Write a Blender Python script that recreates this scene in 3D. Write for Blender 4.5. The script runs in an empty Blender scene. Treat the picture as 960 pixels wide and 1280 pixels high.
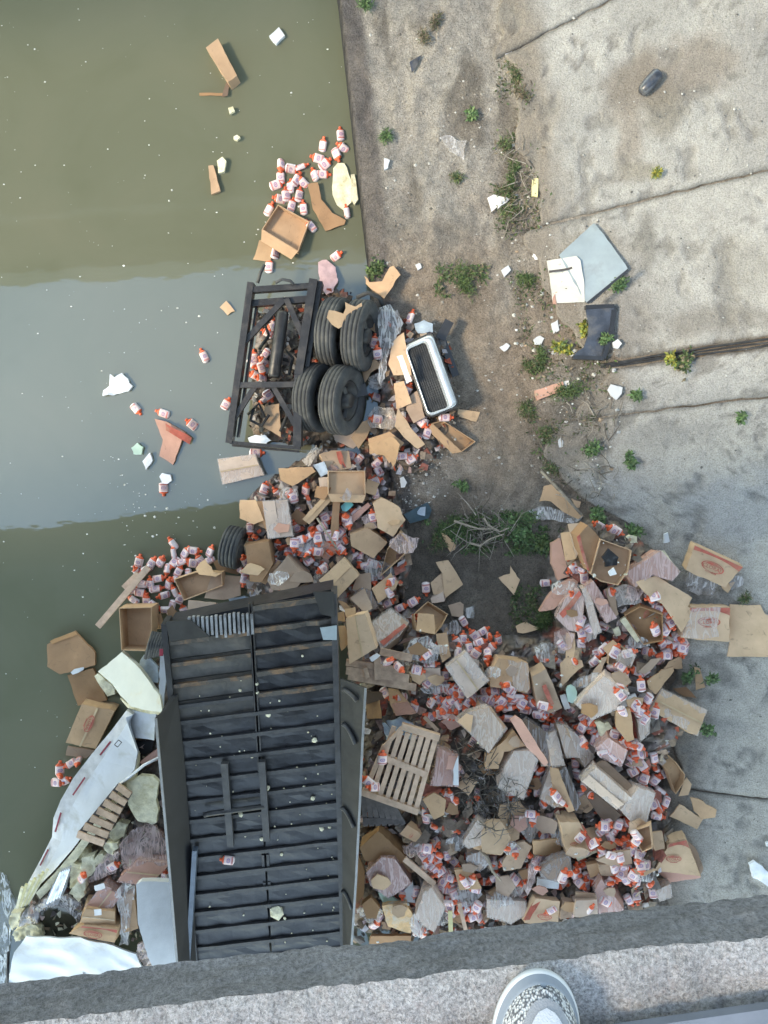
import bpy, bmesh, math, random
import numpy as np
from mathutils import Vector, Matrix, noise as mnoise

R = random.Random(7)
NR = np.random.RandomState(5)
scene = bpy.context.scene
COL = scene.collection

# ------------------------------------------------------------------ camera, world, sun
F = 967.0                       # focal length in photo pixels (photo is 960 x 1280)
HC = 11.2                       # camera height above the water
TILT = math.radians(-3.85)
cam_d = bpy.data.cameras.new('camera')
cam = bpy.data.objects.new('camera', cam_d)
COL.objects.link(cam)
cam.location = (0, 0, HC)
cam.rotation_euler = (TILT, 0, 0)
cam_d.sensor_fit = 'VERTICAL'
cam_d.sensor_height = 36.0
cam_d.lens = 36.0 * F / 1280.0
cam_d.clip_start = 0.05
cam_d.clip_end = 2000
scene.camera = cam

SUN_TO = Vector((-1.0, -0.20, 1.0)).normalized()
world = bpy.data.worlds.new('World')
scene.world = world
world.use_nodes = True
wn = world.node_tree
bgn = wn.nodes['Background']
sky = wn.nodes.new('ShaderNodeTexSky')
sky.sky_type = 'NISHITA'
sky.sun_disc = False
sky.sun_elevation = math.asin(SUN_TO.z)
sky.sun_rotation = math.atan2(SUN_TO.x, SUN_TO.y)
sky.air_density = 1.0
sky.dust_density = 0.1
sky.ozone_density = 1.0
wn.links.new(sky.outputs[0], bgn.inputs[0])
bgn.inputs[1].default_value = 0.15
sl = bpy.data.lights.new('sun', 'SUN')
sl.energy = 0.6
sl.angle = math.radians(10)
sl.color = (1.0, 0.96, 0.92)
sun = bpy.data.objects.new('sun', sl)
COL.objects.link(sun)
sun.rotation_euler = SUN_TO.to_track_quat('Z', 'Y').to_euler()
sun.location = (-20, -6, 35)
scene.view_settings.view_transform = 'Standard'
scene.view_settings.look = 'None'
scene.view_settings.gamma = 1.0
scene.view_settings.use_white_balance = True
scene.view_settings.white_balance_temperature = 9600
scene.view_settings.white_balance_tint = 6
scene.view_settings.exposure = 2.75

# ------------------------------------------------------------------ pixel -> world
CT, ST = math.cos(TILT), math.sin(TILT)
def ray(px, py):
    x, y, z = (px - 480.0) / F, (640.0 - py) / F, -1.0
    return Vector((x, y * CT - z * ST, y * ST + z * CT))
def P(px, py, z):
    d = ray(px, py)
    t = (z - HC) / d.z
    return Vector((d.x * t, d.y * t, z))
def Pplane(px, py, c, gx, gy):
    """point of the pixel's ray on the plane z = c.z + gx(x-c.x) + gy(y-c.y)"""
    d = ray(px, py)
    # HC + t dz = cz + gx(t dx - cx) + gy(t dy - cy)
    t = (c.z - gx * c.x - gy * c.y - HC) / (d.z - gx * d.x - gy * d.y)
    return Vector((d.x * t, d.y * t, HC + d.z * t))

TILES = {'p': (0, 0, 1.0), '1': (260, 140, 3.2), '2': (260, 320, 2.8235), '3': (560, 240, 2.4), '4': (80, 360, 3.692),
         '5': (120, 540, 4.364), '6': (300, 540, 4.0), '7': (500, 560, 4.0), '8': (660, 580, 3.2), '9': (0, 760, 4.0),
         '10': (0, 980, 4.0), '11': (180, 720, 3.2), '12': (180, 960, 3.2), '13': (400, 700, 4.0), '14': (600, 760, 4.0),
         '15': (740, 760, 4.364), '16': (430, 880, 4.174), '17': (600, 920, 4.364), '18': (720, 920, 4.0),
         '19': (430, 1020, 3.84), '20': (0, 0, 2.0), '21': (480, 0, 2.0), '22': (370, 360, 4.364), '23': (640, 1040, 8.0),
         '24': (600, 0, 2.6667), '25': (0, 1080, 8.0)}
def px(tile, pts):
    x0, y0, s = TILES[tile]
    return [(x0 + x / s, y0 + y / s) for x, y in pts]

# ------------------------------------------------------------------ numpy noise
def vnoise(x, y, seed=0):
    rs = np.random.RandomState(seed)
    g = rs.rand(256, 256)
    xi = np.floor(x).astype(int); yi = np.floor(y).astype(int)
    fx = x - xi; fy = y - yi
    fx = fx * fx * (3 - 2 * fx); fy = fy * fy * (3 - 2 * fy)
    a = g[xi % 256, yi % 256]; b = g[(xi + 1) % 256, yi % 256]
    c = g[xi % 256, (yi + 1) % 256]; d = g[(xi + 1) % 256, (yi + 1) % 256]
    return (a * (1 - fx) + b * fx) * (1 - fy) + (c * (1 - fx) + d * fx) * fy
def fbm(x, y, f=1.0, o=4, seed=0, gain=0.5):
    s = 0; a = 1.0; n = 0
    for k in range(o):
        s = s + a * vnoise(x * f + 17.3 * k, y * f - 9.1 * k, seed + k); n += a
        a *= gain; f *= 2.03
    return s / n            # 0..1
def sstep(a, b, x):
    t = np.clip((x - a) / (b - a), 0, 1)
    return t * t * (3 - 2 * t)

# ------------------------------------------------------------------ materials
def new_mat(name):
    m = bpy.data.materials.new(name)
    m.use_nodes = True
    nt = m.node_tree
    b = nt.nodes['Principled BSDF']
    return m, nt, b
def N(nt, typ, **kw):
    n = nt.nodes.new(typ)
    for k, v in kw.items():
        if k.startswith('i_'):
            key = k[2:].replace('_', ' ')
            n.inputs[key].default_value = v
        else:
            setattr(n, k, v)
    return n
def L(nt, a, b): nt.links.new(a, b)
def ramp(nt, fac, stops):
    r = N(nt, 'ShaderNodeValToRGB')
    e = r.color_ramp.elements
    while len(e) < len(stops): e.new(0.5)
    for i, (p, c) in enumerate(stops):
        e[i].position = p
        e[i].color = (*c, 1) if len(c) == 3 else c
    L(nt, fac, r.inputs[0])
    return r.outputs[0]
def mixc(nt, fac, a, b, mode='MIX'):
    m = N(nt, 'ShaderNodeMix', data_type='RGBA', blend_type=mode)
    if isinstance(fac, (int, float)): m.inputs[0].default_value = fac
    else: L(nt, fac, m.inputs[0])
    for i, v in ((6, a), (7, b)):
        if isinstance(v, tuple): m.inputs[i].default_value = (*v, 1)
        else: L(nt, v, m.inputs[i])
    return m.outputs[2]
def coords(nt, scale=1.0, kind='Object', randomize=True):
    tc = N(nt, 'ShaderNodeTexCoord')
    out = tc.outputs[kind]
    if randomize:
        oi = N(nt, 'ShaderNodeObjectInfo')
        ml = N(nt, 'ShaderNodeMath', operation='MULTIPLY'); ml.inputs[1].default_value = 37.0
        L(nt, oi.outputs['Random'], ml.inputs[0])
        ad = N(nt, 'ShaderNodeVectorMath', operation='ADD')
        L(nt, out, ad.inputs[0]); L(nt, ml.outputs[0], ad.inputs[1])
        out = ad.outputs[0]
    return out
def noise_n(nt, vec, scale, detail=4, rough=0.55, dist=0.0):
    n = N(nt, 'ShaderNodeTexNoise')
    n.inputs['Scale'].default_value = scale
    n.inputs['Detail'].default_value = detail
    n.inputs['Roughness'].default_value = rough
    n.inputs['Distortion'].default_value = dist
    L(nt, vec, n.inputs['Vector'])
    return n.outputs['Fac']
def bump(nt, b, h, strength, dist=0.01, prev=None):
    bn = N(nt, 'ShaderNodeBump')
    bn.inputs['Strength'].default_value = strength
    bn.inputs['Distance'].default_value = dist
    L(nt, h, bn.inputs['Height'])
    if prev is not None: L(nt, prev, bn.inputs['Normal'])
    L(nt, bn.outputs[0], b.inputs['Normal'])
    return bn.outputs[0]

M = {}
def simple(name, col, rough=0.6, metal=0.0, var=0.35, scale=6.0, bstr=0.25, bscale=30.0, dirt=None, spec=0.5, dirt_lo=0.5, dirt_hi=0.75):
    m, nt, b = new_mat(name)
    v = coords(nt)
    n1 = noise_n(nt, v, scale, 5, 0.6)
    lo = tuple(c * (1 - var) for c in col); hi = tuple(min(1, c * (1 + var)) for c in col)
    c = ramp(nt, n1, [(0.3, lo), (0.7, hi)])
    if dirt:
        n2 = noise_n(nt, v, scale * 0.45 + 1.0, 6, 0.65, 0.4)
        f = ramp(nt, n2, [(dirt_lo, (0, 0, 0)), (dirt_hi, (1, 1, 1))])
        c = mixc(nt, f, c, dirt)
    L(nt, c, b.inputs['Base Color'])
    b.inputs['Roughness'].default_value = rough
    b.inputs['Metallic'].default_value = metal
    b.inputs['Specular IOR Level'].default_value = spec
    bump(nt, b, noise_n(nt, v, bscale, 4), bstr, 0.01)
    M[name] = m
    return m

# cardboard: tint comes from the object's own colour
def cardboard():
    m, nt, b = new_mat('cardboard')
    v = coords(nt)
    oi = N(nt, 'ShaderNodeObjectInfo')
    n1 = noise_n(nt, v, 3.0, 4, 0.6)
    n2 = noise_n(nt, v, 9.0, 5, 0.7, 1.0)
    n3 = noise_n(nt, v, 60.0, 3)
    c = mixc(nt, ramp(nt, n1, [(0.3, (0.80, 0.79, 0.78)), (0.7, (1.1, 1.08, 1.06))]), oi.outputs['Color'], oi.outputs['Color'])
    c = mixc(nt, 1.0, oi.outputs['Color'], ramp(nt, n1, [(0.3, (0.78, 0.77, 0.76)), (0.72, (1.0, 1.0, 1.0))]), 'MULTIPLY')
    f = ramp(nt, n2, [(0.58, (0, 0, 0)), (0.75, (0.65, 0.65, 0.65))])
    c = mixc(nt, f, c, (0.17, 0.12, 0.085))
    L(nt, c, b.inputs['Base Color'])
    b.inputs['Roughness'].default_value = 0.85
    b.inputs['Specular IOR Level'].default_value = 0.2
    p = bump(nt, b, n1, 0.5, 0.03)
    w = N(nt, 'ShaderNodeTexWave'); w.inputs['Scale'].default_value = 28.0; w.inputs['Distortion'].default_value = 1.5
    L(nt, v, w.inputs['Vector'])
    p2 = bump(nt, b, w.outputs['Fac'], 0.08, 0.004, p)
    bump(nt, b, n3, 0.15, 0.004, p2)
    M['card'] = m
cardboard()
def filmmat(name, col, lo, hi, scale=7.0):
    """stretch film: clear sheet with glossy streak highlights painted as whitish lines along its creases"""
    m, nt, b = new_mat(name)
    v = coords(nt)
    st = N(nt, 'ShaderNodeMapping'); st.inputs['Scale'].default_value = (1, 0.22, 1); st.inputs['Rotation'].default_value = (0, 0, 0.6); L(nt, v, st.inputs['Vector'])
    def ridge(vec, sc, d):
        n = noise_n(nt, vec, sc, 3, 0.6, d)
        a = N(nt, 'ShaderNodeMath', operation='SUBTRACT'); L(nt, n, a.inputs[0]); a.inputs[1].default_value = 0.5
        b_ = N(nt, 'ShaderNodeMath', operation='ABSOLUTE'); L(nt, a.outputs[0], b_.inputs[0])
        c_ = N(nt, 'ShaderNodeMath', operation='MULTIPLY_ADD'); L(nt, b_.outputs[0], c_.inputs[0]); c_.inputs[1].default_value = -8.0; c_.inputs[2].default_value = 1.0
        c_.use_clamp = True
        return c_.outputs[0]
    r1 = ridge(st.outputs[0], scale, 1.5); r2 = ridge(v, scale * 2.6, 0.8)
    mxr = N(nt, 'ShaderNodeMath', operation='MAXIMUM'); L(nt, r1, mxr.inputs[0])
    r2s = N(nt, 'ShaderNodeMath', operation='MULTIPLY'); L(nt, r2, r2s.inputs[0]); r2s.inputs[1].default_value = 0.45; L(nt, r2s.outputs[0], mxr.inputs[1])
    big = noise_n(nt, v, scale * 0.35, 3)
    ad = N(nt, 'ShaderNodeMath', operation='MULTIPLY_ADD'); L(nt, big, ad.inputs[0]); ad.inputs[1].default_value = 0.22; L(nt, mxr.outputs[0], ad.inputs[2])
    f = ramp(nt, ad.outputs[0], [(0.10, (lo,) * 3), (0.6, (lo * .75 + hi * .25,) * 3), (1.1 if False else 1.0, (hi,) * 3)])  # more opaque along the ridges: painted streak highlights
    tr = N(nt, 'ShaderNodeBsdfTransparent')
    tr.inputs[0].default_value = (0.96, 0.95, 0.95, 1)
    b.inputs['Base Color'].default_value = (*col, 1)
    b.inputs['Roughness'].default_value = 0.13
    bump(nt, b, mxr.outputs[0], 0.35, 0.010)
    mx = N(nt, 'ShaderNodeMixShader')
    L(nt, f, mx.inputs[0]); L(nt, tr.outputs[0], mx.inputs[1]); L(nt, b.outputs[0], mx.inputs[2])
    L(nt, mx.outputs[0], nt.nodes['Material Output'].inputs['Surface'])
    M[name] = m
filmmat('film', (0.80, 0.72, 0.67), 0.24, 0.46)
filmmat('film_clear', (0.72, 0.70, 0.70), 0.16, 0.60, 6.5)
filmmat('film_dark', (0.40, 0.37, 0.37), 0.15, 0.75, 6.0)
filmmat('film_pink', (0.72, 0.54, 0.52), 0.25, 0.62, 6.0)
filmmat('scum', (0.60, 0.64, 0.66), 0.0, 0.85, 7.0)

simple('bag_white', (0.72, 0.75, 0.80), 0.35, 0, 0.15, 8, 0.6, 14)
simple('bag_pink', (0.50, 0.33, 0.34), 0.4, 0, 0.25, 8, 0.6, 14)
simple('bag_blue', (0.36, 0.44, 0.52), 0.35, 0, 0.25, 9, 0.7, 14)
simple('paper', (0.74, 0.73, 0.72), 0.8, 0, 0.1, 6, 0.3, 25)
simple('foam', (0.70, 0.65, 0.48), 0.9, 0, 0.22, 10, 0.9, 45, dirt=(0.42, 0.36, 0.2))
simple('foam_white', (0.58, 0.60, 0.62), 0.9, 0, 0.06, 8, 0.4, 90)
simple('wall_white', (0.50, 0.53, 0.57), 0.35, 0, 0.08, 3, 0.12, 8, dirt=(0.33, 0.32, 0.29), dirt_lo=0.52, dirt_hi=0.78)
simple('wall_cream', (0.58, 0.58, 0.51), 0.4, 0, 0.08, 3, 0.15, 10, dirt=(0.55, 0.45, 0.27), dirt_lo=0.55, dirt_hi=0.75)
simple('edge_trim', (0.45, 0.46, 0.48), 0.4, 0.3, 0.2, 8, 0.2, 20)
simple('skirt_lip', (0.22, 0.22, 0.22), 0.4, 0.3, 0.2, 8, 0.2, 20)
simple('red_tape', (0.26, 0.03, 0.05), 0.4, 0, 0.3, 20, 0.1)
simple('red_print', (0.44, 0.105, 0.075), 0.8, 0, 0.3, 9, 0.2, 50, dirt=(0.40, 0.22, 0.15), dirt_lo=0.5, dirt_hi=0.7)
simple('tape', (0.50, 0.37, 0.24), 0.3, 0, 0.15, 9, 0.1)
simple('trailer_black', (0.017, 0.018, 0.022), 0.4, 0, 0.5, 3.5, 0.3, 18, dirt=(0.048, 0.046, 0.045), dirt_lo=0.5, dirt_hi=0.8, spec=0.5)
simple('trailer_beam', (0.034, 0.034, 0.037), 0.5, 0, 0.45, 7, 0.3, 25, dirt=(0.075, 0.07, 0.066), dirt_lo=0.55, dirt_hi=0.8)
simple('trailer_rust', (0.055, 0.048, 0.043), 0.7, 0, 0.4, 7, 0.6, 30, dirt=(0.19, 0.105, 0.055), dirt_lo=0.48, dirt_hi=0.66)
simple('skirt_grey', (0.030, 0.030, 0.030), 0.65, 0, 0.3, 3, 0.2, 12, dirt=(0.048, 0.046, 0.043), spec=0.25)
simple('belly_grey', (0.052, 0.049, 0.046), 0.6, 0, 0.4, 4, 0.3, 18, dirt=(0.10, 0.085, 0.07))
simple('skirt_dark', (0.012, 0.012, 0.015), 0.5, 0, 0.3, 3, 0.2, 12, spec=0.3)
simple('steel_blue', (0.10, 0.13, 0.17), 0.4, 0.2, 0.2, 8)
simple('frame_black', (0.020, 0.019, 0.020), 0.42, 0, 0.4, 7, 0.35, 25, dirt=(0.085, 0.072, 0.062), dirt_lo=0.5, dirt_hi=0.78)
simple('rubber', (0.035, 0.038, 0.042), 0.75, 0, 0.35, 6, 0.3, 40, dirt=(0.10, 0.10, 0.095), dirt_lo=0.48, dirt_hi=0.75)
simple('rim', (0.035, 0.034, 0.035), 0.5, 0.2, 0.4, 8, 0.3)
simple('plastic_black', (0.022, 0.023, 0.026), 0.3, 0, 0.3, 6, 0.2, 20)
simple('plastic_fender', (0.045, 0.055, 0.075), 0.25, 0, 0.4, 6, 0.3, 16, dirt=(0.16, 0.15, 0.14), dirt_lo=0.5, dirt_hi=0.8)
simple('plastic_teal', (0.04, 0.075, 0.095), 0.3, 0, 0.3, 6, 0.2)
simple('plastic_green', (0.42, 0.58, 0.48), 0.35, 0, 0.08, 6, 0.1)
simple('chrome', (0.44, 0.48, 0.51), 0.22, 0.4, 0.1, 6, 0.15, 8, dirt=(0.3, 0.32, 0.33), dirt_lo=0.6, dirt_hi=0.8)
simple('sheet_grey', (0.27, 0.33, 0.36), 0.35, 0.1, 0.15, 2.5, 0.1, 6, dirt=(0.20, 0.22, 0.22))
simple('sheet_beige', (0.46, 0.47, 0.45), 0.5, 0, 0.12, 3, 0.15, 12, dirt=(0.36, 0.35, 0.32))
simple('aluminium', (0.48, 0.50, 0.53), 0.3, 0.6, 0.3, 6, 0.4, 20, dirt=(0.10, 0.10, 0.11))
simple('wood', (0.42, 0.29, 0.21), 0.85, 0, 0.25, 9, 0.4, 40, dirt=(0.24, 0.15, 0.11), dirt_lo=0.5, dirt_hi=0.75)
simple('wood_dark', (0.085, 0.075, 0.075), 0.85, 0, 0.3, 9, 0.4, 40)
simple('wood_pale', (0.55, 0.38, 0.28), 0.8, 0, 0.2, 9, 0.4, 40)
simple('wood_yellow', (0.62, 0.55, 0.30), 0.7, 0, 0.12, 9, 0.2, 40)
simple('bark', (0.20, 0.17, 0.14), 0.9, 0, 0.35, 12, 0.5, 50)
simple('bark_pale', (0.25, 0.21, 0.17), 0.9, 0, 0.25, 12, 0.4, 50)
simple('tar', (0.018, 0.019, 0.022), 0.6, 0, 0.4, 8, 0.5, 30, dirt=(0.11, 0.11, 0.11), dirt_lo=0.5, dirt_hi=0.8)
simple('bottle_white', (0.70, 0.60, 0.61), 0.35, 0, 0.12, 12, 0.1, dirt=(0.50, 0.38, 0.36), dirt_lo=0.5, dirt_hi=0.75)
simple('bottle_orange', (0.68, 0.105, 0.04), 0.35, 0, 0.25, 10, 0.1)
simple('foam_orange', (0.62, 0.40, 0.22), 0.9, 0, 0.2, 10, 0.7, 45, dirt=(0.5, 0.5, 0.46))
simple('plastic_teal2', (0.12, 0.45, 0.47), 0.3, 0, 0.1, 6, 0.1)
simple('mud', (0.035, 0.033, 0.024), 0.08, 0, 0.2, 4, 0.1)
simple('shaded_foxing', (0.13, 0.155, 0.19), 0.6, 0, 0.1, 10, 0.1)  # blue-grey carries the shade of the slanted toe side in its colour
simple('rail_paint', (0.085, 0.095, 0.115), 0.5, 0, 0.2, 8, 0.2)
simple('rubber_white', (0.34, 0.36, 0.38), 0.5, 0, 0.08, 10, 0.1)
simple('fabric_light', (0.33, 0.345, 0.38), 0.85, 0, 0.06, 20, 0.3, 400)
simple('fabric_mid', (0.17, 0.18, 0.20), 0.9, 0, 0.15, 20, 0.3, 400)
simple('trouser', (0.05, 0.06, 0.09), 0.9, 0, 0.2, 20, 0.3, 300)

def knit():
    m, nt, b = new_mat('knit')
    v = coords(nt, randomize=False)
    vo = N(nt, 'ShaderNodeTexVoronoi'); vo.inputs['Scale'].default_value = 330
    mp = N(nt, 'ShaderNodeMapping'); mp.inputs['Scale'].default_value = (1, 0.55, 1); L(nt, v, mp.inputs[0]); L(nt, mp.outputs[0], vo.inputs['Vector'])
    c = ramp(nt, vo.outputs['Distance'], [(0.36, (0.33, 0.345, 0.36)), (0.66, (0.06, 0.065, 0.075))])
    L(nt, c, b.inputs['Base Color']); b.inputs['Roughness'].default_value = 0.9
    bump(nt, b, vo.outputs['Distance'], 0.8, 0.003)
    M['knit'] = m
knit()
# printed label on bottle: pale pink with a blue ring badge and red band (flat print)
def label_mat():
    m, nt, b = new_mat('bottle_label')
    tc = N(nt, 'ShaderNodeTexCoord')
    sp = N(nt, 'ShaderNodeSeparateXYZ'); L(nt, tc.outputs['UV'], sp.inputs[0])
    def dist(cx, cy, sx, sy):
        mp = N(nt, 'ShaderNodeMapping'); mp.inputs['Location'].default_value = (-cx * sx, -cy * sy, 0); mp.inputs['Scale'].default_value = (sx, sy, 0)
        L(nt, tc.outputs['UV'], mp.inputs[0])
        ln = N(nt, 'ShaderNodeVectorMath', operation='LENGTH'); L(nt, mp.outputs[0], ln.inputs[0])
        return ln.outputs['Value']
    d = dist(0.5, 0.56, 1.0, 0.95)
    ring = ramp(nt, d, [(0.0, (0.50, 0.28, 0.34)), (0.07, (0.70, 0.55, 0.58)), (0.10, (0.36, 0.28, 0.42)), (0.18, (0.36, 0.28, 0.42)), (0.215, (0.80, 0.63, 0.60))])
    ring.node.color_ramp.interpolation = 'CONSTANT'
    band = ramp(nt, sp.outputs[1], [(0.0, (0.62, 0.16, 0.14)), (0.2, (0.80, 0.60, 0.62)), (0.24, (1, 1, 1))])
    c = mixc(nt, 1.0, ring, band, 'MULTIPLY')
    oi = N(nt, 'ShaderNodeObjectInfo')
    c = mixc(nt, 1.0, c, ramp(nt, oi.outputs['Random'], [(0.0, (0.62, 0.56, 0.54)), (0.35, (0.9, 0.82, 0.84)), (0.7, (1, 0.97, 0.97)), (1.0, (0.95, 0.78, 0.78))]), 'MULTIPLY')
    nz = noise_n(nt, coords(nt), 14, 4, 0.65)
    c = mixc(nt, ramp(nt, nz, [(0.52, (0, 0, 0)), (0.72, (0.7, 0.7, 0.7))]), c, (0.62, 0.46, 0.46))
    L(nt, c, b.inputs['Base Color']); b.inputs['Roughness'].default_value = 0.4
    M['label'] = m
label_mat()

def attr_ground(name, bstr=0.5, spec=0.3, rough=0.9, fine=55.0, speck=0.35, mot=(0.66, 1.22)):
    m, nt, b = new_mat(name)
    at = N(nt, 'ShaderNodeAttribute', attribute_name='tint')
    tc = N(nt, 'ShaderNodeTexCoord')
    v = tc.outputs['Object']
    n1 = noise_n(nt, v, fine, 5, 0.7)
    n2 = noise_n(nt, v, 7.0, 6, 0.65)
    n3 = noise_n(nt, v, 21.0, 4, 0.75, 0.5)
    c = mixc(nt, 1.0, at.outputs['Color'], ramp(nt, n2, [(0.3, (mot[0],) * 3), (0.7, (mot[1],) * 3)]), 'MULTIPLY')
    c = mixc(nt, 1.0, c, ramp(nt, n1, [(0.34, (1 - speck,) * 3), (0.5, (1, 1, 1)), (0.68, (1 + speck * 0.5,) * 3)]), 'MULTIPLY')
    c = mixc(nt, ramp(nt, n3, [(0.62, (0, 0, 0)), (0.72, (0.45, 0.45, 0.45))]), c, (0.10, 0.09, 0.08))
    L(nt, c, b.inputs['Base Color'])
    b.inputs['Roughness'].default_value = rough
    b.inputs['Specular IOR Level'].default_value = spec
    p = bump(nt, b, n3, bstr, 0.05)
    bump(nt, b, n1, bstr, 0.015, p)
    M[name] = m
attr_ground('soil', 0.9, speck=0.45, mot=(0.72, 1.2))
attr_ground('slab', 0.6, speck=0.40, fine=60, mot=(0.86, 1.12))

def tint_mat(name, rough=0.7):
    m, nt, b = new_mat(name)
    at = N(nt, 'ShaderNodeAttribute', attribute_name='tint')
    v = coords(nt)
    c = mixc(nt, 1.0, at.outputs['Color'], ramp(nt, noise_n(nt, v, 20, 4), [(0.3, (0.6,) * 3), (0.7, (1.1,) * 3)]), 'MULTIPLY')
    L(nt, c, b.inputs['Base Color']); b.inputs['Roughness'].default_value = rough
    bump(nt, b, noise_n(nt, v, 25, 4), 0.4, 0.02)
    M[name] = m
tint_mat('tinted')
tint_mat('leaf', 0.6)

def aggregate():
    m, nt, b = new_mat('aggregate')
    tc = N(nt, 'ShaderNodeTexCoord'); v = tc.outputs['Object']
    n1 = noise_n(nt, v, 170, 4, 0.85)
    n2 = noise_n(nt, v, 90, 4, 0.7)
    n3 = noise_n(nt, v, 5, 4)
    c = ramp(nt, n1, [(0.34, (0.10, 0.095, 0.095)), (0.48, (0.24, 0.23, 0.23)), (0.64, (0.40, 0.385, 0.385))])
    c = mixc(nt, ramp(nt, n2, [(0.5, (0, 0, 0)), (0.7, (0.5, 0.5, 0.5))]), c, (0.30, 0.25, 0.24))
    c = mixc(nt, 1.0, c, ramp(nt, n3, [(0.3, (0.75,) * 3), (0.7, (1.1,) * 3)]), 'MULTIPLY')
    L(nt, c, b.inputs['Base Color']); b.inputs['Roughness'].default_value = 0.9
    p = bump(nt, b, n2, 0.6, 0.012)
    bump(nt, b, n1, 0.9, 0.006, p)
    M['aggregate'] = m
aggregate()
def concrete(name, col):
    m, nt, b = new_mat(name)
    tc = N(nt, 'ShaderNodeTexCoord'); v = tc.outputs['Object']
    n1 = noise_n(nt, v, 150, 4, 0.8)
    n2 = noise_n(nt, v, 4.5, 5, 0.65, 0.3)
    n3 = noise_n(nt, v, 16, 5, 0.7)
    c = ramp(nt, n1, [(0.36, tuple(x * 0.6 for x in col)), (0.5, col), (0.64, tuple(x * 1.4 for x in col))])
    c = mixc(nt, 1.0, c, ramp(nt, n2, [(0.3, (0.7,) * 3), (0.7, (1.15,) * 3)]), 'MULTIPLY')
    c = mixc(nt, 1.0, c, ramp(nt, n3, [(0.35, (0.85,) * 3), (0.65, (1.1,) * 3)]), 'MULTIPLY')
    L(nt, c, b.inputs['Base Color']); b.inputs['Roughness'].default_value = 0.9
    p = bump(nt, b, n3, 0.5, 0.02)
    bump(nt, b, n1, 1.0, 0.008, p)
    M[name] = m
concrete('fascia', (0.165, 0.16, 0.165))
concrete('bridge_conc', (0.34, 0.33, 0.31))
def water_mat():
    m, nt, b = new_mat('water')
    tc = N(nt, 'ShaderNodeTexCoord'); v = tc.outputs['Object']
    n2 = noise_n(nt, v, 0.5, 4, 0.6, 0.6)
    c = ramp(nt, n2, [(0.3, (0.124, 0.130, 0.088)), (0.5, (0.138, 0.143, 0.100)), (0.7, (0.148, 0.149, 0.105))])
    L(nt, c, b.inputs['Base Color'])
    b.inputs['Roughness'].default_value = 0.03
    b.inputs['IOR'].default_value = 1.75
    b.inputs['Specular Tint'].default_value = (0.66, 0.84, 1.0, 1)  # reflection coloured blue to strengthen the mirrored sky band
    st = N(nt, 'ShaderNodeMapping'); st.inputs['Scale'].default_value = (0.55, 1.0, 1.0); L(nt, v, st.inputs[0])
    n1 = noise_n(nt, st.outputs[0], 2.6, 3, 0.5)
    bump(nt, b, n1, 0.06, 0.04)
    M['water'] = m
water_mat()

# ------------------------------------------------------------------ object helpers
def tag(o, label=None, cat=None, group=None, kind=None):
    if label: o['label'] = label
    if cat: o['category'] = cat
    if group: o['group'] = group
    if kind: o['kind'] = kind
    return o
def link(name, me, mat, parent=None):
    o = bpy.data.objects.new(name, me)
    COL.objects.link(o)
    if mat is not None and len(me.materials) == 0: me.materials.append(M[mat] if isinstance(mat, str) else mat)
    if parent is not None: o.parent = parent
    return o
def empty(name, loc=(0, 0, 0)):
    o = bpy.data.objects.new(name, None)
    o.empty_display_size = 0.1
    o.location = loc
    COL.objects.link(o)
    return o
def mesh_from(name, verts, faces, smooth=False, cols=None):
    me = bpy.data.meshes.new(name)
    me.from_pydata([tuple(v) for v in verts], [], faces)
    if smooth: me.polygons.foreach_set('use_smooth', [True] * len(me.polygons))
    if cols is not None:
        a = me.color_attributes.new('tint', 'FLOAT_COLOR', 'POINT')
        arr = np.ones((len(verts), 4), dtype=np.float32); arr[:, :3] = np.asarray(cols)
        a.data.foreach_set('color', arr.ravel())
    me.update()
    return me
def grid_faces(nx, ny):
    i = np.arange(nx * ny).reshape(nx, ny)
    return np.stack([i[:-1, :-1], i[1:, :-1], i[1:, 1:], i[:-1, 1:]], -1).reshape(-1, 4).tolist()

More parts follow.
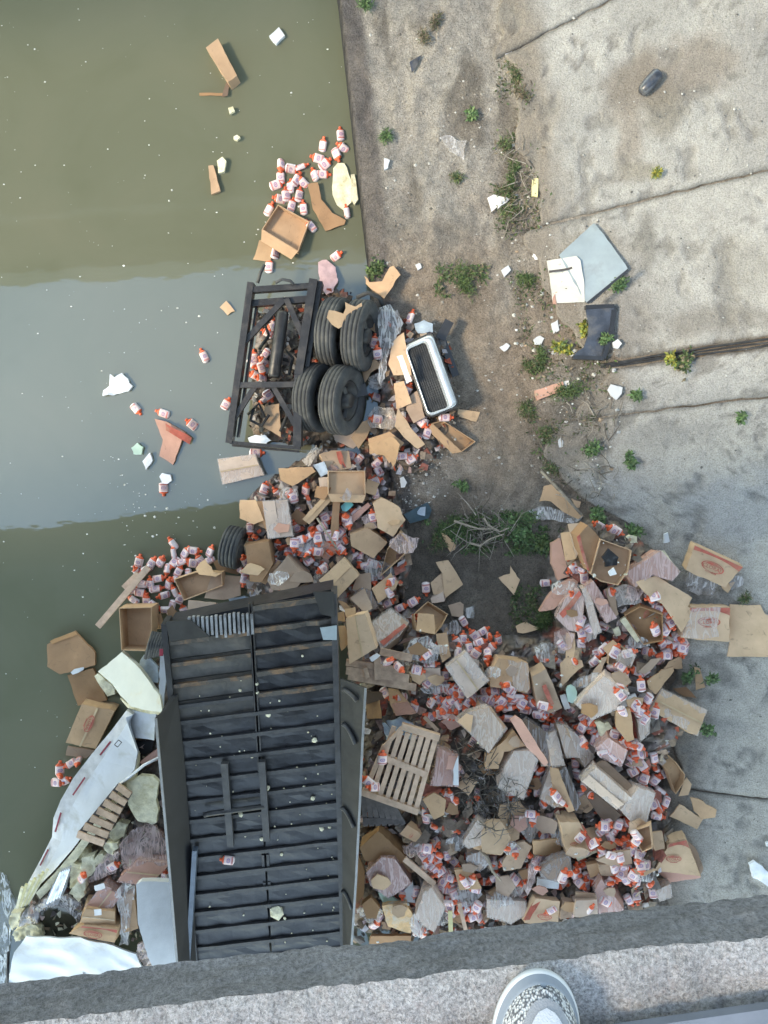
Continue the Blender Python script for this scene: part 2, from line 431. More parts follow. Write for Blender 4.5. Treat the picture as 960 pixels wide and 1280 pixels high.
class MB:
    """collects simple solids into one mesh"""
    def __init__(s): s.v = []; s.f = []; s.sm = []
    def add(s, vs, fs, smooth=False):
        n = len(s.v); s.v += [Vector(v) for v in vs]
        s.f += [tuple(i + n for i in f) for f in fs]; s.sm += [smooth] * len(fs)
    def prism(s, top, bot):
        n = len(top)
        s.add(list(top) + list(bot), [tuple(range(n)), tuple(range(2 * n - 1, n - 1, -1))] +
              [(i, n + i, n + (i + 1) % n, (i + 1) % n) for i in range(n)])
    def bar(s, a, b, w, h, up=Vector((0, 0, 1))):
        """box from a to b, width w, its top on the line and height h below it"""
        a = Vector(a); b = Vector(b); d = (b - a).normalized()
        sd = d.cross(up).normalized() * (w / 2); u = sd.cross(d).normalized()
        if u.dot(up) < 0: u = -u
        dn = -u * h
        s.prism([a - sd, a + sd, b + sd, b - sd], [a - sd + dn, a + sd + dn, b + sd + dn, b - sd + dn])
    def tube(s, pts, r, n=6, r2=None, cap=True):
        pts = [Vector(p) for p in pts]; m = len(pts)
        vs = []; ref = Vector((0.13, 0.21, 0.97))
        for i, p in enumerate(pts):
            d = (pts[min(i + 1, m - 1)] - pts[max(i - 1, 0)]).normalized()
            a = d.cross(ref)
            if a.length < 1e-4: a = d.cross(Vector((1, 0, 0)))
            a.normalize(); b = d.cross(a)
            rr = r if r2 is None else r + (r2 - r) * i / max(1, m - 1)
            for k in range(n):
                t = 2 * math.pi * k / n
                vs.append(p + a * math.cos(t) * rr + b * math.sin(t) * rr)
        fs = []
        for i in range(m - 1):
            for k in range(n):
                fs.append((i * n + k, i * n + (k + 1) % n, (i + 1) * n + (k + 1) % n, (i + 1) * n + k))
        if cap: fs += [tuple(range(n - 1, -1, -1)), tuple(range((m - 1) * n, m * n))]
        s.add(vs, fs, True)
    def lathe(s, prof, c, axis, n=32):
        """prof: (along, radius) pairs, closed solid of revolution about axis through c"""
        axis = Vector(axis).normalized(); a = axis.cross(Vector((0, 0.3, 1))).normalized(); b = axis.cross(a)
        c = Vector(c); vs = []; m = len(prof)
        for (t, r) in prof:
            for k in range(n):
                w = 2 * math.pi * k / n
                vs.append(c + axis * t + (a * math.cos(w) + b * math.sin(w)) * r)
        fs = [(i * n + k, i * n + (k + 1) % n, (i + 1) * n + (k + 1) % n, (i + 1) * n + k) for i in range(m - 1) for k in range(n)]
        s.add(vs, fs, True)
    def build(s, name, mat, parent=None):
        me = bpy.data.meshes.new(name)
        me.from_pydata([tuple(v) for v in s.v], [], s.f)
        me.polygons.foreach_set('use_smooth', s.sm)
        me.update()
        bm = bmesh.new(); bm.from_mesh(me); bmesh.ops.recalc_face_normals(bm, faces=bm.faces); bm.to_mesh(me); bm.free()
        return link(name, me, mat, parent)
def part(mb_or_me, name, mat, root):
    o = mb_or_me.build(name, mat) if isinstance(mb_or_me, MB) else link(name, mb_or_me, mat)
    o.parent = root
    if root.type == 'EMPTY': o.matrix_parent_inverse = Matrix.Translation(-root.location)
    return o
def recentre(o):
    me = o.data
    n = len(me.vertices); a = np.empty(n * 3); me.vertices.foreach_get('co', a); a = a.reshape(-1, 3)
    c = a.mean(0); c[2] = a[:, 2].min()
    me.vertices.foreach_set('co', (a - c).ravel()); me.update()
    o.location = Vector(c)
    return o

# ------------------------------------------------------------------ terrain
_sh = [(416, -60), (425, 0), (436, 100), (447, 200), (462, 330), (476, 480), (490, 600), (500, 720), (512, 860), (530, 1200), (535, 1300)]
_shw = [P(x, y, 0.2) for x, y in _sh]
SHY = np.array([w.y for w in _shw])[::-1]; SHX = np.array([w.x for w in _shw])[::-1]
def shore(y): return np.interp(y, SHY, SHX)
_tb = [(655, -60), (662, 60), (672, 140), (690, 250), (690, 330), (740, 420), (765, 470), (752, 530), (705, 600), (740, 640), (800, 690), (835, 800), (845, 900), (840, 1100), (835, 1300)]
_tbw = [P(x, y, 0.45) for x, y in _tb]
TBY = np.array([w.y for w in _tbw])[::-1]; TBX = np.array([w.x for w in _tbw])[::-1]
def toe(y): return np.interp(y, TBY, TBX)
def ground0(x, y):
    t = x - shore(y)
    b = 0.20 + 0.05 * np.clip(t, 0, 2.2) + 0.20 * np.clip(t - 2.1, 0, 12) + 0.02 * np.clip(t - 14, 0, 200)
    wall = sstep(-0.14, 0.0, t)
    return b * wall + (1 - wall) * (-0.9)
def ground(x, y):
    x = np.asarray(x, float); y = np.asarray(y, float)
    t = x - shore(y)
    far = 1 - sstep(10, 14, np.abs(x)) 
    rough = (fbm(x, y, 1.3, 4, 3) - 0.5) * 0.16 + (fbm(x, y, 7.0, 4, 9) - 0.5) * 0.07
    bd = sstep(0.45, -0.15, x - toe(y)) * sstep(0, 0.2, t)
    return ground0(x, y) + rough * (bd * 0.9 + 0.10) * far * sstep(-0.05, 0.1, t)
def gz(x, y): return float(ground(np.array([x]), np.array([y]))[0])

dx = np.arange(-1.0, 7.0, 0.035); dy = np.arange(-7.2, 8.2, 0.04)
outx = np.geomspace(0.1, 120, 40)
xs = np.concatenate([np.array([-3, -2, -1.3]), dx, dx[-1] + outx])
ys = np.concatenate([dy[0] - outx[::-1], dy, dy[-1] + outx])
XX, YY = np.meshgrid(xs, ys, indexing='ij')
ZZ = ground(XX, YY)
def mix3(a, b, f): return a * (1 - f[..., None]) + np.array(b) * f[..., None]
def blob(X, Y, pxy, rx, ry=None, z=0.6, seed=1, soft=0.5):
    c = P(pxy[0], pxy[1], z); ry = ry or rx; k = 85.0
    n = (fbm(X, Y, 3.5, 4, seed) - 0.5) * 1.3
    d = np.sqrt(((X - c.x) * k / rx) ** 2 + ((Y - c.y) * k / ry) ** 2) + n
    return 1 - sstep(1 - soft, 1 + soft, d)
T = XX - shore(YY)
tint = np.zeros(XX.shape + (3,)); tint[:] = (0.26, 0.21, 0.17)
tint = mix3(tint, (0.33, 0.30, 0.265), sstep(0.45, 0.66, fbm(XX, YY, 1.1, 5, 21)) * 0.8)
tint = mix3(tint, (0.13, 0.115, 0.10), sstep(0.52, 0.70, fbm(XX, YY, 2.2, 5, 33)) * 0.7)
topf = sstep(P(0, 380, 0.4).y, P(0, 180, 0.4).y, YY)
tint = mix3(tint, (0.375, 0.345, 0.31), topf * 0.8)
tint = mix3(tint, (0.17, 0.145, 0.12), topf * sstep(0.5, 0.68, fbm(XX * 2.2, YY * 0.7, 1.2, 5, 41)) * 0.8)
tint = mix3(tint, (0.155, 0.135, 0.125), (1 - sstep(0.22, 0.36, T + (fbm(XX, YY, 2, 3, 5) - 0.5) * 0.15)) * sstep(-0.1, 0.05, T))
for (q, rx, ry, s) in [((630, 750), 75, 55, 3), ((560, 700), 50, 50, 4), ((640, 700), 70, 40, 8), ((600, 990), 60, 60, 9), ((520, 740), 40, 60, 6), ((570, 660), 70, 30, 12)]:
    tint = mix3(tint, (0.125, 0.105, 0.088), blob(XX, YY, q, rx, ry, 0.35, s) * 0.75)
for (q, rx, ry, s) in [((600, 460), 60, 110, 14), ((640, 560), 40, 90, 15)]:
    tint = mix3(tint, (0.27, 0.215, 0.17), blob(XX, YY, q, rx, ry, 0.35, s) * 0.7)
tint = mix3(tint, (0.024, 0.024, 0.026), 1 - sstep(-0.02, 0.035, T))
g = mesh_from('bank', np.stack([XX, YY, ZZ], -1).reshape(-1, 3), grid_faces(len(xs), len(ys)), True, tint.reshape(-1, 3))
bank = tag(link('soil_bank', g, 'soil'), kind='structure')

# concrete slope: slabs between sunk joints
def jline(p, q, z): 
    a = P(*p, z); b = P(*q, z); m = (b.y - a.y) / (b.x - a.x)
    return a.y - m * a.x, m
ZS = 0.9
J = [jline((655, 47), (760, 3), 0.6), jline((690, 268), (960, 214), ZS), jline((770, 452), (960, 428), ZS), jline((780, 517), (960, 496), ZS),
     jline((860, 995), (960, 1000), ZS)]
J = [(J[0][0] + 9.0, J[0][1])] + J + [(-9.0, J[4][1])]
gaps = [0.0, 0.015, 0.015, 0.065, 0.012, 0.014, 0.0]
def slab_col(X, Y):
    c = np.zeros(X.shape + (3,)); c[:] = (0.355, 0.348, 0.332)
    c = mix3(c, (0.30, 0.295, 0.285), sstep(0.45, 0.7, fbm(X, Y, 0.9, 5, 61)) * 0.7)
    c = mix3(c, (0.40, 0.392, 0.375), sstep(0.5, 0.72, fbm(X, Y, 1.7, 5, 71)) * 0.7)
    low = sstep(P(0, 480, 0.8).y, P(0, 560, 0.8).y, Y)
    c = mix3(c, (0.42, 0.39, 0.35), low * 0.75)  # lower slabs painted lighter and warmer against the blue shade under the bridge
    for (q, rx, ry, s, k, a) in [((815, 95), 42, 30, 3, (0.20, 0.17, 0.145), .85), ((880, 75), 34, 30, 4, (0.22, 0.19, 0.165), .8), ((795, 165), 16, 30, 5, (0.24, 0.205, 0.175), .7),
                           ((800, 205), 22, 10, 6, (0.24, 0.22, 0.19), .85), ((835, 130), 22, 26, 7, (0.22, 0.20, 0.17), .8), ((815, 295), 10, 34, 8, (0.19, 0.18, 0.165), .8),
                           ((900, 400), 70, 14, 9, (0.20, 0.185, 0.17), .7), ((800, 390), 30, 40, 10, (0.23, 0.215, 0.20), .7), ((750, 300), 40, 24, 22, (0.27, 0.25, 0.22), .6),
                           ((950, 90), 30, 90, 11, (0.25, 0.245, 0.24), .7), ((900, 910), 40, 10, 12, (0.24, 0.235, 0.225), .6), ((930, 330), 40, 30, 13, (0.26, 0.25, 0.23), .6),
                           ((850, 540), 50, 16, 16, (0.22, 0.215, 0.205), .5), ((930, 640), 60, 40, 17, (0.32, 0.32, 0.325), .7), ((780, 620), 40, 30, 18, (0.37, 0.365, 0.36), .7)]:
        c = mix3(c, k, blob(X, Y, q, rx, ry, 0.9, s) * a)
    # hairline cracks
    cr = np.abs(fbm(X, Y, 0.55, 4, 131) - 0.5); c = mix3(c, (0.13, 0.125, 0.115), (1 - sstep(0.0, 0.005, cr)) * 0.55 * sstep(0.45, 0.6, fbm(X, Y, 0.8, 3, 137)))
    c = mix3(c, (0.15, 0.145, 0.135), sstep(0.64, 0.74, fbm(X * 0.7, Y * 1.6, 4.2, 5, 141, 0.7)) * 0.6)
    # dirt washed over the toe
    c = mix3(c, (0.24, 0.21, 0.18), sstep(0.4, -0.1, X - toe(Y) + (fbm(X, Y, 2.5, 4, 81) - 0.5) * 0.5))
    return c
slope_root = empty('concrete_slope', (4.5, 0, 0.9)); tag(slope_root, kind='structure')
for k in range(len(J) - 1):
    (a1, m1), (a0, m0) = J[k], J[k + 1]
    nx = 190; yr = abs(a1 - a0); ny = max(12, int(yr / 0.05))
    u = np.linspace(0, 1, nx); v = np.linspace(0, 1, ny)
    U, V = np.meshgrid(u, v, indexing='ij')
    ym = a0 + (a1 - a0) * V + m0 * 3
    xl = toe(ym) - 0.25 + (fbm(ym, ym * 0, 1.6, 4, 91 + k) - 0.5) * 0.7
    X = xl + (np.where(U < 0.8, U / 0.8 * 5.0, 5.0 + (U - 0.8) / 0.2 * 60))
    ylo = a0 + m0 * X + gaps[k + 1]; yhi = a1 + m1 * X - gaps[k]
    Y = ylo + (yhi - ylo) * V
    edge = np.minimum(np.minimum(Y - ylo, yhi - Y), 0.05) / 0.05
    wob = (fbm(X, Y, 6, 3, 55) - 0.5) * 0.05 * (1 - edge)
    Y = Y + wob
    Z = ground0(X, Y) + 0.045 + (fbm(X, Y, 0.9, 3, 31) - 0.5) * 0.05 + (fbm(X, Y, 9, 5, 35, 0.7) - 0.5) * 0.028 - 0.012 * (1 - edge) 
    pit = sstep(0.60, 0.72, fbm(X, Y, 4.0, 5, 37)) * 0.022
    Z = Z - pit
    cc = slab_col(X, Y)
    cc = mix3(cc, (0.14, 0.135, 0.125), (1 - sstep(0.0, 0.05, np.minimum(Y - ylo, yhi - Y) + (fbm(X, Y, 5, 3, 77) - 0.5) * 0.05)) * 0.5)
    cc = cc * (1 - 0.6 * (pit / 0.022))[..., None] + np.array((0.19, 0.18, 0.165)) * (0.6 * pit / 0.022)[..., None]
    top = np.stack([X, Y, Z], -1)
    vs = top.reshape(-1, 3).tolist(); fs = grid_faces(nx, ny)
    # thickness round the border
    idx = np.arange(nx * ny).reshape(nx, ny)
    loop = list(idx[:, 0]) + list(idx[-1, 1:]) + list(idx[-2::-1, -1]) + list(idx[0, -2:0:-1])
    n0 = len(vs); cl = cc.reshape(-1, 3).tolist()
    for i in loop:
        p = vs[i]; vs.append((p[0], p[1], p[2] - 0.09)); cl.append((0.2, 0.19, 0.18))
    m = len(loop)
    for i in range(m): fs.append((loop[i], n0 + i, n0 + (i + 1) % m, loop[(i + 1) % m]))
    me = mesh_from('slab', vs, fs, True, cl)
    part(me, 'concrete_slab', 'slab', slope_root)
# sealed joint: black strips lying in the wide gap
jr = empty('expansion_joint', P(860, 440, 0.9))
tag(jr, 'wide black sealed joint of three tar strips crossing the concrete slope', 'joint')
a, m = J[3]
for off, w in ((-0.042, 0.022), (-0.002, 0.02), (0.042, 0.026)):
    mb = MB(); prev = None; pts = []
    for i in range(70):
        x = 2.95 + i * 0.05 if i < 60 else 5.95 + (i - 60) * 3
        y = a + m * x + off * min(1, 0.35 + i * 0.02) + (mnoise.noise((x * 2.1, off * 40, 0))) * 0.018
        pts.append((x, y, float(ground0(np.array(x), np.array(y))) + 0.05 + 0.012 * mnoise.noise((x * 4, off * 9, 3))))
    mb.tube(pts, w * 0.62, 6)
    part(mb, 'strip', 'tar', jr)

# water
wxs = np.concatenate([-np.geomspace(0.5, 150, 14)[::-1], np.array([0, 1.2])]); wys = np.linspace(-150, 150, 21)
WX, WY = np.meshgrid(wxs, wys, indexing='ij')
w = mesh_from('water', np.stack([WX, WY, WX * 0], -1).reshape(-1, 3), grid_faces(len(wxs), len(wys)), True)
tag(link('canal_water', w, 'water'), kind='structure')

# ------------------------------------------------------------------ the bridge underfoot
ZL = HC - 0.93
A = P(400, 1243, ZL); B = P(960, 1176, ZL)
bd = (B - A).normalized(); bn = Vector((-bd.y, bd.x, 0))     # bn points out over the canal
mid = P(480, 1233, ZL)
def bp(s, t, z): return Vector((mid.x + bd.x * s + bn.x * t, mid.y + bd.y * s + bn.y * t, z))
rb = ray(480, 1174); rb = rb * ((mid.y + 0.0) / rb.y); ZFB = HC + rb.z
bridge = empty('bridge', bp(0, -5, ZL)); tag(bridge, 'concrete road bridge ledge with pebbly top, underfoot along bottom edge', 'bridge')
NS = 500; NT = 26
ss = np.concatenate([np.linspace(-60, -2.2, 40), np.linspace(-2.1, 2.4, NS), np.linspace(2.5, 60, 40)]); 
tt = np.concatenate([np.linspace(-0.75, -0.35, 4), np.linspace(-0.33, 0, NT)])
S, TT = np.meshgrid(ss, tt, indexing='ij')
ez = (fbm(S, TT, 45, 4, 3, 0.7) - 0.5) * 0.014 + (fbm(S, TT, 8, 3, 4) - 0.5) * 0.012
rag = (fbm(S, S * 0 + 3, 9, 4, 8, 0.65) - 0.5) * 0.009
Tr = TT + rag * sstep(-0.1, 0, TT)
ez = ez - 0.012 * sstep(-0.02, 0.0, TT)
vx = mid.x + bd.x * S + bn.x * Tr; vy = mid.y + bd.y * S + bn.y * Tr
me = mesh_from('ledge', np.stack([vx, vy, ZL + ez], -1).reshape(-1, 3), grid_faces(len(ss), len(tt)), True)
part(me, 'ledge_top', 'aggregate', bridge)
hh = np.linspace(0, 1, 14)
S, H = np.meshgrid(ss, hh, indexing='ij')
rag0 = (fbm(S, S * 0 + 3, 9, 4, 8, 0.65) - 0.5) * 0.009
out = rag0 * (1 - H) + (fbm(S, H * 0.12, 26, 4, 13, 0.65) - 0.5) * 0.016 * np.sin(np.pi * np.clip(H + 0.05, 0, 1)) + (fbm(S, H, 9, 3, 18, 0.6) - 0.5) * 0.012 * H
ztop = ZL + (fbm(S, S * 0, 45, 4, 3, 0.7) - 0.5) * 0.014 + (fbm(S, S * 0, 8, 3, 4) - 0.5) * 0.012 - 0.012
zz = ztop + (ZFB - ZL + 0.012) * H
me = mesh_from('fascia', np.stack([mid.x + bd.x * S + bn.x * out, mid.y + bd.y * S + bn.y * out, zz], -1).reshape(-1, 3), grid_faces(len(ss), len(hh)), True)
part(me, 'fascia', 'fascia', bridge)
mb = MB()
def bbox(s0, s1, t0, t1, z0, z1):
    mb.prism([bp(s0, t0, z1), bp(s1, t0, z1), bp(s1, t1, z1), bp(s0, t1, z1)], [bp(s0, t0, z0), bp(s1, t0, z0), bp(s1, t1, z0), bp(s0, t1, z0)])
bbox(-60, 60, -10.4, -0.012, ZFB, ZL - 0.03)
part(mb, 'deck', 'bridge_conc', bridge)
for t in (-1.6, -5.4, -9.2):
    mb = MB(); bbox(-60, 60, t - 0.45, t + 0.45, ZFB - 0.9, ZFB - 0.003); part(mb, 'girder', 'bridge_conc', bridge)
mb = MB()
k0 = P(738, 1279, ZL + 0.03); k1 = P(960, 1247, ZL + 0.03); kd = (k1 - k0).normalized()
mb.bar(k0 - kd * 60 - Vector((0, 0.05, 0)), k0 + kd * 60 - Vector((0, 0.05, 0)), 0.07, 0.012)
part(mb, 'lower_rail', 'rail_paint', bridge)
# the neighbouring bridge: only its mirror image in the water is in the picture
def mirror_pt(pxl, pyl, zb): 
    q = P(pxl, pyl, 0.0); k = (HC + zb) / HC
    return Vector((q.x * k, q.y * k, zb))
q0 = mirror_pt(0, 342, 9.4); q1 = mirror_pt(330, 318, 9.4); nd = (q1 - q0).normalized(); nn = Vector((-nd.y, nd.x, 0))
nb = empty('bridge', q0 + nn * 5); tag(nb, 'parallel concrete bridge whose underside mirrors as the green upper water', 'bridge')
mb = MB()
def nbox(mb, s0, s1, t0, t1, z0, z1):
    f = lambda s, t, z: q0 + nd * s + nn * t + Vector((0, 0, z - 9.4))
    mb.prism([f(s0, t0, z1), f(s1, t0, z1), f(s1, t1, z1), f(s0, t1, z1)], [f(s0, t0, z0), f(s1, t0, z0), f(s1, t1, z0), f(s0, t1, z0)])
nbox(mb, -60, 60, 0, 11, 9.4, 9.9); part(mb, 'deck', 'bridge_conc', nb)
mb = MB(); nbox(mb, -60, 60, 0.0, 0.25, 9.903, 10.8); part(mb, 'parapet', 'bridge_conc', nb)
for t in (1.6, 5.4, 9.2):
    mb = MB(); nbox(mb, -60, 60, t - 0.45, t + 0.45, 8.5, 9.397); part(mb, 'girder', 'bridge_conc', nb)

# sneaker on the ledge (toe in view)
def sneaker():
    zl = ZL + 0.002
    tip = P(676, 1216, ZL + 0.01)
    ax = Vector((0.06, 1, 0)).normalized(); sx = Vector((ax.y, -ax.x, 0))
    root = empty('sneaker', tip - ax * 0.15 + Vector((0, 0, zl - tip.z)))
    tag(root, 'pale grey knit sneaker with white rubber toe standing on bridge ledge', 'shoe')
    Lg = 0.30
    def hw(t):
        t = min(1.0, max(0.0, t))
        w = 0.053 * (1 - (1 - min(1, t / 0.34)) ** 2.5) ** 0.5 if t < 0.34 else 0.053 - 0.012 * float(sstep(0.34, 0.65, np.array(t)))
        if t > 0.84: w *= max(0.0, 1 - ((t - 0.84) / 0.16) ** 2.3) ** 0.5
        return w
    ts = [0.5 - 0.5 * math.cos(math.pi * i / 46) for i in range(47)]
    def pt(a, t, z): return tip - ax * (t * Lg) + sx * a + Vector((0, 0, zl + z - tip.z))
    def ringo(g):      # closed outline grown by g
        k = 1 + g / 0.053; e = g / Lg
        L_ = [(-hw(t) * k, t * (1 + 2 * e) - e) for t in ts]; R_ = [(hw(t) * k, t * (1 + 2 * e) - e) for t in ts[::-1]]
        return L_ + R_[1:-1]
    def skirt_s(name, mat, rows):
        vs = []; m_ = None
        for g, z in rows:
            rr = ringo(g); m_ = len(rr); vs += [pt(a, t, z) for a, t in rr]
        fs = [(i * m_ + k, i * m_ + (k + 1) % m_, (i + 1) * m_ + (k + 1) % m_, (i + 1) * m_ + k) for i in range(len(rows) - 1) for k in range(m_)]
        mbs = MB(); mbs.add(vs, fs, True); return part(mbs, name, mat, root)
    skirt_s('sole', 'rubber_white', [(0.0, 0.0), (0.003, 0.003), (0.003, 0.009), (0.001, 0.011)])
    skirt_s('shaded_foxing', 'shaded_foxing', [(0.001, 0.0112), (-0.002, 0.020), (-0.003, 0.025), (-0.007, 0.026)])
    def hup(t): return 0.010 + 0.030 * float(sstep(0.0, 0.14, np.array(t))) + 0.052 * float(sstep(0.08, 0.6, np.array(t)))
    def zup(a, t):
        w = max(0.002, hw((t - 0.01) / 0.98) * 0.95); return 0.024 + hup(t) * max(0.0, 1 - min(1, abs(a) / w) ** 2.6) ** 0.6
    def field(name, mat, inside_fn, lift, nt=44, ns=24):
        vs = []; 
        for i in range(nt + 1):
            for j in range(ns + 1):
                a, t = inside_fn(i / nt, -1 + 2 * j / ns); vs.append(pt(a, t, zup(a, t) + lift))
        mbs = MB(); mbs.add(vs, grid_faces(nt + 1, ns + 1), True); return part(mbs, name, mat, root)
    field('upper', 'knit', lambda u, s_: (s_ * max(0.0012, hw(0.5 - 0.5 * math.cos(math.pi * u)) * 0.95), 0.010 + 0.98 * (0.5 - 0.5 * math.cos(math.pi * u))), 0.0)
    def ell(rx, ry, c0): return lambda u, s_: (s_ * rx * math.sqrt(max(0, 1 - (2 * u - 1) ** 2)) , (c0 + (2 * u - 1) * ry) / Lg)
    field('piping', 'fabric_mid', ell(0.039, 0.080, 0.089), 0.0025)
    field('toe_panel', 'fabric_light', ell(0.032, 0.073, 0.089), 0.0045)
    mb = MB(); p0 = tip - ax * 0.215 + Vector((0, 0, zl - tip.z))
    mb.lathe([(0.07, 0.040), (0.13, 0.038), (0.2, 0.045), (0.34, 0.055), (0.40, 0.001)], p0 + Vector((0, 0, 0)), Vector((0, -0.28, 1)), 18)
    part(mb, 'trouser_leg', 'trouser', root)
sneaker()
# ------------------------------------------------------------------ overturned trailer (underside up)
TL0 = P(204, 770, 2.0); TR0 = P(417, 742, 2.0); TL1 = P(246, 1222, 0.95); TR1 = P(429, 1202, 0.95)
tn = (TR0 - TL0).cross(TL1 - TL0).normalized()
if tn.z < 0: tn = -tn
def T(u, v, h=0.0):
    a = TL0 + (TR0 - TL0) * u; b = TL1 + (TR1 - TL1) * u
    return a + (b - a) * v + tn * h
def Tpx(x, y, h=0.0):
    """point of the trailer's plane (raised h) under a pixel"""
    c = TL0 + tn * h
    d = ray(x, y); o = Vector((0, 0, HC))
    t = (c - o).dot(tn) / d.dot(tn)
    return o + d * t
trailer = empty('trailer', T(0.5, 0.5, -1.0))
tag(trailer, 'overturned black trailer lying underside up with its floor beams exposed', 'trailer')
# belly panels between beams, left and right halves
def patch_panel(u0, u1, v0, v1, th, mat, name, nu=10, nv=20, amp=0.006, ragged=0.0, seed=0):
    vs = []; 
    for i in range(nu + 1):
        for j in range(nv + 1):
            u = u0 + (u1 - u0) * i / nu; v = v0 + (v1 - v0) * j / nv
            if j == 0: v += ragged * (mnoise.noise((u * 14, seed, 2)) - 0.3)
            h = -0.048 + amp * mnoise.noise((u * 9 + seed, v * 22, seed))
            vs.append(T(u, v, h))
    fs = grid_faces(nu + 1, nv + 1)
    n = len(vs); vs += [p - tn * th for p in vs]
    fs += [tuple(i + n for i in reversed(f)) for f in fs]
    idx = np.arange(n).reshape(nu + 1, nv + 1)
    loop = list(idx[:, 0]) + list(idx[-1, 1:]) + list(idx[-2::-1, -1]) + list(idx[0, -2:0:-1])
    fs += [(loop[i], loop[(i + 1) % len(loop)], n + loop[(i + 1) % len(loop)], n + loop[i]) for i in range(len(loop))]
    me = mesh_from(name, vs, fs, False)
    return part(me, name, mat, trailer)
NB = 19
vb = [(0.004 + k * 24.0 / 448.0) for k in range(NB)]
for half, (u0, u1) in enumerate(((0.012, 0.503), (0.517, 0.99))):
    for k in range(NB - 1):
        if half == 0 and k == 0: continue
        patch_panel(u0, u1, vb[k] + 0.001, vb[k + 1] - 0.001, 0.02, 'belly_grey' if half == 0 and k < 5 else 'trailer_black', 'belly_panel', 6, 3, 0.022, 0, k * 3.1 + half)
    patch_panel(u0, u1, vb[NB - 1] + 0.001, 1.0, 0.02, 'trailer_black', 'belly_panel', 6, 3, 0.02, 0, 60 + half)
mb = MB(); mb.prism([T(0.01, 0.03, -0.16), T(0.99, 0.0, -0.16), T(0.99, 1, -0.16), T(0.01, 1, -0.16)], [T(0.01, 0.03, -0.5), T(0.99, 0.0, -0.5), T(0.99, 1, -0.5), T(0.01, 1, -0.5)])
part(mb, 'load_floor', 'trailer_black', trailer)
def beam(u0, u1, v, mat, dv0=0.0, dv1=0.0, w=0.075, sag=0.0):
    mb = MB()
    n = 6
    pts = [T(u0 + (u1 - u0) * i / n, v + dv0 + (dv1 - dv0) * i / n, -0.012 + sag * mnoise.noise((i * 0.9, v * 31, 5)) ) for i in range(n + 1)]
    for i in range(n): mb.bar(pts[i], pts[i + 1], w * .85, 0.048, tn)
    return part(mb, 'crossmember', mat, trailer)
for k in range(NB):
    if k < 5:
        beam(0.525, 0.985, vb[k] + 0.008, 'trailer_rust', 0, 0, 0.07, 0.03)
        if k > 0: beam(0.02, 0.495, vb[k] + 0.012, 'trailer_rust' if k < 4 else 'trailer_beam', 0, 0, 0.06, 0.02)
    else: beam(0.012, 0.988, vb[k], 'trailer_beam', 0, 0, 0.06, 0.012)
# centre slot rails
for du in (-0.010, 0.010):
    mb = MB(); mb.bar(T(0.51 + du, 0.0, -0.02), T(0.51 + du, 0.44, -0.02), 0.018, 0.08, tn); part(mb, 'centre_rail', 'frame_black', trailer)
for v0, v1 in ((0.66, 0.705), (0.74, 0.765), (0.80, 0.825), (0.855, 0.88), (0.91, 0.935), (0.96, 0.99)):
    for du in (-0.016, 0.016):
        mb = MB(); mb.bar(T(0.51 + du, v0, -0.03), T(0.51 + du, v1, -0.03), 0.035, 0.05, tn); part(mb, 'centre_bracket', 'frame_black', trailer)
for (a_, b_) in (((280, 955), (288, 1059)), ((327, 953), (333, 1052))):
    mb = MB(); mb.bar(Tpx(*a_, 0.07), Tpx(*b_, 0.07), 0.085, 0.075, tn); part(mb, 'slide_rail', 'trailer_beam', trailer)
mb = MB(); mb.tube([Tpx(255, 1019, 0.05), Tpx(262, 1017, 0.05), Tpx(330, 1008, 0.05)], 0.035, 8); part(mb, 'cross_pipe', 'trailer_beam', trailer)
mb = MB(); mb.bar(Tpx(243, 1064, 0.10), Tpx(234, 1215, 0.10), 0.06, 0.1, tn); part(mb, 'side_rail', 'steel_blue', trailer)
# side rails of the floor
for u, d in ((0.0, -1), (1.0, 1)):
    mb = MB(); mb.bar(T(u, 0.02 if u == 0 else 0.0, 0.01), T(u, 1.0, 0.01), 0.07, 0.28, tn); part(mb, 'floor_rail', 'trailer_beam' if u else 'trailer_black', trailer)
# flared skirts
def skirt(inner, outer, mat, h):
    mb = MB(); n = len(inner)
    I = [Tpx(*p, 0.0) for p in inner]; O = [Tpx(*p, h) for p in outer]
    for i in range(n - 1):
        q = [I[i], O[i], O[i + 1], I[i + 1]]
        nrm = (q[1] - q[0]).cross(q[3] - q[0]).normalized() * 0.02
        if nrm.z > 0: nrm = -nrm
        mb.prism(q, [p + nrm for p in q])
    sk = part(mb, 'side_skirt', mat, trailer)
    mb = MB()
    for i in range(n - 1): mb.bar(O[i] + tn * 0.012, O[i + 1] + tn * 0.012, 0.03, 0.02, tn)
    part(mb, 'skirt_lip', 'skirt_lip', sk)
    return sk, I, O
skl, I_, O_ = skirt([(222, 872), (230, 945), (235, 1010), (241, 1100), (247, 1222)], [(195, 898), (200, 955), (206, 1020), (213, 1100), (223, 1222)], 'skirt_dark', 0.28)
mb = MB(); q = [Tpx(222, 868, 0.0), Tpx(214, 870, 0.02), Tpx(195, 900, 0.28), Tpx(224, 900, 0.0)]; mb.prism(q, [p - tn * 0.02 for p in q]); part(mb, 'skirt_end', 'skirt_dark', trailer)
skr, I_, O_ = skirt([(425, 848), (425, 920), (426, 1000), (427, 1100), (428, 1205)], [(457, 860), (453, 930), (450, 1000), (445, 1100), (438, 1205)], 'skirt_grey', 0.24)
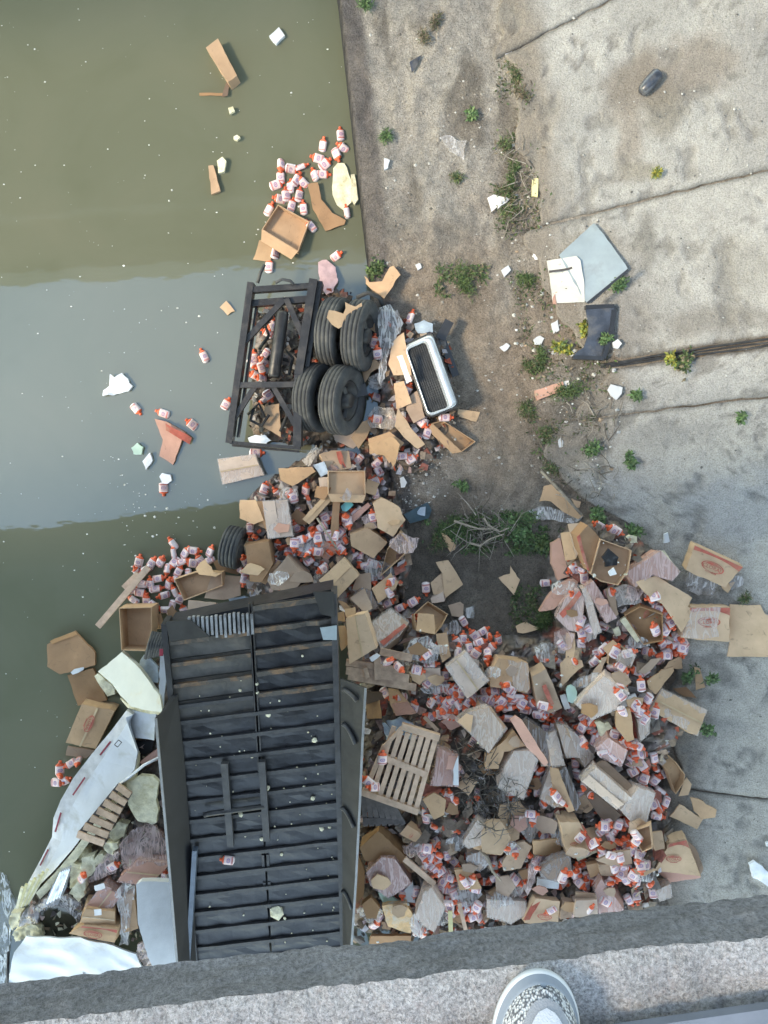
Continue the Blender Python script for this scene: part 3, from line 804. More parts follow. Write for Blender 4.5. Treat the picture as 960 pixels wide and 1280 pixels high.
for (a_, b_) in (((428, 905), (444, 930)), ((427, 1010), (442, 1034)), ((428, 1114), (440, 1136)), ((428, 862), (446, 876))):
    mb = MB(); pts = []
    for i in range(6):
        t = i / 5; x = a_[0] + (b_[0] - a_[0]) * t; y = a_[1] + (b_[1] - a_[1]) * t ** 1.7
        pts.append(Tpx(x, y, 0.05 + 0.16 * t))
    mb.tube(pts, 0.028, 6); part(mb, 'skirt_bracket', 'trailer_beam', trailer)
# aluminium floor ribs torn open at the upper left
for i in range(15):
    x0 = 236 + i * 5.6; y0 = 773 - i * 0.35
    mb = MB(); p0 = Tpx(x0, y0 - R.uniform(0, 3), -0.02); p1 = Tpx(x0 + 1.5, y0 + 24 + R.uniform(-2, 3), 0.0); mb.bar(p0, p1, 0.03, 0.05, tn); part(mb, 'floor_rib', 'aluminium', trailer)
mb = MB(); q = [Tpx(207, 777, 0.02), Tpx(238, 775, 0.02), Tpx(262, 796, 0.02), Tpx(212, 802, 0.02)]; mb.prism(q, [p - tn * 0.02 for p in q]); part(mb, 'torn_plate', 'skirt_grey', trailer)
mb = MB(); q = [Tpx(391, 740, 0.03), Tpx(417, 740, 0.03), Tpx(419, 772, 0.03), Tpx(402, 768, 0.03)]; mb.prism(q, [p - tn * 0.015 for p in q]); part(mb, 'torn_plate', 'skirt_grey', trailer)
mb = MB(); q = [Tpx(400, 785, 0.03), Tpx(421, 782, 0.03), Tpx(421, 800, 0.03), Tpx(404, 800, 0.03)]; mb.prism(q, [p - tn * 0.015 for p in q]); part(mb, 'torn_plate', 'sheet_grey', trailer)
# scatter of foam crumbs lying on the belly
def crumb(mbx, c, r, seed):
    bm = bmesh.new(); bmesh.ops.create_icosphere(bm, subdivisions=1, radius=r)
    vs = [c + Vector((v.co.x * (1 + 0.5 * mnoise.noise(v.co * 9 / max(r, .01) + Vector((seed, 0, 0)))), v.co.y * (1 + 0.5 * mnoise.noise(v.co * 7 / max(r, .01) + Vector((0, seed, 0)))), v.co.z * 0.5)) for v in bm.verts]
    mbx.add(vs, [tuple(v.index for v in f.verts) for f in bm.faces]); bm.free()
mb = MB()
for (x, y, r) in [(322, 866, .03), (335, 893, .05), (393, 925, .05), (315, 945, .04), (334, 985, .05), (301, 1018, .05), (327, 1049, .035), (380, 984, .03), (402, 982, .03), (369, 988, .025),
                  (402, 1036, .045), (356, 1148, .03), (352, 1068, .03), (301, 850, .02), (321, 855, .03), (349, 876, .02), (378, 820, .02), (300, 863, .025), (391, 998, .04), (412, 1034, .03)] + \
                 [(R.uniform(240, 420), R.uniform(870, 1180), R.uniform(.008, .018)) for _ in range(70)]:
    crumb(mb, Tpx(x, y, -0.025), r * 0.8, x)
o = mb.build('foam_crumbs', 'foam'); tag(o, 'pale foam crumbs sprinkled over the black trailer belly', 'foam', kind='stuff')
mb = MB(); crumb(mb, Tpx(346, 1140, 0.0), 0.10, 3.3); o = mb.build('foam_chunk', 'foam'); tag(o, 'largest pale foam lump on the black trailer belly', 'foam')

# ------------------------------------------------------------------ bogie with twin tyres
bog = empty('trailer_bogie', P(340, 460, 0)); tag(bog, 'black steel wheel bogie frame with four twin tyres lying at the water edge', 'trailer bogie')
ZB = 0.80
def b2(x, y, z=ZB): 
    q = px('2', [(x, y)])[0]; return P(q[0], q[1], z)
def fb(name, a, b, w, h, z=ZB, z2=None, mat='frame_black'):
    mb = MB(); mb.bar(b2(*a, z), b2(*b, z if z2 is None else z2), w, h); return part(mb, name, mat, bog)
fb('side_rail', (150, 92), (72, 660), 0.085, 0.20)
fb('side_rail', (172, 165), (104, 640), 0.03, 0.10, 0.62)
fb('side_rail', (372, 80), (318, 420), 0.11, 0.22, ZB + .002); fb('side_rail', (318, 420), (314, 672), 0.11, 0.22, ZB + .004)
fb('side_rail', (397, 88), (349, 395), 0.055, 0.24, ZB - .10)
fb('cross_beam', (150, 118), (362, 104), 0.075, 0.12, ZB - .013)
fb('cross_beam', (150, 166), (360, 150), 0.085, 0.12, ZB - .09)
fb('cross_beam', (98, 455), (312, 453), 0.075, 0.13, ZB - .010)
fb('cross_beam', (76, 658), (325, 678), 0.045, 0.14, ZB - .016); fb('cross_beam', (84, 668), (320, 690), 0.03, 0.1, ZB - .2)
fb('brace', (124, 306), (268, 152), 0.075, 0.06, ZB - .045); fb('brace', (275, 150), (338, 292), 0.075, 0.06, ZB - .042)
fb('brace', (80, 590), (165, 460), 0.07, 0.06, ZB - .045); fb('brace', (228, 458), (306, 594), 0.07, 0.06, ZB - .042)
mb = MB(); a_ = b2(264, 196, ZB - .08); b_ = b2(232, 428, ZB - .08); d_ = (b_ - a_); ln = d_.length
mb.lathe([(0, 0.001), (0.0, 0.07), (0.03, 0.085), (ln - .03, 0.085), (ln, 0.07), (ln, 0.001)], a_, d_, 20); part(mb, 'air_tank', 'frame_black', bog)
for k, (pts, zz) in enumerate([([(175, 95), (185, 60), (200, 30)], .5), ([(238, 95), (262, 82), (290, 88), (302, 100)], .85), ([(180, 330), (215, 280), (200, 240), (230, 215)], .45), ([(270, 330), (300, 360), (285, 420)], .5),
                         ([(160, 540), (150, 580), (190, 600), (215, 560)], .5), ([(140, 560), (180, 520), (200, 570)], .48), ([(260, 500), (280, 560), (255, 620)], .45)]):
    mb = MB(); mb.tube([b2(x, y, zz) for x, y in pts], 0.022, 6); part(mb, 'air_hose', 'rubber', bog)
fb('axle_tube', (330, 300), (560, 262), 0.16, 0.16, 0.45); fb('axle_tube', (325, 520), (560, 470), 0.16, 0.16, 0.45)
for (a_, b_) in (((345, 300), (372, 292)), ((340, 345), (368, 338)), ((330, 480), (352, 474)), ((326, 560), (350, 556))):
    mb = MB(); p_ = b2(*a_, .62); q_ = b2(*b_, .62); d_ = q_ - p_; ln = d_.length
    mb.lathe([(0, .001), (0, .06), (.02, .085), (ln * .45, .085), (ln * .5, .095), (ln * .55, .085), (ln, .07), (ln, .001)], p_, d_, 16); part(mb, 'brake_chamber', 'rim', bog)
for x0, y0, y1 in ((352, 250, 400), (342, 430, 600)):
    for k in range(4):
        mb = MB(); sh = k * 14
        pts = [b2(x0 - (y - y0) * .12 + k * 2, y, .66 - .035 * k + .06 * math.sin(math.pi * (y - y0) / (y1 - y0)) * -1) for y in np.linspace(y0 + sh, y1 - sh, 7)]
        for i in range(6): mb.bar(pts[i], pts[i + 1], .08, .018)
        part(mb, 'leaf_spring', 'frame_black', bog)
def wheel(c, axis, rad=0.475, wid=0.29, name='wheel', root=bog, show_rim=True):
    axis = axis.normalized()
    h = wid / 2; g = 0.012
    prof = [(-h * .55, rad * .56), (-h * .9, rad * .62), (-h, rad * .80), (-h * .93, rad * .93), (-h * .78, rad * .985)]
    for k in range(4):
        t = -h * .62 + k * h * .41
        prof += [(t - .006, rad * .995), (t - .004, rad * .995 - g), (t + .006, rad * .995 - g), (t + .008, rad)]
    prof += [(h * .78, rad * .985), (h * .93, rad * .93), (h, rad * .80), (h * .9, rad * .62), (h * .55, rad * .56), (0, rad * .55), (-h * .55, rad * .56)]
    mb = MB(); mb.lathe(prof, c, axis, 56)
    if root is None: 
        return mb
    ty = part(mb, 'tyre', 'rubber', root)
    mb = MB()
    mb.lathe([(h * .62, rad * .575), (h * .70, rad * .60), (h * .66, rad * .52), (h * .1, rad * .47), (-h * .1, rad * .30), (h * .35, rad * .27), (h * .5, rad * .25), (h * .9, rad * .20), (h * .95, rad * .14), (h * .95, 0.001)], c, axis, 28)
    rm = part(mb, 'rim', 'rim', ty)
    a = axis.cross(Vector((0, .2, 1))).normalized(); b = axis.cross(a)
    mb = MB()
    for k in range(10):
        w = 2 * math.pi * k / 10; p = c + (a * math.cos(w) + b * math.sin(w)) * rad * .37
        mb.tube([p + axis * (-h * .05), p + axis * (h * .22)], 0.014, 6)
    for w in (0, 2.1, 4.2): 
        p = c + (a * math.cos(w) + b * math.sin(w)) * rad * .2; mb.bar(p + axis * (h * .6), p + axis * (h * .6) + (a * math.cos(w) + b * math.sin(w)) * rad * .3, 0.05, 0.02)
    part(mb, 'lug_nuts', 'rim', ty)
    return ty
ax1 = Vector((math.cos(math.radians(24)), -0.12, math.sin(math.radians(24))))
def pc(x, y, z): return P(x, y, z)
wheel(pc(396, 497, 0.46), ax1); wheel(pc(396, 497, 0.46) + ax1.normalized() * 0.40, ax1)
ax2 = Vector((math.cos(math.radians(16)), -0.14, math.sin(math.radians(16))))
wheel(pc(419, 416, 0.48), ax2); wheel(pc(419, 416, 0.48) + ax2.normalized() * 0.37, ax2)
mbw = wheel(P(292, 684, 0.34), Vector((1, -0.22, 0.12)), 0.30, 0.27, root=None)
o = recentre(mbw.build('tyre', 'rubber')); tag(o, 'single black tyre standing in water beside the cartons left of the heap', 'tyre')

# ------------------------------------------------------------------ black grille with bright frame
gr = empty('grille_panel', P(540, 465, 0.5)); tag(gr, 'black mesh grille in a rounded bright metal frame leaning beside the tyres', 'grille')
gc = P(540, 465, 0.62); ggx, ggy = 0.30, 0.05
def G(x, y, h=0.0):
    q = px('22', [(x, y)])[0]; return Pplane(q[0], q[1], gc + Vector((0, 0, h)), ggx, ggy)
def rrect(c4, r, n=6):
    out = []
    for i in range(4):
        p0 = Vector(c4[i - 1]); p1 = Vector(c4[i]); p2 = Vector(c4[(i + 1) % 4])
        a = p1 + (p0 - p1).normalized() * r; b = p1 + (p2 - p1).normalized() * r
        for k in range(n + 1):
            t = k / n; out.append((a * (1 - t) + p1 * t) * (1 - t) + (p1 * (1 - t) + b * t) * t)
    return out
outer = rrect([(585, 318), (742, 246), (885, 640), (722, 705)], 36)
inner = rrect([(606, 336), (706, 292), (832, 650), (726, 684)], 24)
def frame_mesh(o2, i2, h0, hi, depth):
    n = len(o2); mb = MB()
    A_ = [G(p.x, p.y, h0) for p in o2]; B_ = [G(p.x, p.y, hi) for p in i2]; A2 = [p - Vector((0, 0, depth)) for p in A_]; B2 = [p - Vector((0, 0, depth)) for p in B_]
    mid_ = [(a + b) / 2 + Vector((0, 0, 0.02)) for a, b in zip(A_, B_)]
    rows = [A2, A_, mid_, B_, B2]; vs = [p for r in rows for p in r]
    fs = [(i * n + k, i * n + (k + 1) % n, (i + 1) * n + (k + 1) % n, (i + 1) * n + k) for i in range(4) for k in range(n)]
    mb.add(vs, fs, True); return mb
part(frame_mesh(outer, inner, 0.0, 0.01, 0.10), 'frame', 'chrome', gr)
outer2 = rrect([(574, 312), (744, 236), (896, 648), (716, 716)], 40)
part(frame_mesh(outer2, outer, -0.03, -0.02, 0.10), 'rubber_seal', 'plastic_black', gr)
mb = MB(); n = len(inner); mb.add([G(p.x, p.y, -0.05) for p in inner], [tuple(range(n - 1, -1, -1))]); part(mb, 'mesh_back', 'plastic_black', gr)
mb = MB()
for k in range(1, 26):
    t = k / 26; a_ = (606 + (726 - 606) * t, 336 + (684 - 336) * t); b_ = (706 + (832 - 706) * t, 292 + (650 - 292) * t)
    mb.bar(G(*a_, -0.035), G(*b_, -0.035), 0.014, 0.01)
for k in range(1, 9):
    t = k / 9; a_ = (606 + 100 * t, 336 - 44 * t); b_ = (726 + 106 * t, 684 - 34 * t)
    mb.bar(G(*a_, -0.028), G(*b_, -0.028), 0.014, 0.012)
part(mb, 'grille_bars', 'rubber', gr)
mb = MB(); mb.bar(P(550, 424, .45), P(562, 401, .5), 0.13, 0.05); mb.bar(P(552, 422, .40), P(570, 470, .35), 0.10, 0.06)
o = recentre(mb.build('plastic_bracket', 'plastic_black')); tag(o, 'angled black plastic bracket behind the bright framed grille', 'bracket')
# ------------------------------------------------------------------ pile height map: things settle on what lies below them
GS = 0.05; GX0, GY0 = -6.0, -7.0; GNX, GNY = 280, 280
gxs = GX0 + (np.arange(GNX) + 0.5) * GS; gys = GY0 + (np.arange(GNY) + 0.5) * GS
HX, HY = np.meshgrid(gxs, gys, indexing='ij')
H = np.maximum(ground(HX, HY), 0.0) + 0.06 * sstep(-0.15, 0.05, HX - toe(HY))
def inside(poly, X, Y):
    r = np.zeros(X.shape, bool); n = len(poly)
    for i in range(n):
        x1, y1 = poly[i][0], poly[i][1]; x2, y2 = poly[(i + 1) % n][0], poly[(i + 1) % n][1]
        if y1 == y2: continue
        c = ((y1 > Y) != (y2 > Y)) & (X < (x2 - x1) * (Y - y1) / (y2 - y1) + x1)
        r ^= c
    return r
def blur(a, k):
    for _ in range(k):
        a = (a + np.roll(a, 1, 0) + np.roll(a, -1, 0) + np.roll(a, 1, 1) + np.roll(a, -1, 1)) / 5
    return a
HEAPS = {'right': ([(436, 775), (500, 765), (560, 790), (630, 800), (700, 800), (690, 690), (725, 650), (765, 660), (810, 700), (825, 770), (800, 850), (835, 890), (795, 960), (830, 1000), (810, 1060), (800, 1160), (440, 1260), (445, 860)], 0.42),
         'mid': ([(310, 620), (400, 565), (480, 590), (500, 640), (510, 700), (495, 760), (430, 780), (300, 740)], 0.34),
         'left': ([(160, 730), (210, 685), (300, 690), (310, 750), (215, 780), (150, 800)], 0.08),
         'bogie': ([(318, 375), (440, 350), (445, 560), (306, 548)], 0.20),
         'wheels': ([(440, 370), (560, 420), (575, 520), (540, 590), (440, 590), (470, 480)], 0.16),
         'shell': ([(165, 890), (205, 810), (215, 1000), (225, 1240), (15, 1240), (35, 1130), (100, 1000)], 0.38)}
mound = np.zeros_like(H)
for nm, (pl, hh_) in HEAPS.items():
    w_ = [P(x, y, 0.3) for x, y in pl]
    mk = inside(w_, HX, HY).astype(float)
    mound = np.maximum(mound, blur(mk, 14) * hh_ * (0.55 + 0.9 * fbm(HX, HY, 1.6, 3, 44)))
heapmask = mound > 0.10
H = H + mound
MASS = H.copy()
# trailer body as a lump in the height map
def lump(pts_w, top):
    global H
    mk = inside(pts_w, HX, HY); H[mk] = np.maximum(H[mk], top)

def hsample(poly):
    mk = inside(poly, HX, HY)
    if mk.sum() < 3:
        cx = sum(p[0] for p in poly) / len(poly); cy = sum(p[1] for p in poly) / len(poly)
        i = int(np.clip((cx - GX0) / GS, 1, GNX - 2)); j = int(np.clip((cy - GY0) / GS, 1, GNY - 2))
        mk = np.zeros(H.shape, bool); mk[i - 1:i + 2, j - 1:j + 2] = True
    return mk
LASTPX = [(0, 0)]
def settle(pp, show, tilt=0.5, pct=55, jit=0.06, z=None):
    """world outline for pixel polygon pp, resting on the height map"""
    LASTPX[0] = (sum(q[0] for q in pp) / len(pp), sum(q[1] for q in pp) / len(pp))
    zc = 0.3 if z is None else z
    for _ in range(3):
        w_ = [P(x, y, zc) for x, y in pp]; mk = hsample(w_)
        if z is None: zc = float(np.percentile(H[mk], pct)) + show
    cx = sum(p.x for p in w_) / len(w_); cy = sum(p.y for p in w_) / len(w_)
    gx_ = gy_ = 0.0
    if mk.sum() > 8 and tilt > 0:
        A_ = np.stack([HX[mk] - cx, HY[mk] - cy, np.ones(mk.sum())], 1)
        s_, *_ = np.linalg.lstsq(A_, H[mk], rcond=None)
        gx_, gy_ = np.clip(s_[:2] * tilt, -0.4, 0.4)
    gx_ += R.uniform(-jit, jit); gy_ += R.uniform(-jit, jit)
    c = Vector((cx, cy, zc))
    out = [Pplane(x, y, c, gx_, gy_) for x, y in pp]
    mk = hsample(out)
    H[mk] = np.maximum(H[mk], np.clip(c.z + gx_ * (HX[mk] - cx) + gy_ * (HY[mk] - cy), c.z - .25, c.z + .25) - 0.01)
    return out, c, (gx_, gy_)

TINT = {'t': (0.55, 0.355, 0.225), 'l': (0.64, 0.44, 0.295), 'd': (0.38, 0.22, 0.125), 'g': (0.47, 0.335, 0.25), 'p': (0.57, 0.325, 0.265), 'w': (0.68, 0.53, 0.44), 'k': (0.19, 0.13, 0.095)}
SEED = [100]
def crumple(p, amp, f, seed):
    q = Vector((p.x * f + seed * 1.7, p.y * f - seed * 0.9, p.z * f * 0.5 + seed))
    a = mnoise.noise(q); b = mnoise.noise(q * 2.3)
    return amp * (a + 0.6 * (0.5 - abs(b)) )
def solid(top, thick, amp=0.008, f=3.0, cell=0.07, inset=0.0, drop=None, edge=0.0, seed=None, closed_bottom=True):
    """crumpled slab under an outline: shared-smooth top, own side faces; returns a mesh"""
    seed = seed if seed is not None else SEED[0]; SEED[0] += 1
    bm = bmesh.new()
    if len(top) == 4:
        e1 = max((top[1] - top[0]).length, (top[2] - top[3]).length); e2 = max((top[3] - top[0]).length, (top[2] - top[1]).length)
        n1 = max(2, min(14, int(e1 / cell))); n2 = max(2, min(14, int(e2 / cell)))
        gv = [[bm.verts.new((top[0] * (1 - i / n1) + top[1] * (i / n1)) * (1 - j / n2) + (top[3] * (1 - i / n1) + top[2] * (i / n1)) * (j / n2)) for j in range(n2 + 1)] for i in range(n1 + 1)]
        for i in range(n1):
            for j in range(n2): bm.faces.new((gv[i][j], gv[i + 1][j], gv[i + 1][j + 1], gv[i][j + 1]))
    else:
        bm.faces.new([bm.verts.new(p) for p in top])
        bmesh.ops.triangulate(bm, faces=bm.faces[:])
        for _ in range(4):
            le = [e for e in bm.edges if e.calc_length() > cell * 1.7]
            if not le or len(bm.verts) > 260: break
            bmesh.ops.subdivide_edges(bm, edges=le, cuts=1, use_grid_fill=True)
            bmesh.ops.triangulate(bm, faces=[fc for fc in bm.faces if len(fc.verts) > 4])
    for fc in bm.faces:
        if fc.normal.z == 0: fc.normal_update()
    bm.normal_update()
    if sum(fc.normal.z * fc.calc_area() for fc in bm.faces) < 0: bmesh.ops.reverse_faces(bm, faces=bm.faces[:])
    bm.verts.index_update()
    cen = sum(top, Vector()) / len(top)
    vs = []
    for v in bm.verts:
        p = v.co.copy(); p.z += crumple(p, amp, f, seed)
        if edge and v.is_boundary:
            p.x += edge * mnoise.noise(Vector((p.x * 14, p.y * 14, seed))); p.y += edge * mnoise.noise(Vector((p.y * 14, p.x * 14, seed + 5)))
        vs.append(p)
    fs = [tuple(v.index for v in fc.verts) for fc in bm.faces]; sm = [True] * len(fs)
    n = len(vs)
    be = [(e.verts[0].index, e.verts[1].index, e.link_loops[0]) for e in bm.edges if len(e.link_faces) == 1]
    dn = Vector((0, 0, -thick)) if drop is None else drop
    low = [p + dn + (cen - p).normalized() * inset if inset else p + dn for p in vs]
    sides = []
    for a, b, lp in be:
        if lp.vert.index != a: a, b = b, a
        k = len(vs); vs += [vs[a].copy(), vs[b].copy(), low[b].copy(), low[a].copy()]; fs.append((k + 3, k + 2, k + 1, k)); sm.append(False)
    if closed_bottom:
        k = len(vs); vs += low; fs += [tuple(i + k for i in reversed(fc)) for fc in fs[:len(bm.faces)]]; sm += [True] * len(bm.faces)
    bm.free()
    me = bpy.data.meshes.new('m'); me.from_pydata([tuple(v) for v in vs], [], fs)
    me.polygons.foreach_set('use_smooth', sm); me.update()
    return me
def tintobj(o, c):
    k = R.uniform(0.86, 1.10); t = TINT[c]; h = R.uniform(-0.02, 0.02)
    o.color = (min(1, t[0] * k + h * .3), t[1] * k, max(0, t[2] * k - h * .5), 1)
    return o
def bil(q, u, v):
    return (q[0] * (1 - u) + q[1] * u) * (1 - v) + (q[3] * (1 - u) + q[2] * u) * v

# printed lettering, made once as a flat mesh
def text_mesh(s):
    cu = bpy.data.curves.new('print', 'FONT'); cu.body = s; cu.align_x = 'CENTER'; cu.align_y = 'CENTER'; cu.size = 1.0; cu.offset = 0.012
    cu.resolution_u = 2
    ob = bpy.data.objects.new('print', cu); COL.objects.link(ob)
    dg = bpy.context.evaluated_depsgraph_get()
    me = bpy.data.meshes.new_from_object(ob.evaluated_get(dg))
    bpy.data.objects.remove(ob)
    vs = [v.co.copy() for v in me.vertices]; fs = [tuple(p.vertices) for p in me.polygons]
    return vs, fs
TXT = text_mesh('CLORAL')
def logo(root, q, cu=0.5, cv=0.52, size=0.55, off=0.012, band=True, text=True):
    ex = (q[1] - q[0] + q[2] - q[3]).normalized(); ey = (q[0] - q[3] + q[1] - q[2]); ey = (ey - ex * ey.dot(ex)).normalized(); nz = ex.cross(ey)
    if nz.z < 0: nz = -nz
    c = bil(q, cu, cv) + nz * off; wd = ((q[1] - q[0]).length + (q[2] - q[3]).length) * 0.5 * size
    rx = wd * 0.5; ry = rx * 0.44; n = 30
    mb = MB(); ring = []
    for k in range(n):
        w = 2 * math.pi * k / n; ring.append(c + ex * (math.cos(w) * rx) + ey * (math.sin(w) * ry))
    inn = [c + (p - c) * 0.88 for p in ring]
    inn2 = [c + (p - c) * 0.80 + nz * 0.0012 for p in ring]
    mb.add(ring + inn, [(k, (k + 1) % n, n + (k + 1) % n, n + k) for k in range(n)])
    # solid upper and lower parts of the badge, lettering left bare between
    up = [p for p in inn2 if (p - c).dot(ey) > ry * 0.30]; 
    if len(up) > 2: mb.add(up, [tuple(range(len(up)))])
    if text:
        vs, fs = TXT; s = rx * 0.46
        mb.add([c + ex * (p.x * s) + ey * (p.y * s * 0.95 - ry * .12) + nz * 0.002 for p in vs], fs)
        for k in range(9):
            a = c + ex * (rx * (-0.45 + 0.11 * k)) - ey * (ry * 1.18); mb.add([a, a + ex * rx * 0.07, a + ex * rx * 0.07 + ey * ry * (0.2 + 0.08 * (k % 3)), a + ey * ry * (0.2 + 0.08 * (k % 3))], [(0, 1, 2, 3)])
    part(mb, 'printed_badge', 'red_print', root)
    if band:
        mb = MB(); m_ = 12; vs = []
        for i in range(m_ + 1):
            u = i / m_; vs += [bil(q, u, 0.035) + nz * off, bil(q, u, 0.12 + 0.13 * (2 * u - 1) ** 2 * (1 if u > .5 else .5)) + nz * off]
        mb.add(vs, [(2 * i, 2 * i + 1, 2 * i + 3, 2 * i + 2) for i in range(m_)]); part(mb, 'printed_band', 'red_print', root)

def grow(poly, d):
    c = sum(poly, Vector()) / len(poly)
    return [p + (p - c).normalized() * d for p in poly]
def film_over(top, root, mat, d=0.015, lift=0.014, amp=0.012, f=7.0, drop=0.16, name='plastic_wrap'):
    g_ = [p + Vector((0, 0, lift)) for p in grow(top, d)]
    me = solid(g_, drop, amp, f, 0.055, closed_bottom=False)
    return part(me, name, mat, root)
GB = 'cartons spilled from the trailer'
ITEMS = []
def finish(root, label, cat, group=None):
    ITEMS.append((*LASTPX[0], label))
    tag(root, label, cat, group); return root
def ctr(w_, z): 
    c = sum(w_, Vector()) / len(w_); return Vector((c.x, c.y, z))

def box(tile, pts, label, c='t', show=0.13, depth=0.26, wrap=None, logo_=None, seam=True, tilt=0.5, pct=55, z=None, jit=0.07, band=True, amp=0.017):
    pp = px(tile, pts); w_, cc, g_ = settle(pp, show, tilt, pct, jit, z)
    root = empty('wrapped_box' if wrap else 'cardboard_box', ctr(w_, cc.z - depth))
    lean = Vector((g_[0], g_[1], 0)) * depth * 0.9 + Vector((R.uniform(-.04, .04), R.uniform(-.04, .04), 0))
    body = part(solid(w_, depth, amp, 3.2, 0.07, inset=0.0, edge=0.014, drop=Vector((0, 0, -depth)) + lean), 'body', 'card', root); tintobj(body, c); col = body.color[:]
    if seam and len(w_) == 4 and not logo_:
        a, b = ((0, 1) if (w_[1] - w_[0]).length > (w_[2] - w_[1]).length else (1, 0))
        for h_ in (0, 1):
            def fp(u, v): return bil(w_, u, v) if a == 0 else bil(w_, v, u)
            v0, v1 = (0.0, 0.492) if h_ == 0 else (0.508, 1.0)
            q = [fp(0, v0), fp(1, v0), fp(1, v1), fp(0, v1)]
            q = [p + Vector((0, 0, 0.012)) for p in q]
            lift = R.uniform(0, 0.02)
            for k in ((2, 3) if h_ == 0 else (0, 1)): q[k] = q[k] + Vector((0, 0, lift))
            if a == 1: pass
            fl = part(solid(q, 0.006, amp * .6, 4, 0.08, edge=0.004), 'flap', 'card', root); fl.color = col
        if R.random() < 0.45:
            q = [fp(0.0, .47), fp(1, .47), fp(1, .53), fp(0, .53)]; q = [p + Vector((0, 0, 0.036)) for p in q]
            part(solid(q, 0.002, amp * .6, 4, 0.08), 'packing_tape', 'tape', root)
    if not logo_ and not wrap and len(w_) == 4 and c in ('t', 'l', 'p') and 'print' not in label and 'plain' not in label and 'packet' not in label and R.random() < 0.45:
        k_ = R.randint(0, 3); logo(root, w_[k_:] + w_[:k_], R.uniform(.4, .6), R.uniform(.45, .6), R.uniform(.35, .5), off=0.040, band=R.random() < .6)
    if logo_: logo(root, w_, *logo_, off=amp * 1.3 + 0.006, band=band)
    if wrap: film_over(w_, root, wrap)
    finish(root, label, 'box', GB); return root
def openbox(tile, pts, label, c='t', show=0.16, depth=0.24, flaps=(0, 2), z=None, logo_=None, tilt=0.6, pct=55):
    pp = px(tile, pts); w_, cc, g_ = settle(pp, show, tilt, pct, 0.08, z)
    root = empty('open_box', ctr(w_, cc.z - depth)); n = len(w_)
    lean = Vector((g_[0], g_[1], -1)) * depth
    cen = sum(w_, Vector()) / n; col = None
    for i in range(n):
        a, b = w_[i], w_[(i + 1) % n]; q = [a, b, b + lean, a + lean]
        nin = (cen - (a + b) / 2); nin.z = 0; nin.normalize(); nin *= 0.010
        mb = MB(); mb.prism(q, [p + nin for p in q]); o = part(mb, 'side_panel', 'card', root)
        if col is None: tintobj(o, c); col = o.color[:]
        o.color = col
    fl = part(solid([p + lean * 0.86 + (cen - p) * 0.02 for p in w_], 0.01, 0.012, 4, 0.08), 'bottom_panel', 'card', root); fl.color = col
    for i in flaps:
        a, b = w_[i % n], w_[(i + 1) % n]; out = ((a + b) / 2 - cen); out.z = 0; out.normalize(); ln = R.uniform(0.10, 0.16)
        q = [a, b, b + out * ln + Vector((0, 0, -0.05)) + (a - b) * .08, a + out * ln + Vector((0, 0, -0.05)) + (b - a) * .08]
        o = part(solid([p + Vector((0, 0, 0.004)) for p in q], 0.008, 0.01, 4, 0.08), 'flap', 'card', root); o.color = col
    if logo_: logo(root, [p + lean * 0.86 for p in w_], *logo_, off=0.025, band=False)
    finish(root, label, 'box', GB); return root
def sheet(tile, pts, label, c='t', show=0.03, thick=0.010, amp=0.032, f=2.0, z=None, name='cardboard_sheet', tilt=0.8, pct=70, edge=0.012, mat='card', cat='cardboard', group='loose cardboard sheets and scraps', jit=0.05):
    pp = px(tile, pts); w_, cc, g_ = settle(pp, show, tilt, pct, jit, z)
    o = link(name, solid(w_, thick, amp, f, 0.07, edge=edge), mat)
    if mat == 'card': tintobj(o, c)
    recentre(o); finish(o, label, cat, group); return o
def scrap(tile, pts, label, c='t', **k):
    k.setdefault('edge', 0.02); k.setdefault('amp', 0.03); k.setdefault('name', 'cardboard_scrap')
    return sheet(tile, pts, label, c, **k)
def film(tile, pts, label, mat='film_clear', amp=0.05, show=0.06, name='plastic_film', cat='plastic film', z=None, f=7.0):
    pp = px(tile, pts); w_, cc, g_ = settle(pp, show, 0.7, 60, 0.08, z)
    o = link(name, solid(w_, 0.05, amp, f, 0.05, edge=0.03, closed_bottom=False), mat)
    recentre(o); tag(o, label, cat, 'crumpled plastic film'); return o
def chunk(tile, pts, label, mat='foam', thick=0.08, show=0.06, name='foam_chunk', cat='foam', amp=0.02, f=7.0, z=None, edge=0.015, group=None, tilt=0.5, cell=0.06, jit=0.06):
    pp = px(tile, pts); w_, cc, g_ = settle(pp, show, tilt, 55, jit, z)
    o = link(name, solid(w_, thick, amp, f, cell, edge=edge), mat)
    recentre(o); tag(o, label, cat, group); return o
def plank(tile, a, b, w, label, mat='wood', h=0.03, z=None, show=0.05, name='plank', cat='plank', parent=None):
    p0, p1 = px(tile, [a, b])
    if z is None:
        wa = P(*p0, 0.3); wb = P(*p1, 0.3); zs = [float(H[int(np.clip((q.x - GX0) / GS, 0, GNX - 1)), int(np.clip((q.y - GY0) / GS, 0, GNY - 1))]) for q in (wa, (wa + wb) / 2, wb)]
        z = max(zs) + show
    mb = MB(); A_ = P(*p0, z); B_ = P(*p1, z + 0.01); n = 5
    for i in range(n): pass
    mb.bar(A_, B_, w, h)
    if parent is not None: return part(mb, name, mat, parent)
    o = recentre(mb.build(name, mat)); tag(o, label, cat); return o
def hz(x, y):
    return float(H[int(np.clip((x - GX0) / GS, 0, GNX - 1)), int(np.clip((y - GY0) / GS, 0, GNY - 1))])

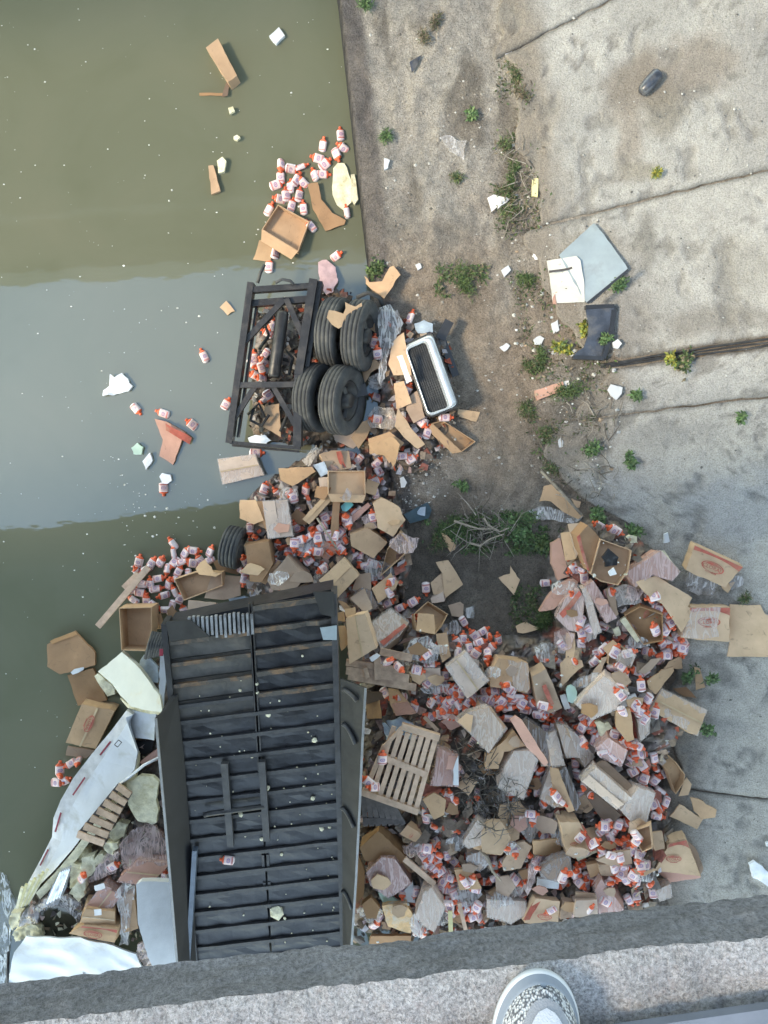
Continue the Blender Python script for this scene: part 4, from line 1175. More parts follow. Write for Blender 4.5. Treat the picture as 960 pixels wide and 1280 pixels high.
# ------------------------------------------------------------------ bottles
def bottle_proto():
    L_ = 0.235; prof = [(0.0, 0.30, .30), (0.004, .52, .50), (0.02, .98, .96), (0.03, 1, 1), (0.085, 1, 1), (0.145, 1.0, 1.0), (0.160, .99, .98)]
    prof2 = [(0.160, .985, .975), (0.174, .88, .86), (0.188, .58, .60), (0.196, .34, .46), (0.200, .31, .42), (0.203, .37, .50), (0.228, .36, .48), (0.234, .30, .40)]
    rx, ry = 0.066, 0.044; n = 16
    def loft(pf):
        vs = []
        for (t, sx_, sy_) in pf:
            for k in range(n):
                w = 2 * math.pi * k / n; cw, sw = math.cos(w), math.sin(w); e = 0.72
                vs.append((math.copysign(abs(cw) ** e, cw) * rx * sx_, t - 0.115, math.copysign(abs(sw) ** e, sw) * ry * sy_))
        m_ = len(pf); fs = [(i * n + k, i * n + (k + 1) % n, (i + 1) * n + (k + 1) % n, (i + 1) * n + k)[::-1] for i in range(m_ - 1) for k in range(n)]
        fs += [tuple(range(n)), tuple(range(m_ * n - 1, (m_ - 1) * n - 1, -1))]
        return mesh_from('bottle', vs, fs, True)
    b = loft(prof); b.materials.append(M['bottle_white'])
    s = loft(prof2); s.materials.append(M['bottle_orange'])
    # labels front and back
    vs = []; fs = []; uv = []; nu = 8
    for side in (1, -1):
        base = len(vs)
        for i in range(nu + 1):
            w = math.pi * (0.16 + 0.68 * i / nu); cw, sw = math.cos(w), math.sin(w); e = 0.72
            for j in range(3):
                t = 0.026 + 0.122 * j / 2
                vs.append((math.copysign(abs(cw) ** e, cw) * rx * 1.012, t - 0.115, side * abs(sw) ** e * ry * 1.025)); uv.append((1 - i / nu if side > 0 else i / nu, j / 2))
        for i in range(nu):
            for j in range(2):
                q = (base + i * 3 + j, base + (i + 1) * 3 + j, base + (i + 1) * 3 + j + 1, base + i * 3 + j + 1)
                fs.append(q if side < 0 else q[::-1])
    lm = mesh_from('label', vs, fs, True)
    ul = lm.uv_layers.new(name='UVMap')
    for poly in lm.polygons:
        for li in poly.loop_indices: ul.data[li].uv = uv[lm.loops[li].vertex_index]
    lm.materials.append(M['label'])
    return b, s, lm
BM_, SM_, LM_ = bottle_proto()
BOT = []; EXTRA = []; BREC = []
def bottle(tile, x, y, label, group, ang=None, pitch=None, plain=False, z=None, dz=0.0, roll=None, float_=False):
    q = px(tile, [(x, y)])[0]
    zc = 0.3 if z is None else z
    for _ in range(3):
        w_ = P(q[0], q[1], zc)
        if z is None: zc = hz(w_.x, w_.y) + (0.015 if float_ else 0.03) + dz
    ang = R.uniform(0, 2 * math.pi) if ang is None else math.radians(ang)
    pitch = (R.choice([R.uniform(-.3, .45), R.uniform(-.25, .3), R.uniform(0.3, 1.3)])) if pitch is None else math.radians(pitch)
    roll = R.gauss(0, .5) if roll is None else roll
    if float_: pitch *= 0.4
    # local +Y is the cap end; ang measured in the picture plane
    rot = Matrix.Rotation(ang - math.pi / 2, 4, 'Z') @ Matrix.Rotation(pitch, 4, 'X') @ Matrix.Rotation(roll, 4, 'Y')
    mw = Matrix.Translation((w_.x, w_.y, zc)) @ rot @ Matrix.Diagonal((R.uniform(.76, 1.0), R.uniform(.84, .97), R.uniform(.65, 1.0), 1))
    i0 = int((w_.x - GX0) / GS); j0 = int((w_.y - GY0) / GS)
    if 1 < i0 < GNX - 2 and 1 < j0 < GNY - 2 and z is None:
        H[i0 - 1:i0 + 2, j0 - 1:j0 + 2] = np.maximum(H[i0 - 1:i0 + 2, j0 - 1:j0 + 2], zc + 0.01)
    if len(BOT) >= 300:
        EXTRA.append(mw); return None
    b = bpy.data.objects.new('bottle', BM_); COL.objects.link(b); b.matrix_world = mw
    s = bpy.data.objects.new('cap', SM_); COL.objects.link(s); s.parent = b
    if not plain:
        l = bpy.data.objects.new('printed_label', LM_); COL.objects.link(l); l.parent = b
    tag(b, label, 'bottle', group); BOT.append((w_.x, w_.y))
    BREC.append((b, q[0], q[1], pitch, group, float_))
    return b
def bottles(tile, pts, label, group, **k):
    for p in pts:
        bottle(tile, p[0], p[1], label, group, ang=p[2] if len(p) > 2 else None, **k)
def cluster(tile, poly, n, label, group, mind=14.0, low=False, **k):
    pp = px(tile, poly); xs_ = [p[0] for p in pp]; ys_ = [p[1] for p in pp]; got = []
    for _ in range(n * 40):
        if len(got) >= n: break
        x = R.uniform(min(xs_), max(xs_)); y = R.uniform(min(ys_), max(ys_))
        if not inside(pp, np.array([x]), np.array([y]))[0]: continue
        if low:
            w_ = P(x, y, .5); i_ = int((w_.x - GX0) / GS); j_ = int((w_.y - GY0) / GS)
            if H[i_ - 1:i_ + 2, j_ - 1:j_ + 2].max() > MASS[i_, j_] + .17: continue
        if any((x - a) ** 2 + (y - b) ** 2 < mind ** 2 for a, b in got): continue
        got.append((x, y))
    for x, y in got: bottle('p', x, y, label, group, **k)
# ------------------------------------------------------------------ matted rubbish under the heaps
def heap_mass():
    nx, ny = GNX, GNY
    keep = blur(heapmask.astype(float), 2) > 0.02
    fx, fy = np.meshgrid(np.arange(GX0 + .025, GX0 + GNX * GS, GS), np.arange(GY0 + .025, GY0 + GNY * GS, GS), indexing='ij')
    Zm = MASS - 0.05 + (fbm(HX, HY, 5, 4, 66, .6) - .5) * 0.22 + (NR.rand(nx, ny) - .5) * 0.06
    base = np.maximum(ground(HX, HY), -0.05)
    Zm = np.where(heapmask, Zm, base - 0.08)
    idx = -np.ones((nx, ny), int); ii = np.argwhere(keep); idx[keep] = np.arange(len(ii))
    vs = np.stack([HX[keep], HY[keep], Zm[keep]], -1)
    n1 = fbm(HX, HY, 6, 3, 70)[keep]; n2 = fbm(HX, HY, 9, 3, 75)[keep]
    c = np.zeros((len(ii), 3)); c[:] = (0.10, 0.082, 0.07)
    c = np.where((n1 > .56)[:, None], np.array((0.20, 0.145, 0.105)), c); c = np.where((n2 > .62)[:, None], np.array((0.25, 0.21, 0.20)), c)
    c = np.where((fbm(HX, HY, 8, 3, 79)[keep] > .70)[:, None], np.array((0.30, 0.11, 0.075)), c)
    fs = []
    k4 = keep[:-1, :-1] & keep[1:, :-1] & keep[1:, 1:] & keep[:-1, 1:]
    for i, j in np.argwhere(k4): fs.append((idx[i, j], idx[i + 1, j], idx[i + 1, j + 1], idx[i, j + 1]))
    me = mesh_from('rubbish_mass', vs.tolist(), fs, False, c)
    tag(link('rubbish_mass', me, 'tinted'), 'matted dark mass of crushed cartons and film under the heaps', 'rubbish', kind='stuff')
heap_mass()
def scraps(poly, n, name, label, pal, smin=0.02, smax=0.09, lift=0.05):
    pp = [P(x, y, .3) for x, y in poly]; xs_ = [p.x for p in pp]; ys_ = [p.y for p in pp]
    vs = []; fs = []; cs = []; k = 0
    while k < n:
        x = R.uniform(min(xs_), max(xs_)); y = R.uniform(min(ys_), max(ys_))
        if not inside(pp, np.array([x]), np.array([y]))[0]: k += 0; n -= 0.2; continue
        s = R.uniform(smin, smax); z = hz(x, y) + R.uniform(0, lift)
        rot = Matrix.Rotation(R.uniform(0, 6.28), 3, 'Z') @ Matrix.Rotation(R.gauss(0, .5), 3, 'X') @ Matrix.Rotation(R.gauss(0, .5), 3, 'Y')
        m_ = R.choice([4, 4, 5]); b = len(vs); a0 = R.random() * 6
        for i in range(m_):
            w = a0 + 6.283 * i / m_; v = rot @ Vector((math.cos(w) * s * R.uniform(.6, 1.2), math.sin(w) * s * R.uniform(.4, .9), R.uniform(-.2, .2) * s)); vs.append((x + v.x, y + v.y, z + v.z))
        fs.append(tuple(range(b, b + m_))); c = R.choice(pal); kk = R.uniform(.7, 1.15); cs += [[q * kk for q in c]] * m_
        k += 1
    me = mesh_from(name, vs, fs, False, cs)
    return tag(link(name, me, 'tinted'), label, 'litter', kind='stuff')
PAL = [(.45, .30, .20), (.40, .27, .19), (.30, .2, .14), (.55, .10, .05), (.5, .09, .04), (.62, .56, .56), (.55, .50, .52), (.5, .35, .34), (.1, .09, .09), (.16, .13, .12)]
PAL2 = [(.45, .33, .24), (.40, .29, .21), (.34, .25, .18), (.50, .38, .28), (.5, .44, .40), (.42, .36, .33), (.42, .27, .23), (.25, .19, .15), (.36, .12, .09), (.13, .11, .10), (.2, .17, .15)]
scraps(HEAPS['right'][0], 620, 'crushed_cartons', 'crushed carton pieces filling the gaps low in the right heap', PAL2, .07, .17, .06)
scraps(HEAPS['mid'][0], 130, 'crushed_cartons', 'crushed carton pieces filling the gaps low in the middle heap', PAL2, .06, .15, .05)
scraps(HEAPS['wheels'][0], 60, 'crushed_cartons', 'crushed carton pieces low around the tyres', PAL2, .06, .13, .04)
scraps(HEAPS['right'][0], 1300, 'litter_scraps', 'small torn scraps packed between the cartons of the right heap', PAL)
scraps(HEAPS['bogie'][0], 420, 'litter_scraps', 'dark metal and carton scraps tangled inside the bogie frame', [(.03, .03, .03), (.05, .048, .045), (.02, .02, .02), (.10, .09, .08), (.35, .25, .18), (.5, .48, .47), (.45, .10, .06), (.12, .12, .13)], .02, .09, .05)
scraps(HEAPS['mid'][0], 420, 'litter_scraps', 'small torn scraps packed between the cartons of the middle heap', PAL)
scraps(HEAPS['wheels'][0], 260, 'litter_scraps', 'small torn scraps packed around the twin tyres', PAL)
scraps(HEAPS['shell'][0], 420, 'litter_scraps', 'pale foam crumbs and scraps inside the torn trailer shell', [(.6, .58, .42), (.66, .63, .5), (.5, .47, .36), (.35, .25, .18), (.12, .1, .1), (.4, .3, .3)])

bottle('p', 284, 1075, 'single bottle lying alone on the black trailer belly', None, 172, 4, z=Tpx(284, 1075, 0.02).z, roll=.2)
# ================================================================== WATER, TOP
G1 = 'bottles in the floating clump beside the canal edge'
LB1 = 'white bottle with orange cap afloat in upper clump beside the canal edge'
box('20', [(515, 120), (545, 97), (592, 188), (570, 207)], 'torn brown carton drifting alone near the top of the canal', 't', show=0.14, depth=0.2, seam=False, tilt=0)
sheet('20', [(498, 232), (556, 234), (556, 240), (498, 239)], 'thin brown strip afloat under the drifting torn carton', 'd', show=.02)
sheet('20', [(556, 243), (566, 205), (577, 203), (570, 240)], 'folded brown flap hanging off the drifting torn carton', 'k', show=.03)
sheet('20', [(672, 90), (697, 68), (712, 88), (690, 110)], 'clean white square of foam afloat at top of canal', thick=.05, show=.05, mat='foam_white', name='foam_square', cat='foam', group=None, amp=.003)
sheet('20', [(520, 415), (534, 412), (550, 478), (529, 486)], 'narrow brown carton piece afloat with a white lump at its end', 't', show=.05, thick=.05)
chunk('20', [(544, 402), (556, 392), (566, 402), (560, 428), (546, 432)], 'white lump afloat touching the narrow brown carton piece', 'foam', .06)
chunk('20', [(570, 270), (582, 266), (587, 278), (574, 286)], 'white lump afloat below the drifting torn carton', 'foam', .05)
chunk('20', [(583, 342), (592, 337), (601, 343), (594, 350), (584, 349)], 'white lump afloat midway above the narrow brown piece', 'foam', .05)
chunk('1', [(500, 225), (520, 205), (545, 205), (572, 270), (572, 360), (545, 392), (515, 372), (498, 330)], 'large yellowish foam slab afloat inside the upper clump', 'foam', .10, show=.03, amp=.012)
chunk('1', [(572, 252), (586, 246), (600, 350), (585, 368), (574, 352)], 'slim yellowish foam strip beside the large floating foam slab', 'foam', .06, show=.05, amp=.01)
sheet('1', [(398, 290), (440, 280), (452, 350), (498, 405), (552, 432), (545, 452), (470, 476), (420, 388)], 'bent brown carton wrapped round the floating foam slab', 'd', show=.04, amp=.03, thick=.02)
sheet('1', [(205, 515), (225, 510), (262, 535), (250, 600), (180, 590), (190, 570)], 'small wet carton flap at lower edge of floating clump', 't', show=.03)
bottles('1', [(530, 88, 95), (460, 130, 80), (537, 142, 150), (515, 172, -70), (437, 185, 165), (470, 207, 40), (292, 217, -90), (290, 258, 90), (276, 290, 20), (330, 297, 85), (377, 280, 140), (425, 250, 110), (462, 250, 0), (365, 330, 80), (382, 383, 95),
              (335, 372, 75), (285, 347, 170), (246, 388, 60), (410, 455, 130), (270, 560, 80), (245, 615, 85), (375, 218, 20), (338, 228, -10), (356, 268, 60), (312, 330, 95), (555, 398, 100)], LB1, G1, float_=True)
openbox('1', [(280, 370), (405, 438), (360, 558), (215, 470)], 'open soaked carton with dark stain in the floating clump', 't', show=.14, depth=.12, flaps=(2,), tilt=0)
bottle('1', 515, 575, 'single bottle afloat just above the black bogie frame', None, 30, float_=True)
film('1', [(440, 600), (475, 590), (510, 620), (520, 670), (500, 720), (470, 730), (445, 690)], 'pale pink plastic bag afloat behind the bogie frame', 'bag_pink', .03, name='plastic_bag', cat='plastic bag')
# ================================================================== WATER, BLUE BAND
sheet('4', [(717, 90), (748, 60), (790, 105), (772, 112), (755, 125)], 'small pale carton scrap afloat alone left of the bogie', 'l', show=.03)
film('4', [(180, 497), (182, 472), (210, 455), (212, 402), (235, 412), (262, 390), (318, 452), (298, 478), (225, 492)], 'white plastic bag drifting far left on the bluish water', 'bag_white', .06, name='plastic_bag', cat='plastic bag')
bottle('4', 645, 312, 'lone bottle afloat on bluish water with cap pointing up left', None, 115, 5, float_=True)
bottle('4', 750, 533, 'bottle afloat touching the outer rail of the bogie frame', None, 60, float_=True)
bottles('4', [(335, 560, -50), (455, 577, 160), (588, 627, 140)], 'bottle afloat around the sunken pinkish carton', 'bottles round the sunken carton', float_=True)
bottle('4', 460, 928, 'bottle afloat at the lower end of the sunken pinkish carton', None, -90, 0, float_=True)
chunk('4', [(440, 870), (455, 855), (490, 862), (498, 890), (480, 905), (450, 900)], 'white crumpled lump afloat above a bottle by the sunken carton', 'bag_white', .05, name='plastic_lump', cat='plastic lump')
sheet('4', [(420, 605), (470, 615), (560, 665), (505, 815), (440, 775), (455, 700)], 'half sunken pinkish carton floating in the bluish water', 'p', show=.05, thick=.05)
sheet('4', [(470, 625), (590, 690), (578, 722), (470, 655)], 'reddish printed side strip of the half sunken carton', 'p', show=.05, mat='red_print')
film('4', [(310, 740), (335, 712), (362, 735), (355, 765), (322, 768)], 'green plastic scrap floating left of the sunken carton', 'plastic_green', .02, name='plastic_scrap', cat='plastic scrap')
film('4', [(360, 800), (395, 760), (412, 800), (395, 815), (380, 840)], 'white plastic scrap floating below the sunken carton', 'bag_white', .02, name='plastic_scrap', cat='plastic scrap')
box('4', [(712, 790), (880, 768), (922, 862), (735, 905)], 'film wrapped carton floating below the bogie frame', 'w', show=.16, depth=.2, wrap='film', tilt=0)
# ================================================================== INSIDE BOGIE + WHEELS
LB2 = 'bottle washed up between the beams of the bogie frame'; GB2 = 'bottles caught in the bogie frame'
bottles('2', [(160, 380), (190, 400), (200, 350), (165, 420), (185, 430), (195, 370), (228, 225, 90), (210, 270), (215, 495), (195, 510), (160, 355), (230, 250)], LB2, GB2, z=.25)
sheet('2', [(200, 530), (250, 520), (258, 640), (190, 600)], 'tan carton piece lying inside the lower bay of the bogie frame', 'l', show=.2)
film('2', [(140, 640), (200, 630), (225, 650), (200, 668), (150, 665)], 'white foam film caught at lower end of the bogie frame', 'bag_white', .03)
bottle('2', 390, 245, 'bottle stuck between bogie rail and upper tyre', None, 80)
bottle('2', 375, 378, 'bottle lying in gap between upper and lower tyres', None, 30, 60)
film('2', [(360, 350), (395, 335), (418, 365), (400, 400), (365, 395)], 'clear film scrap in gap between upper and lower tyres', 'film')
scrap('2', [(415, 215), (425, 190), (478, 200), (485, 165), (520, 178), (545, 168), (552, 205), (462, 255), (432, 240)], 'torn tan carton draped over the upper tyres', 'l', z=1.0, edge=.03)
scrap('2', [(552, 72), (570, 92), (612, 92), (640, 40), (655, 35), (678, 68), (622, 150), (600, 132), (558, 100)], 'torn brown carton on the bank just above the tyres', 't', show=.08, thick=.03)
sheet('2', [(548, 170), (585, 165), (590, 270), (568, 255)], 'brown carton flap right of the upper tyres', 't', show=.25)
film('2', [(590, 190), (640, 170), (690, 235), (662, 300), (640, 330), (628, 400), (612, 462), (598, 440), (610, 330)], 'long clear film sheet hanging beside the upper tyres', 'film_clear', .06, show=.16)
sheet('2', [(655, 300), (690, 270), (720, 420), (655, 420), (635, 380)], 'tan carton panel tucked behind the bright framed grille', 'l', show=.12)
sheet('2', [(668, 355), (685, 350), (720, 440), (702, 450)], 'pale cream strip leaning along the grille', 'w', show=.22, name='paper_strip', cat='paper', mat='paper', group=None)
scrap('2', [(540, 400), (592, 362), (612, 392), (575, 412), (555, 450)], 'notched carton corner right of the lower tyres', 't', show=.3)
film('2', [(565, 430), (600, 412), (625, 450), (600, 475), (570, 465)], 'crumpled film ball right of the lower tyres', 'film')
bottles('2', [(598, 340, 100), (585, 300, 80)], 'bottle wedged beside the long clear film sheet', 'bottles beside the film sheet', dz=.1)
bottle('2', 592, 497, 'bottle lying on its side right of lower tyre hub', None, 160, 5)
bottles('2', [(680, 485, 95), (705, 470, 60)], 'bottle with bright orange cap below left of grille', 'bottles below the grille')
sheet('2', [(705, 500), (745, 470), (765, 570), (725, 590), (700, 540)], 'brown carton panel under the lower end of grille', 'g', show=.08)
sheet('2', [(655, 450), (690, 440), (720, 520), (665, 540)], 'tan carton piece left of the grille lower corner', 'l', show=.1)
sheet('2', [(440, 632), (520, 618), (562, 588), (560, 640), (512, 680), (452, 652)], 'greyish film covered sheet under the lower tyres', 'w', show=.06)
sheet('2', [(505, 640), (545, 585), (600, 560), (560, 640), (530, 680)], 'bent tan carton strip under the lower right tyre', 't', show=.16)
film('2', [(558, 570), (590, 532), (650, 535), (675, 580), (650, 612), (575, 605)], 'film bundle holding a bottle below the tyres', 'film', .04)
bottle('2', 592, 575, 'bottle inside the film bundle below the tyres', None, 175, 10, dz=.03)
sheet('2', [(668, 530), (715, 605), (766, 665), (742, 682), (690, 640), (660, 600)], 'long tan carton panel below the tyres', 'l', show=.16)
sheet('2', [(565, 645), (640, 620), (692, 660), (640, 732), (612, 690), (572, 700)], 'crumpled tan carton between film bundle and middle heap', 't', show=.08)
sheet('2', [(885, 540), (960, 550), (948, 586), (880, 565)], 'flat tan carton strip lying right of the grille foot', 'l', show=.02)
openbox('2', [(790, 592), (828, 580), (945, 655), (895, 692)], 'open flattened carton on the soil below the grille', 't', show=.12, depth=.10, flaps=(3,))
bottles('2', [(775, 620, 70), (720, 715, 30), (690, 705), (755, 590), (740, 640)], 'bottle in the small spill below the grille', 'bottles below the grille foot')
bottles('2', [(840, 570, 0), (715, 215, 70)], 'bottle peeping out beside the grille frame', 'bottles beside the grille')
film('2', [(728, 240), (760, 228), (792, 240), (795, 265), (740, 275)], 'pale blue plastic bag above the grille', 'bag_blue', .04, name='plastic_bag', cat='plastic bag', show=.1)
mb = MB(); mb.tube([P(446, 372, .55), P(460, 366, .6), P(474, 372, .5), P(480, 385, .3)], .03, 7); o = recentre(mb.build('rubber_hose', 'rubber')); tag(o, 'curved black rubber hose above the upper tyres', 'hose')
# ================================================================== LEFT BOTTLE CLUMP
LB3 = 'white bottle with orange cap in the raft left of the middle heap'; GB3 = 'bottle raft left of the middle heap'
cluster('5', [(180, 730), (250, 695), (370, 690), (420, 600), (480, 650), (600, 625), (645, 650), (640, 700), (545, 775), (430, 815), (480, 925), (520, 1000), (340, 1000), (300, 935), (200, 935), (170, 880), (230, 800)], 52, LB3, GB3, mind=10.5, float_=True)
film('5', [(720, 912), (780, 895), (835, 905), (800, 940), (740, 940)], 'pale bluish film by the upper left trailer corner', 'bag_blue', .03)
sheet('5', [(505, 915), (655, 930), (640, 1015), (500, 1005)], 'brown carton panel against the torn aluminium ribs', 'g', z=.6, thick=.02)
sheet('5', [(660, 935), (775, 942), (800, 975), (650, 1003)], 'pinkish brown carton panel above the aluminium ribs', 'p', z=.6, thick=.02)
sheet('5', [(640, 760), (700, 778), (788, 788), (790, 890), (700, 915), (590, 905)], 'large greyish carton leaning under the open tan carton', 'g', show=.14, thick=.03)
openbox('5', [(425, 805), (545, 765), (685, 770), (690, 840), (480, 920)], 'open tan carton crowning the bottle raft', 't', show=.24, depth=.2, flaps=(), tilt=.2)
scrap('5', [(540, 745), (565, 715), (592, 700), (630, 735), (640, 765), (690, 770), (650, 790), (560, 775)], 'upright torn flap of the open tan carton on the raft', 't', show=.1, z=.42)
scrap('5', [(640, 710), (660, 695), (790, 760), (770, 780), (660, 750)], 'dark damp flap under the single tyre', 'd', show=.06)
openbox('9', [(594, 0), (758, -4), (758, 110), (728, 216), (606, 212)], 'tall open carton standing in water left of the trailer', 't', show=.42, depth=.35, flaps=(), tilt=0)
scrap('5', [(385, 975), (412, 942), (452, 990), (450, 1022), (392, 1012)], 'small brown torn carton in the bottle raft by the trailer', 'd', show=.12)
sheet('5', [(315, 1010), (355, 990), (370, 1070), (320, 1080)], 'small tan carton beside the tall open carton', 't', show=.12)
plank('5', (8, 1062), (282, 740), .09, 'long pale wooden plank sticking out over water left of raft', 'wood_pale', .05, z=.22)
plank('5', (148, 850), (226, 772), .07, 'short pale wooden plank beside the long plank', 'wood_pale', .05, z=.16)
# ================================================================== MIDDLE HEAP
LBm = 'bottle half hidden among the cartons of the middle heap'; GBm = 'bottles in the middle heap'
bottles('6', [(85, 105, 0), (125, 280, 70), (330, 285, 80), (690, 150, 45), (690, 190), (680, 245, 20), (675, 300), (360, 490), (405, 505), (310, 590), (520, 530), (600, 635), (620, 670), (670, 660, -20), (50, 490, -90), (25, 640), (10, 690), (20, 740), (190, 560), (180, 640),
              (430, 440), (490, 600), (350, 640), (250, 300), (590, 140), (560, 120), (280, 470), (300, 410)], LBm, GBm)
sheet('6', [(195, 182), (360, 175), (378, 198), (290, 255), (262, 270), (205, 240)], 'bent tan carton flap at the upper left of the middle heap', 't', show=.08, thick=.02)
chunk('6', [(365, 165), (420, 145), (442, 205), (405, 226)], 'blue grey plastic block at top of the middle heap', 'bag_blue', .12, show=.1, amp=.006, name='plastic_block', cat='plastic block')
box('6', [(395, 110), (480, 90), (545, 95), (558, 182), (440, 196)], 'red striped carton at top of middle heap', 'l', show=.08, seam=False)
sheet('6', [(480, 98), (505, 94), (530, 180), (505, 184)], 'faded red printed strip across the carton topping middle heap', 'p', show=.02, mat='red_print', amp=.01, pct=80)
box('6', [(395, 228), (437, 225), (440, 312), (402, 318)], 'pale printed narrow carton end left of the square tan box', 'w', show=.14, seam=False)
openbox('6', [(440, 195), (626, 193), (628, 318), (440, 312)], 'square open tan carton with its panel facing up in middle heap', 'l', show=.26, depth=.1, flaps=(2,))
film('6', [(500, 330), (540, 280), (560, 300), (555, 340), (520, 350)], 'small grey film wad at the lower lip of the square tan carton', 'film_dark')
scrap('6', [(640, 62), (700, 40), (760, 22), (800, 62), (778, 152), (768, 175), (742, 120), (680, 112)], 'torn tan carton between the tyres and middle heap', 't', show=.08)
sheet('6', [(0, 340), (78, 338), (122, 440), (72, 462), (0, 430)], 'rounded tan carton flap at left edge of middle heap', 't', show=.14)
sheet('6', [(80, 345), (120, 345), (142, 520), (110, 450)], 'narrow tan strip beside the silvery wrapped carton', 't', show=.14)
box('6', [(115, 347), (236, 340), (266, 518), (142, 530)], 'silvery film wrapped carton standing left in middle heap', 'w', show=.26, wrap='film')
box('6', [(25, 566), (140, 546), (165, 660), (110, 750), (50, 745)], 'brown five sided carton end above the upper trailer edge', 'd', show=.22, seam=False)
box('6', [(135, 742), (235, 620), (332, 718), (272, 790), (160, 792)], 'greyish crushed carton just above the black trailer', 'g', show=.26, seam=False, amp=.02)
sheet('6', [(100, 748), (190, 640), (205, 650), (128, 760)], 'narrow tan board leaning on the crushed greyish carton', 't', show=.1, thick=.02)
sheet('6', [(228, 538), (240, 525), (322, 538), (318, 576), (236, 562)], 'small flat tan carton right of the silvery wrapped carton', 't', show=.12)
box('6', [(322, 522), (440, 518), (462, 558), (375, 602), (318, 592)], 'dark film covered carton in the centre of middle heap', 'g', show=.12, wrap='film_dark', seam=False)
box('6', [(312, 436), (430, 306), (462, 336), (346, 462)], 'long slim carton slanting below the square tan carton', 'l', show=.2)
sheet('6', [(465, 345), (500, 345), (490, 528), (450, 522)], 'narrow upright brown board in the centre of middle heap', 'd', show=.18, thick=.02)
sheet('6', [(508, 462), (640, 352), (656, 366), (530, 488)], 'striped carton edge slanting toward the round logo carton', 'p', show=.12, thick=.12)
film('6', [(605, 425), (650, 395), (690, 480), (640, 495)], 'pinkish film bundle left of the round logo carton', 'film_pink', show=.12)
chunk('6', [(505, 372), (530, 348), (556, 346), (566, 366), (532, 396), (512, 394)], 'small turquoise plastic piece under the square tan carton', 'plastic_teal2' if 'plastic_teal2' in M else 'plastic_green', .03, name='plastic_piece', cat='plastic piece', show=.12)
box('6', [(690, 480), (666, 355), (708, 325), (800, 380), (826, 440), (762, 526)], 'tan carton with red oval print at right of the middle heap', 'l', show=.22, seam=False)
_q = [P(*p, .8) for p in px('6', [(770, 525), (690, 480), (665, 345), (822, 420)])]
openbox('6', [(735, 590), (800, 500), (866, 576), (702, 722)], 'open carton with dark inside at lower right of middle heap', 't', show=.22, depth=.2, flaps=())
sheet('6', [(590, 712), (655, 705), (656, 802), (560, 790)], 'greyish carton panel tucked under the big tan box', 'g', show=.08, thick=.02)
box('6', [(550, 512), (640, 480), (738, 552), (668, 632), (556, 572)], 'plain tan carton below the round logo carton', 't', show=.24, seam=False)
film('6', [(360, 730), (420, 650), (440, 690), (400, 740), (440, 830), (400, 840)], 'grey film along left side of big tan box', 'film', show=.1)
box('6', [(395, 742), (520, 626), (596, 716), (475, 842)], 'big square tan box right above the trailer corner', 'l', show=.32)
box('6', [(545, 835), (610, 782), (655, 800), (692, 872), (640, 900)], 'grey film wrapped carton below the big tan box', 'g', show=.14, wrap='film_dark', seam=False)
sheet('6', [(660, 782), (735, 722), (755, 704), (772, 738), (792, 748), (780, 782), (692, 856)], 'notched tan carton sheet right of the big tan box', 't', show=.14, thick=.02)
sheet('6', [(490, 845), (530, 855), (600, 930), (560, 940)], 'narrow tan flap below the big tan box', 't', show=.12)
mb = MB(); mb.tube([P(*px('6', [(385, 430)])[0], .75), P(*px('6', [(490, 592)])[0], .8)], .014, 6); o = recentre(mb.build('stick', 'bark_pale')); tag(o, 'thin pale stick lying across the middle heap', 'stick')
film('6', [(330, 120), (380, 60), (400, 90), (370, 140), (340, 180), (310, 140)], 'grey film rag hanging between bogie and middle heap', 'film', show=.14)
sheet('6', [(818, 412), (938, 350), (960, 392), (942, 432), (852, 458)], 'dark teal broken plastic panel on soil right of middle heap', show=.05, thick=.03, mat='plastic_teal', name='plastic_shard', cat='plastic panel', group=None, amp=.03)
sheet('6', [(855, 440), (900, 378), (930, 372), (925, 420), (880, 410), (868, 446)], 'turquoise inner face of the broken teal plastic panel', show=.03, thick=.01, mat='bag_blue', name='plastic_shard', cat='plastic panel', group=None, amp=.01)
# ================================================================== RIGHT HEAP: bottles lying low
LBr = 'bottle packed in between the cartons of the right heap'; GBr = 'bottles of the right heap'
LBd = 'bottle in the loose spill on soil at the top of right heap'; GBd = 'bottles spilled on the dark soil'
LBe = 'bottle in the dense red and white belt across the right heap'; GBe = 'bottle belt across the right heap'
bottles('13', [(350, 500, 20), (395, 535, -60), (470, 295, 60), (625, 570, 85), (675, 640, 140), (560, 720), (600, 770, 80), (650, 690), (620, 740, 70), (345, 212, 30), (640, 770), (590, 690)], LBr, GBr)
cluster('13', [(500, 700), (620, 620), (760, 690), (960, 640), (960, 750), (700, 720), (680, 795), (540, 795)], 20, LBe, GBe, mind=10)
bottles('14', [(30, 415, 20), (70, 410), (30, 452), (112, 475), (190, 470), (165, 445, 80), (240, 452), (218, 507, 170), (282, 512), (310, 532), (350, 560, 70), (330, 602), (130, 552), (390, 560), (480, 592, 90), (520, 562), (490, 625), (562, 612), (575, 652, 70), (660, 632, 80),
               (710, 682), (760, 684), (722, 612), (95, 500), (150, 500), (60, 470), (250, 500), (300, 480), (370, 590), (540, 590), (610, 650)], LBe, GBe)
bottles('14', [(645, 190, 35), (680, 300), (640, 370, 60), (720, 405), (690, 430), (820, 500, 50), (800, 520), (840, 468, 70), (895, 245, 90), (640, 200), (600, 220, 30), (590, 250)], LBr, GBr)
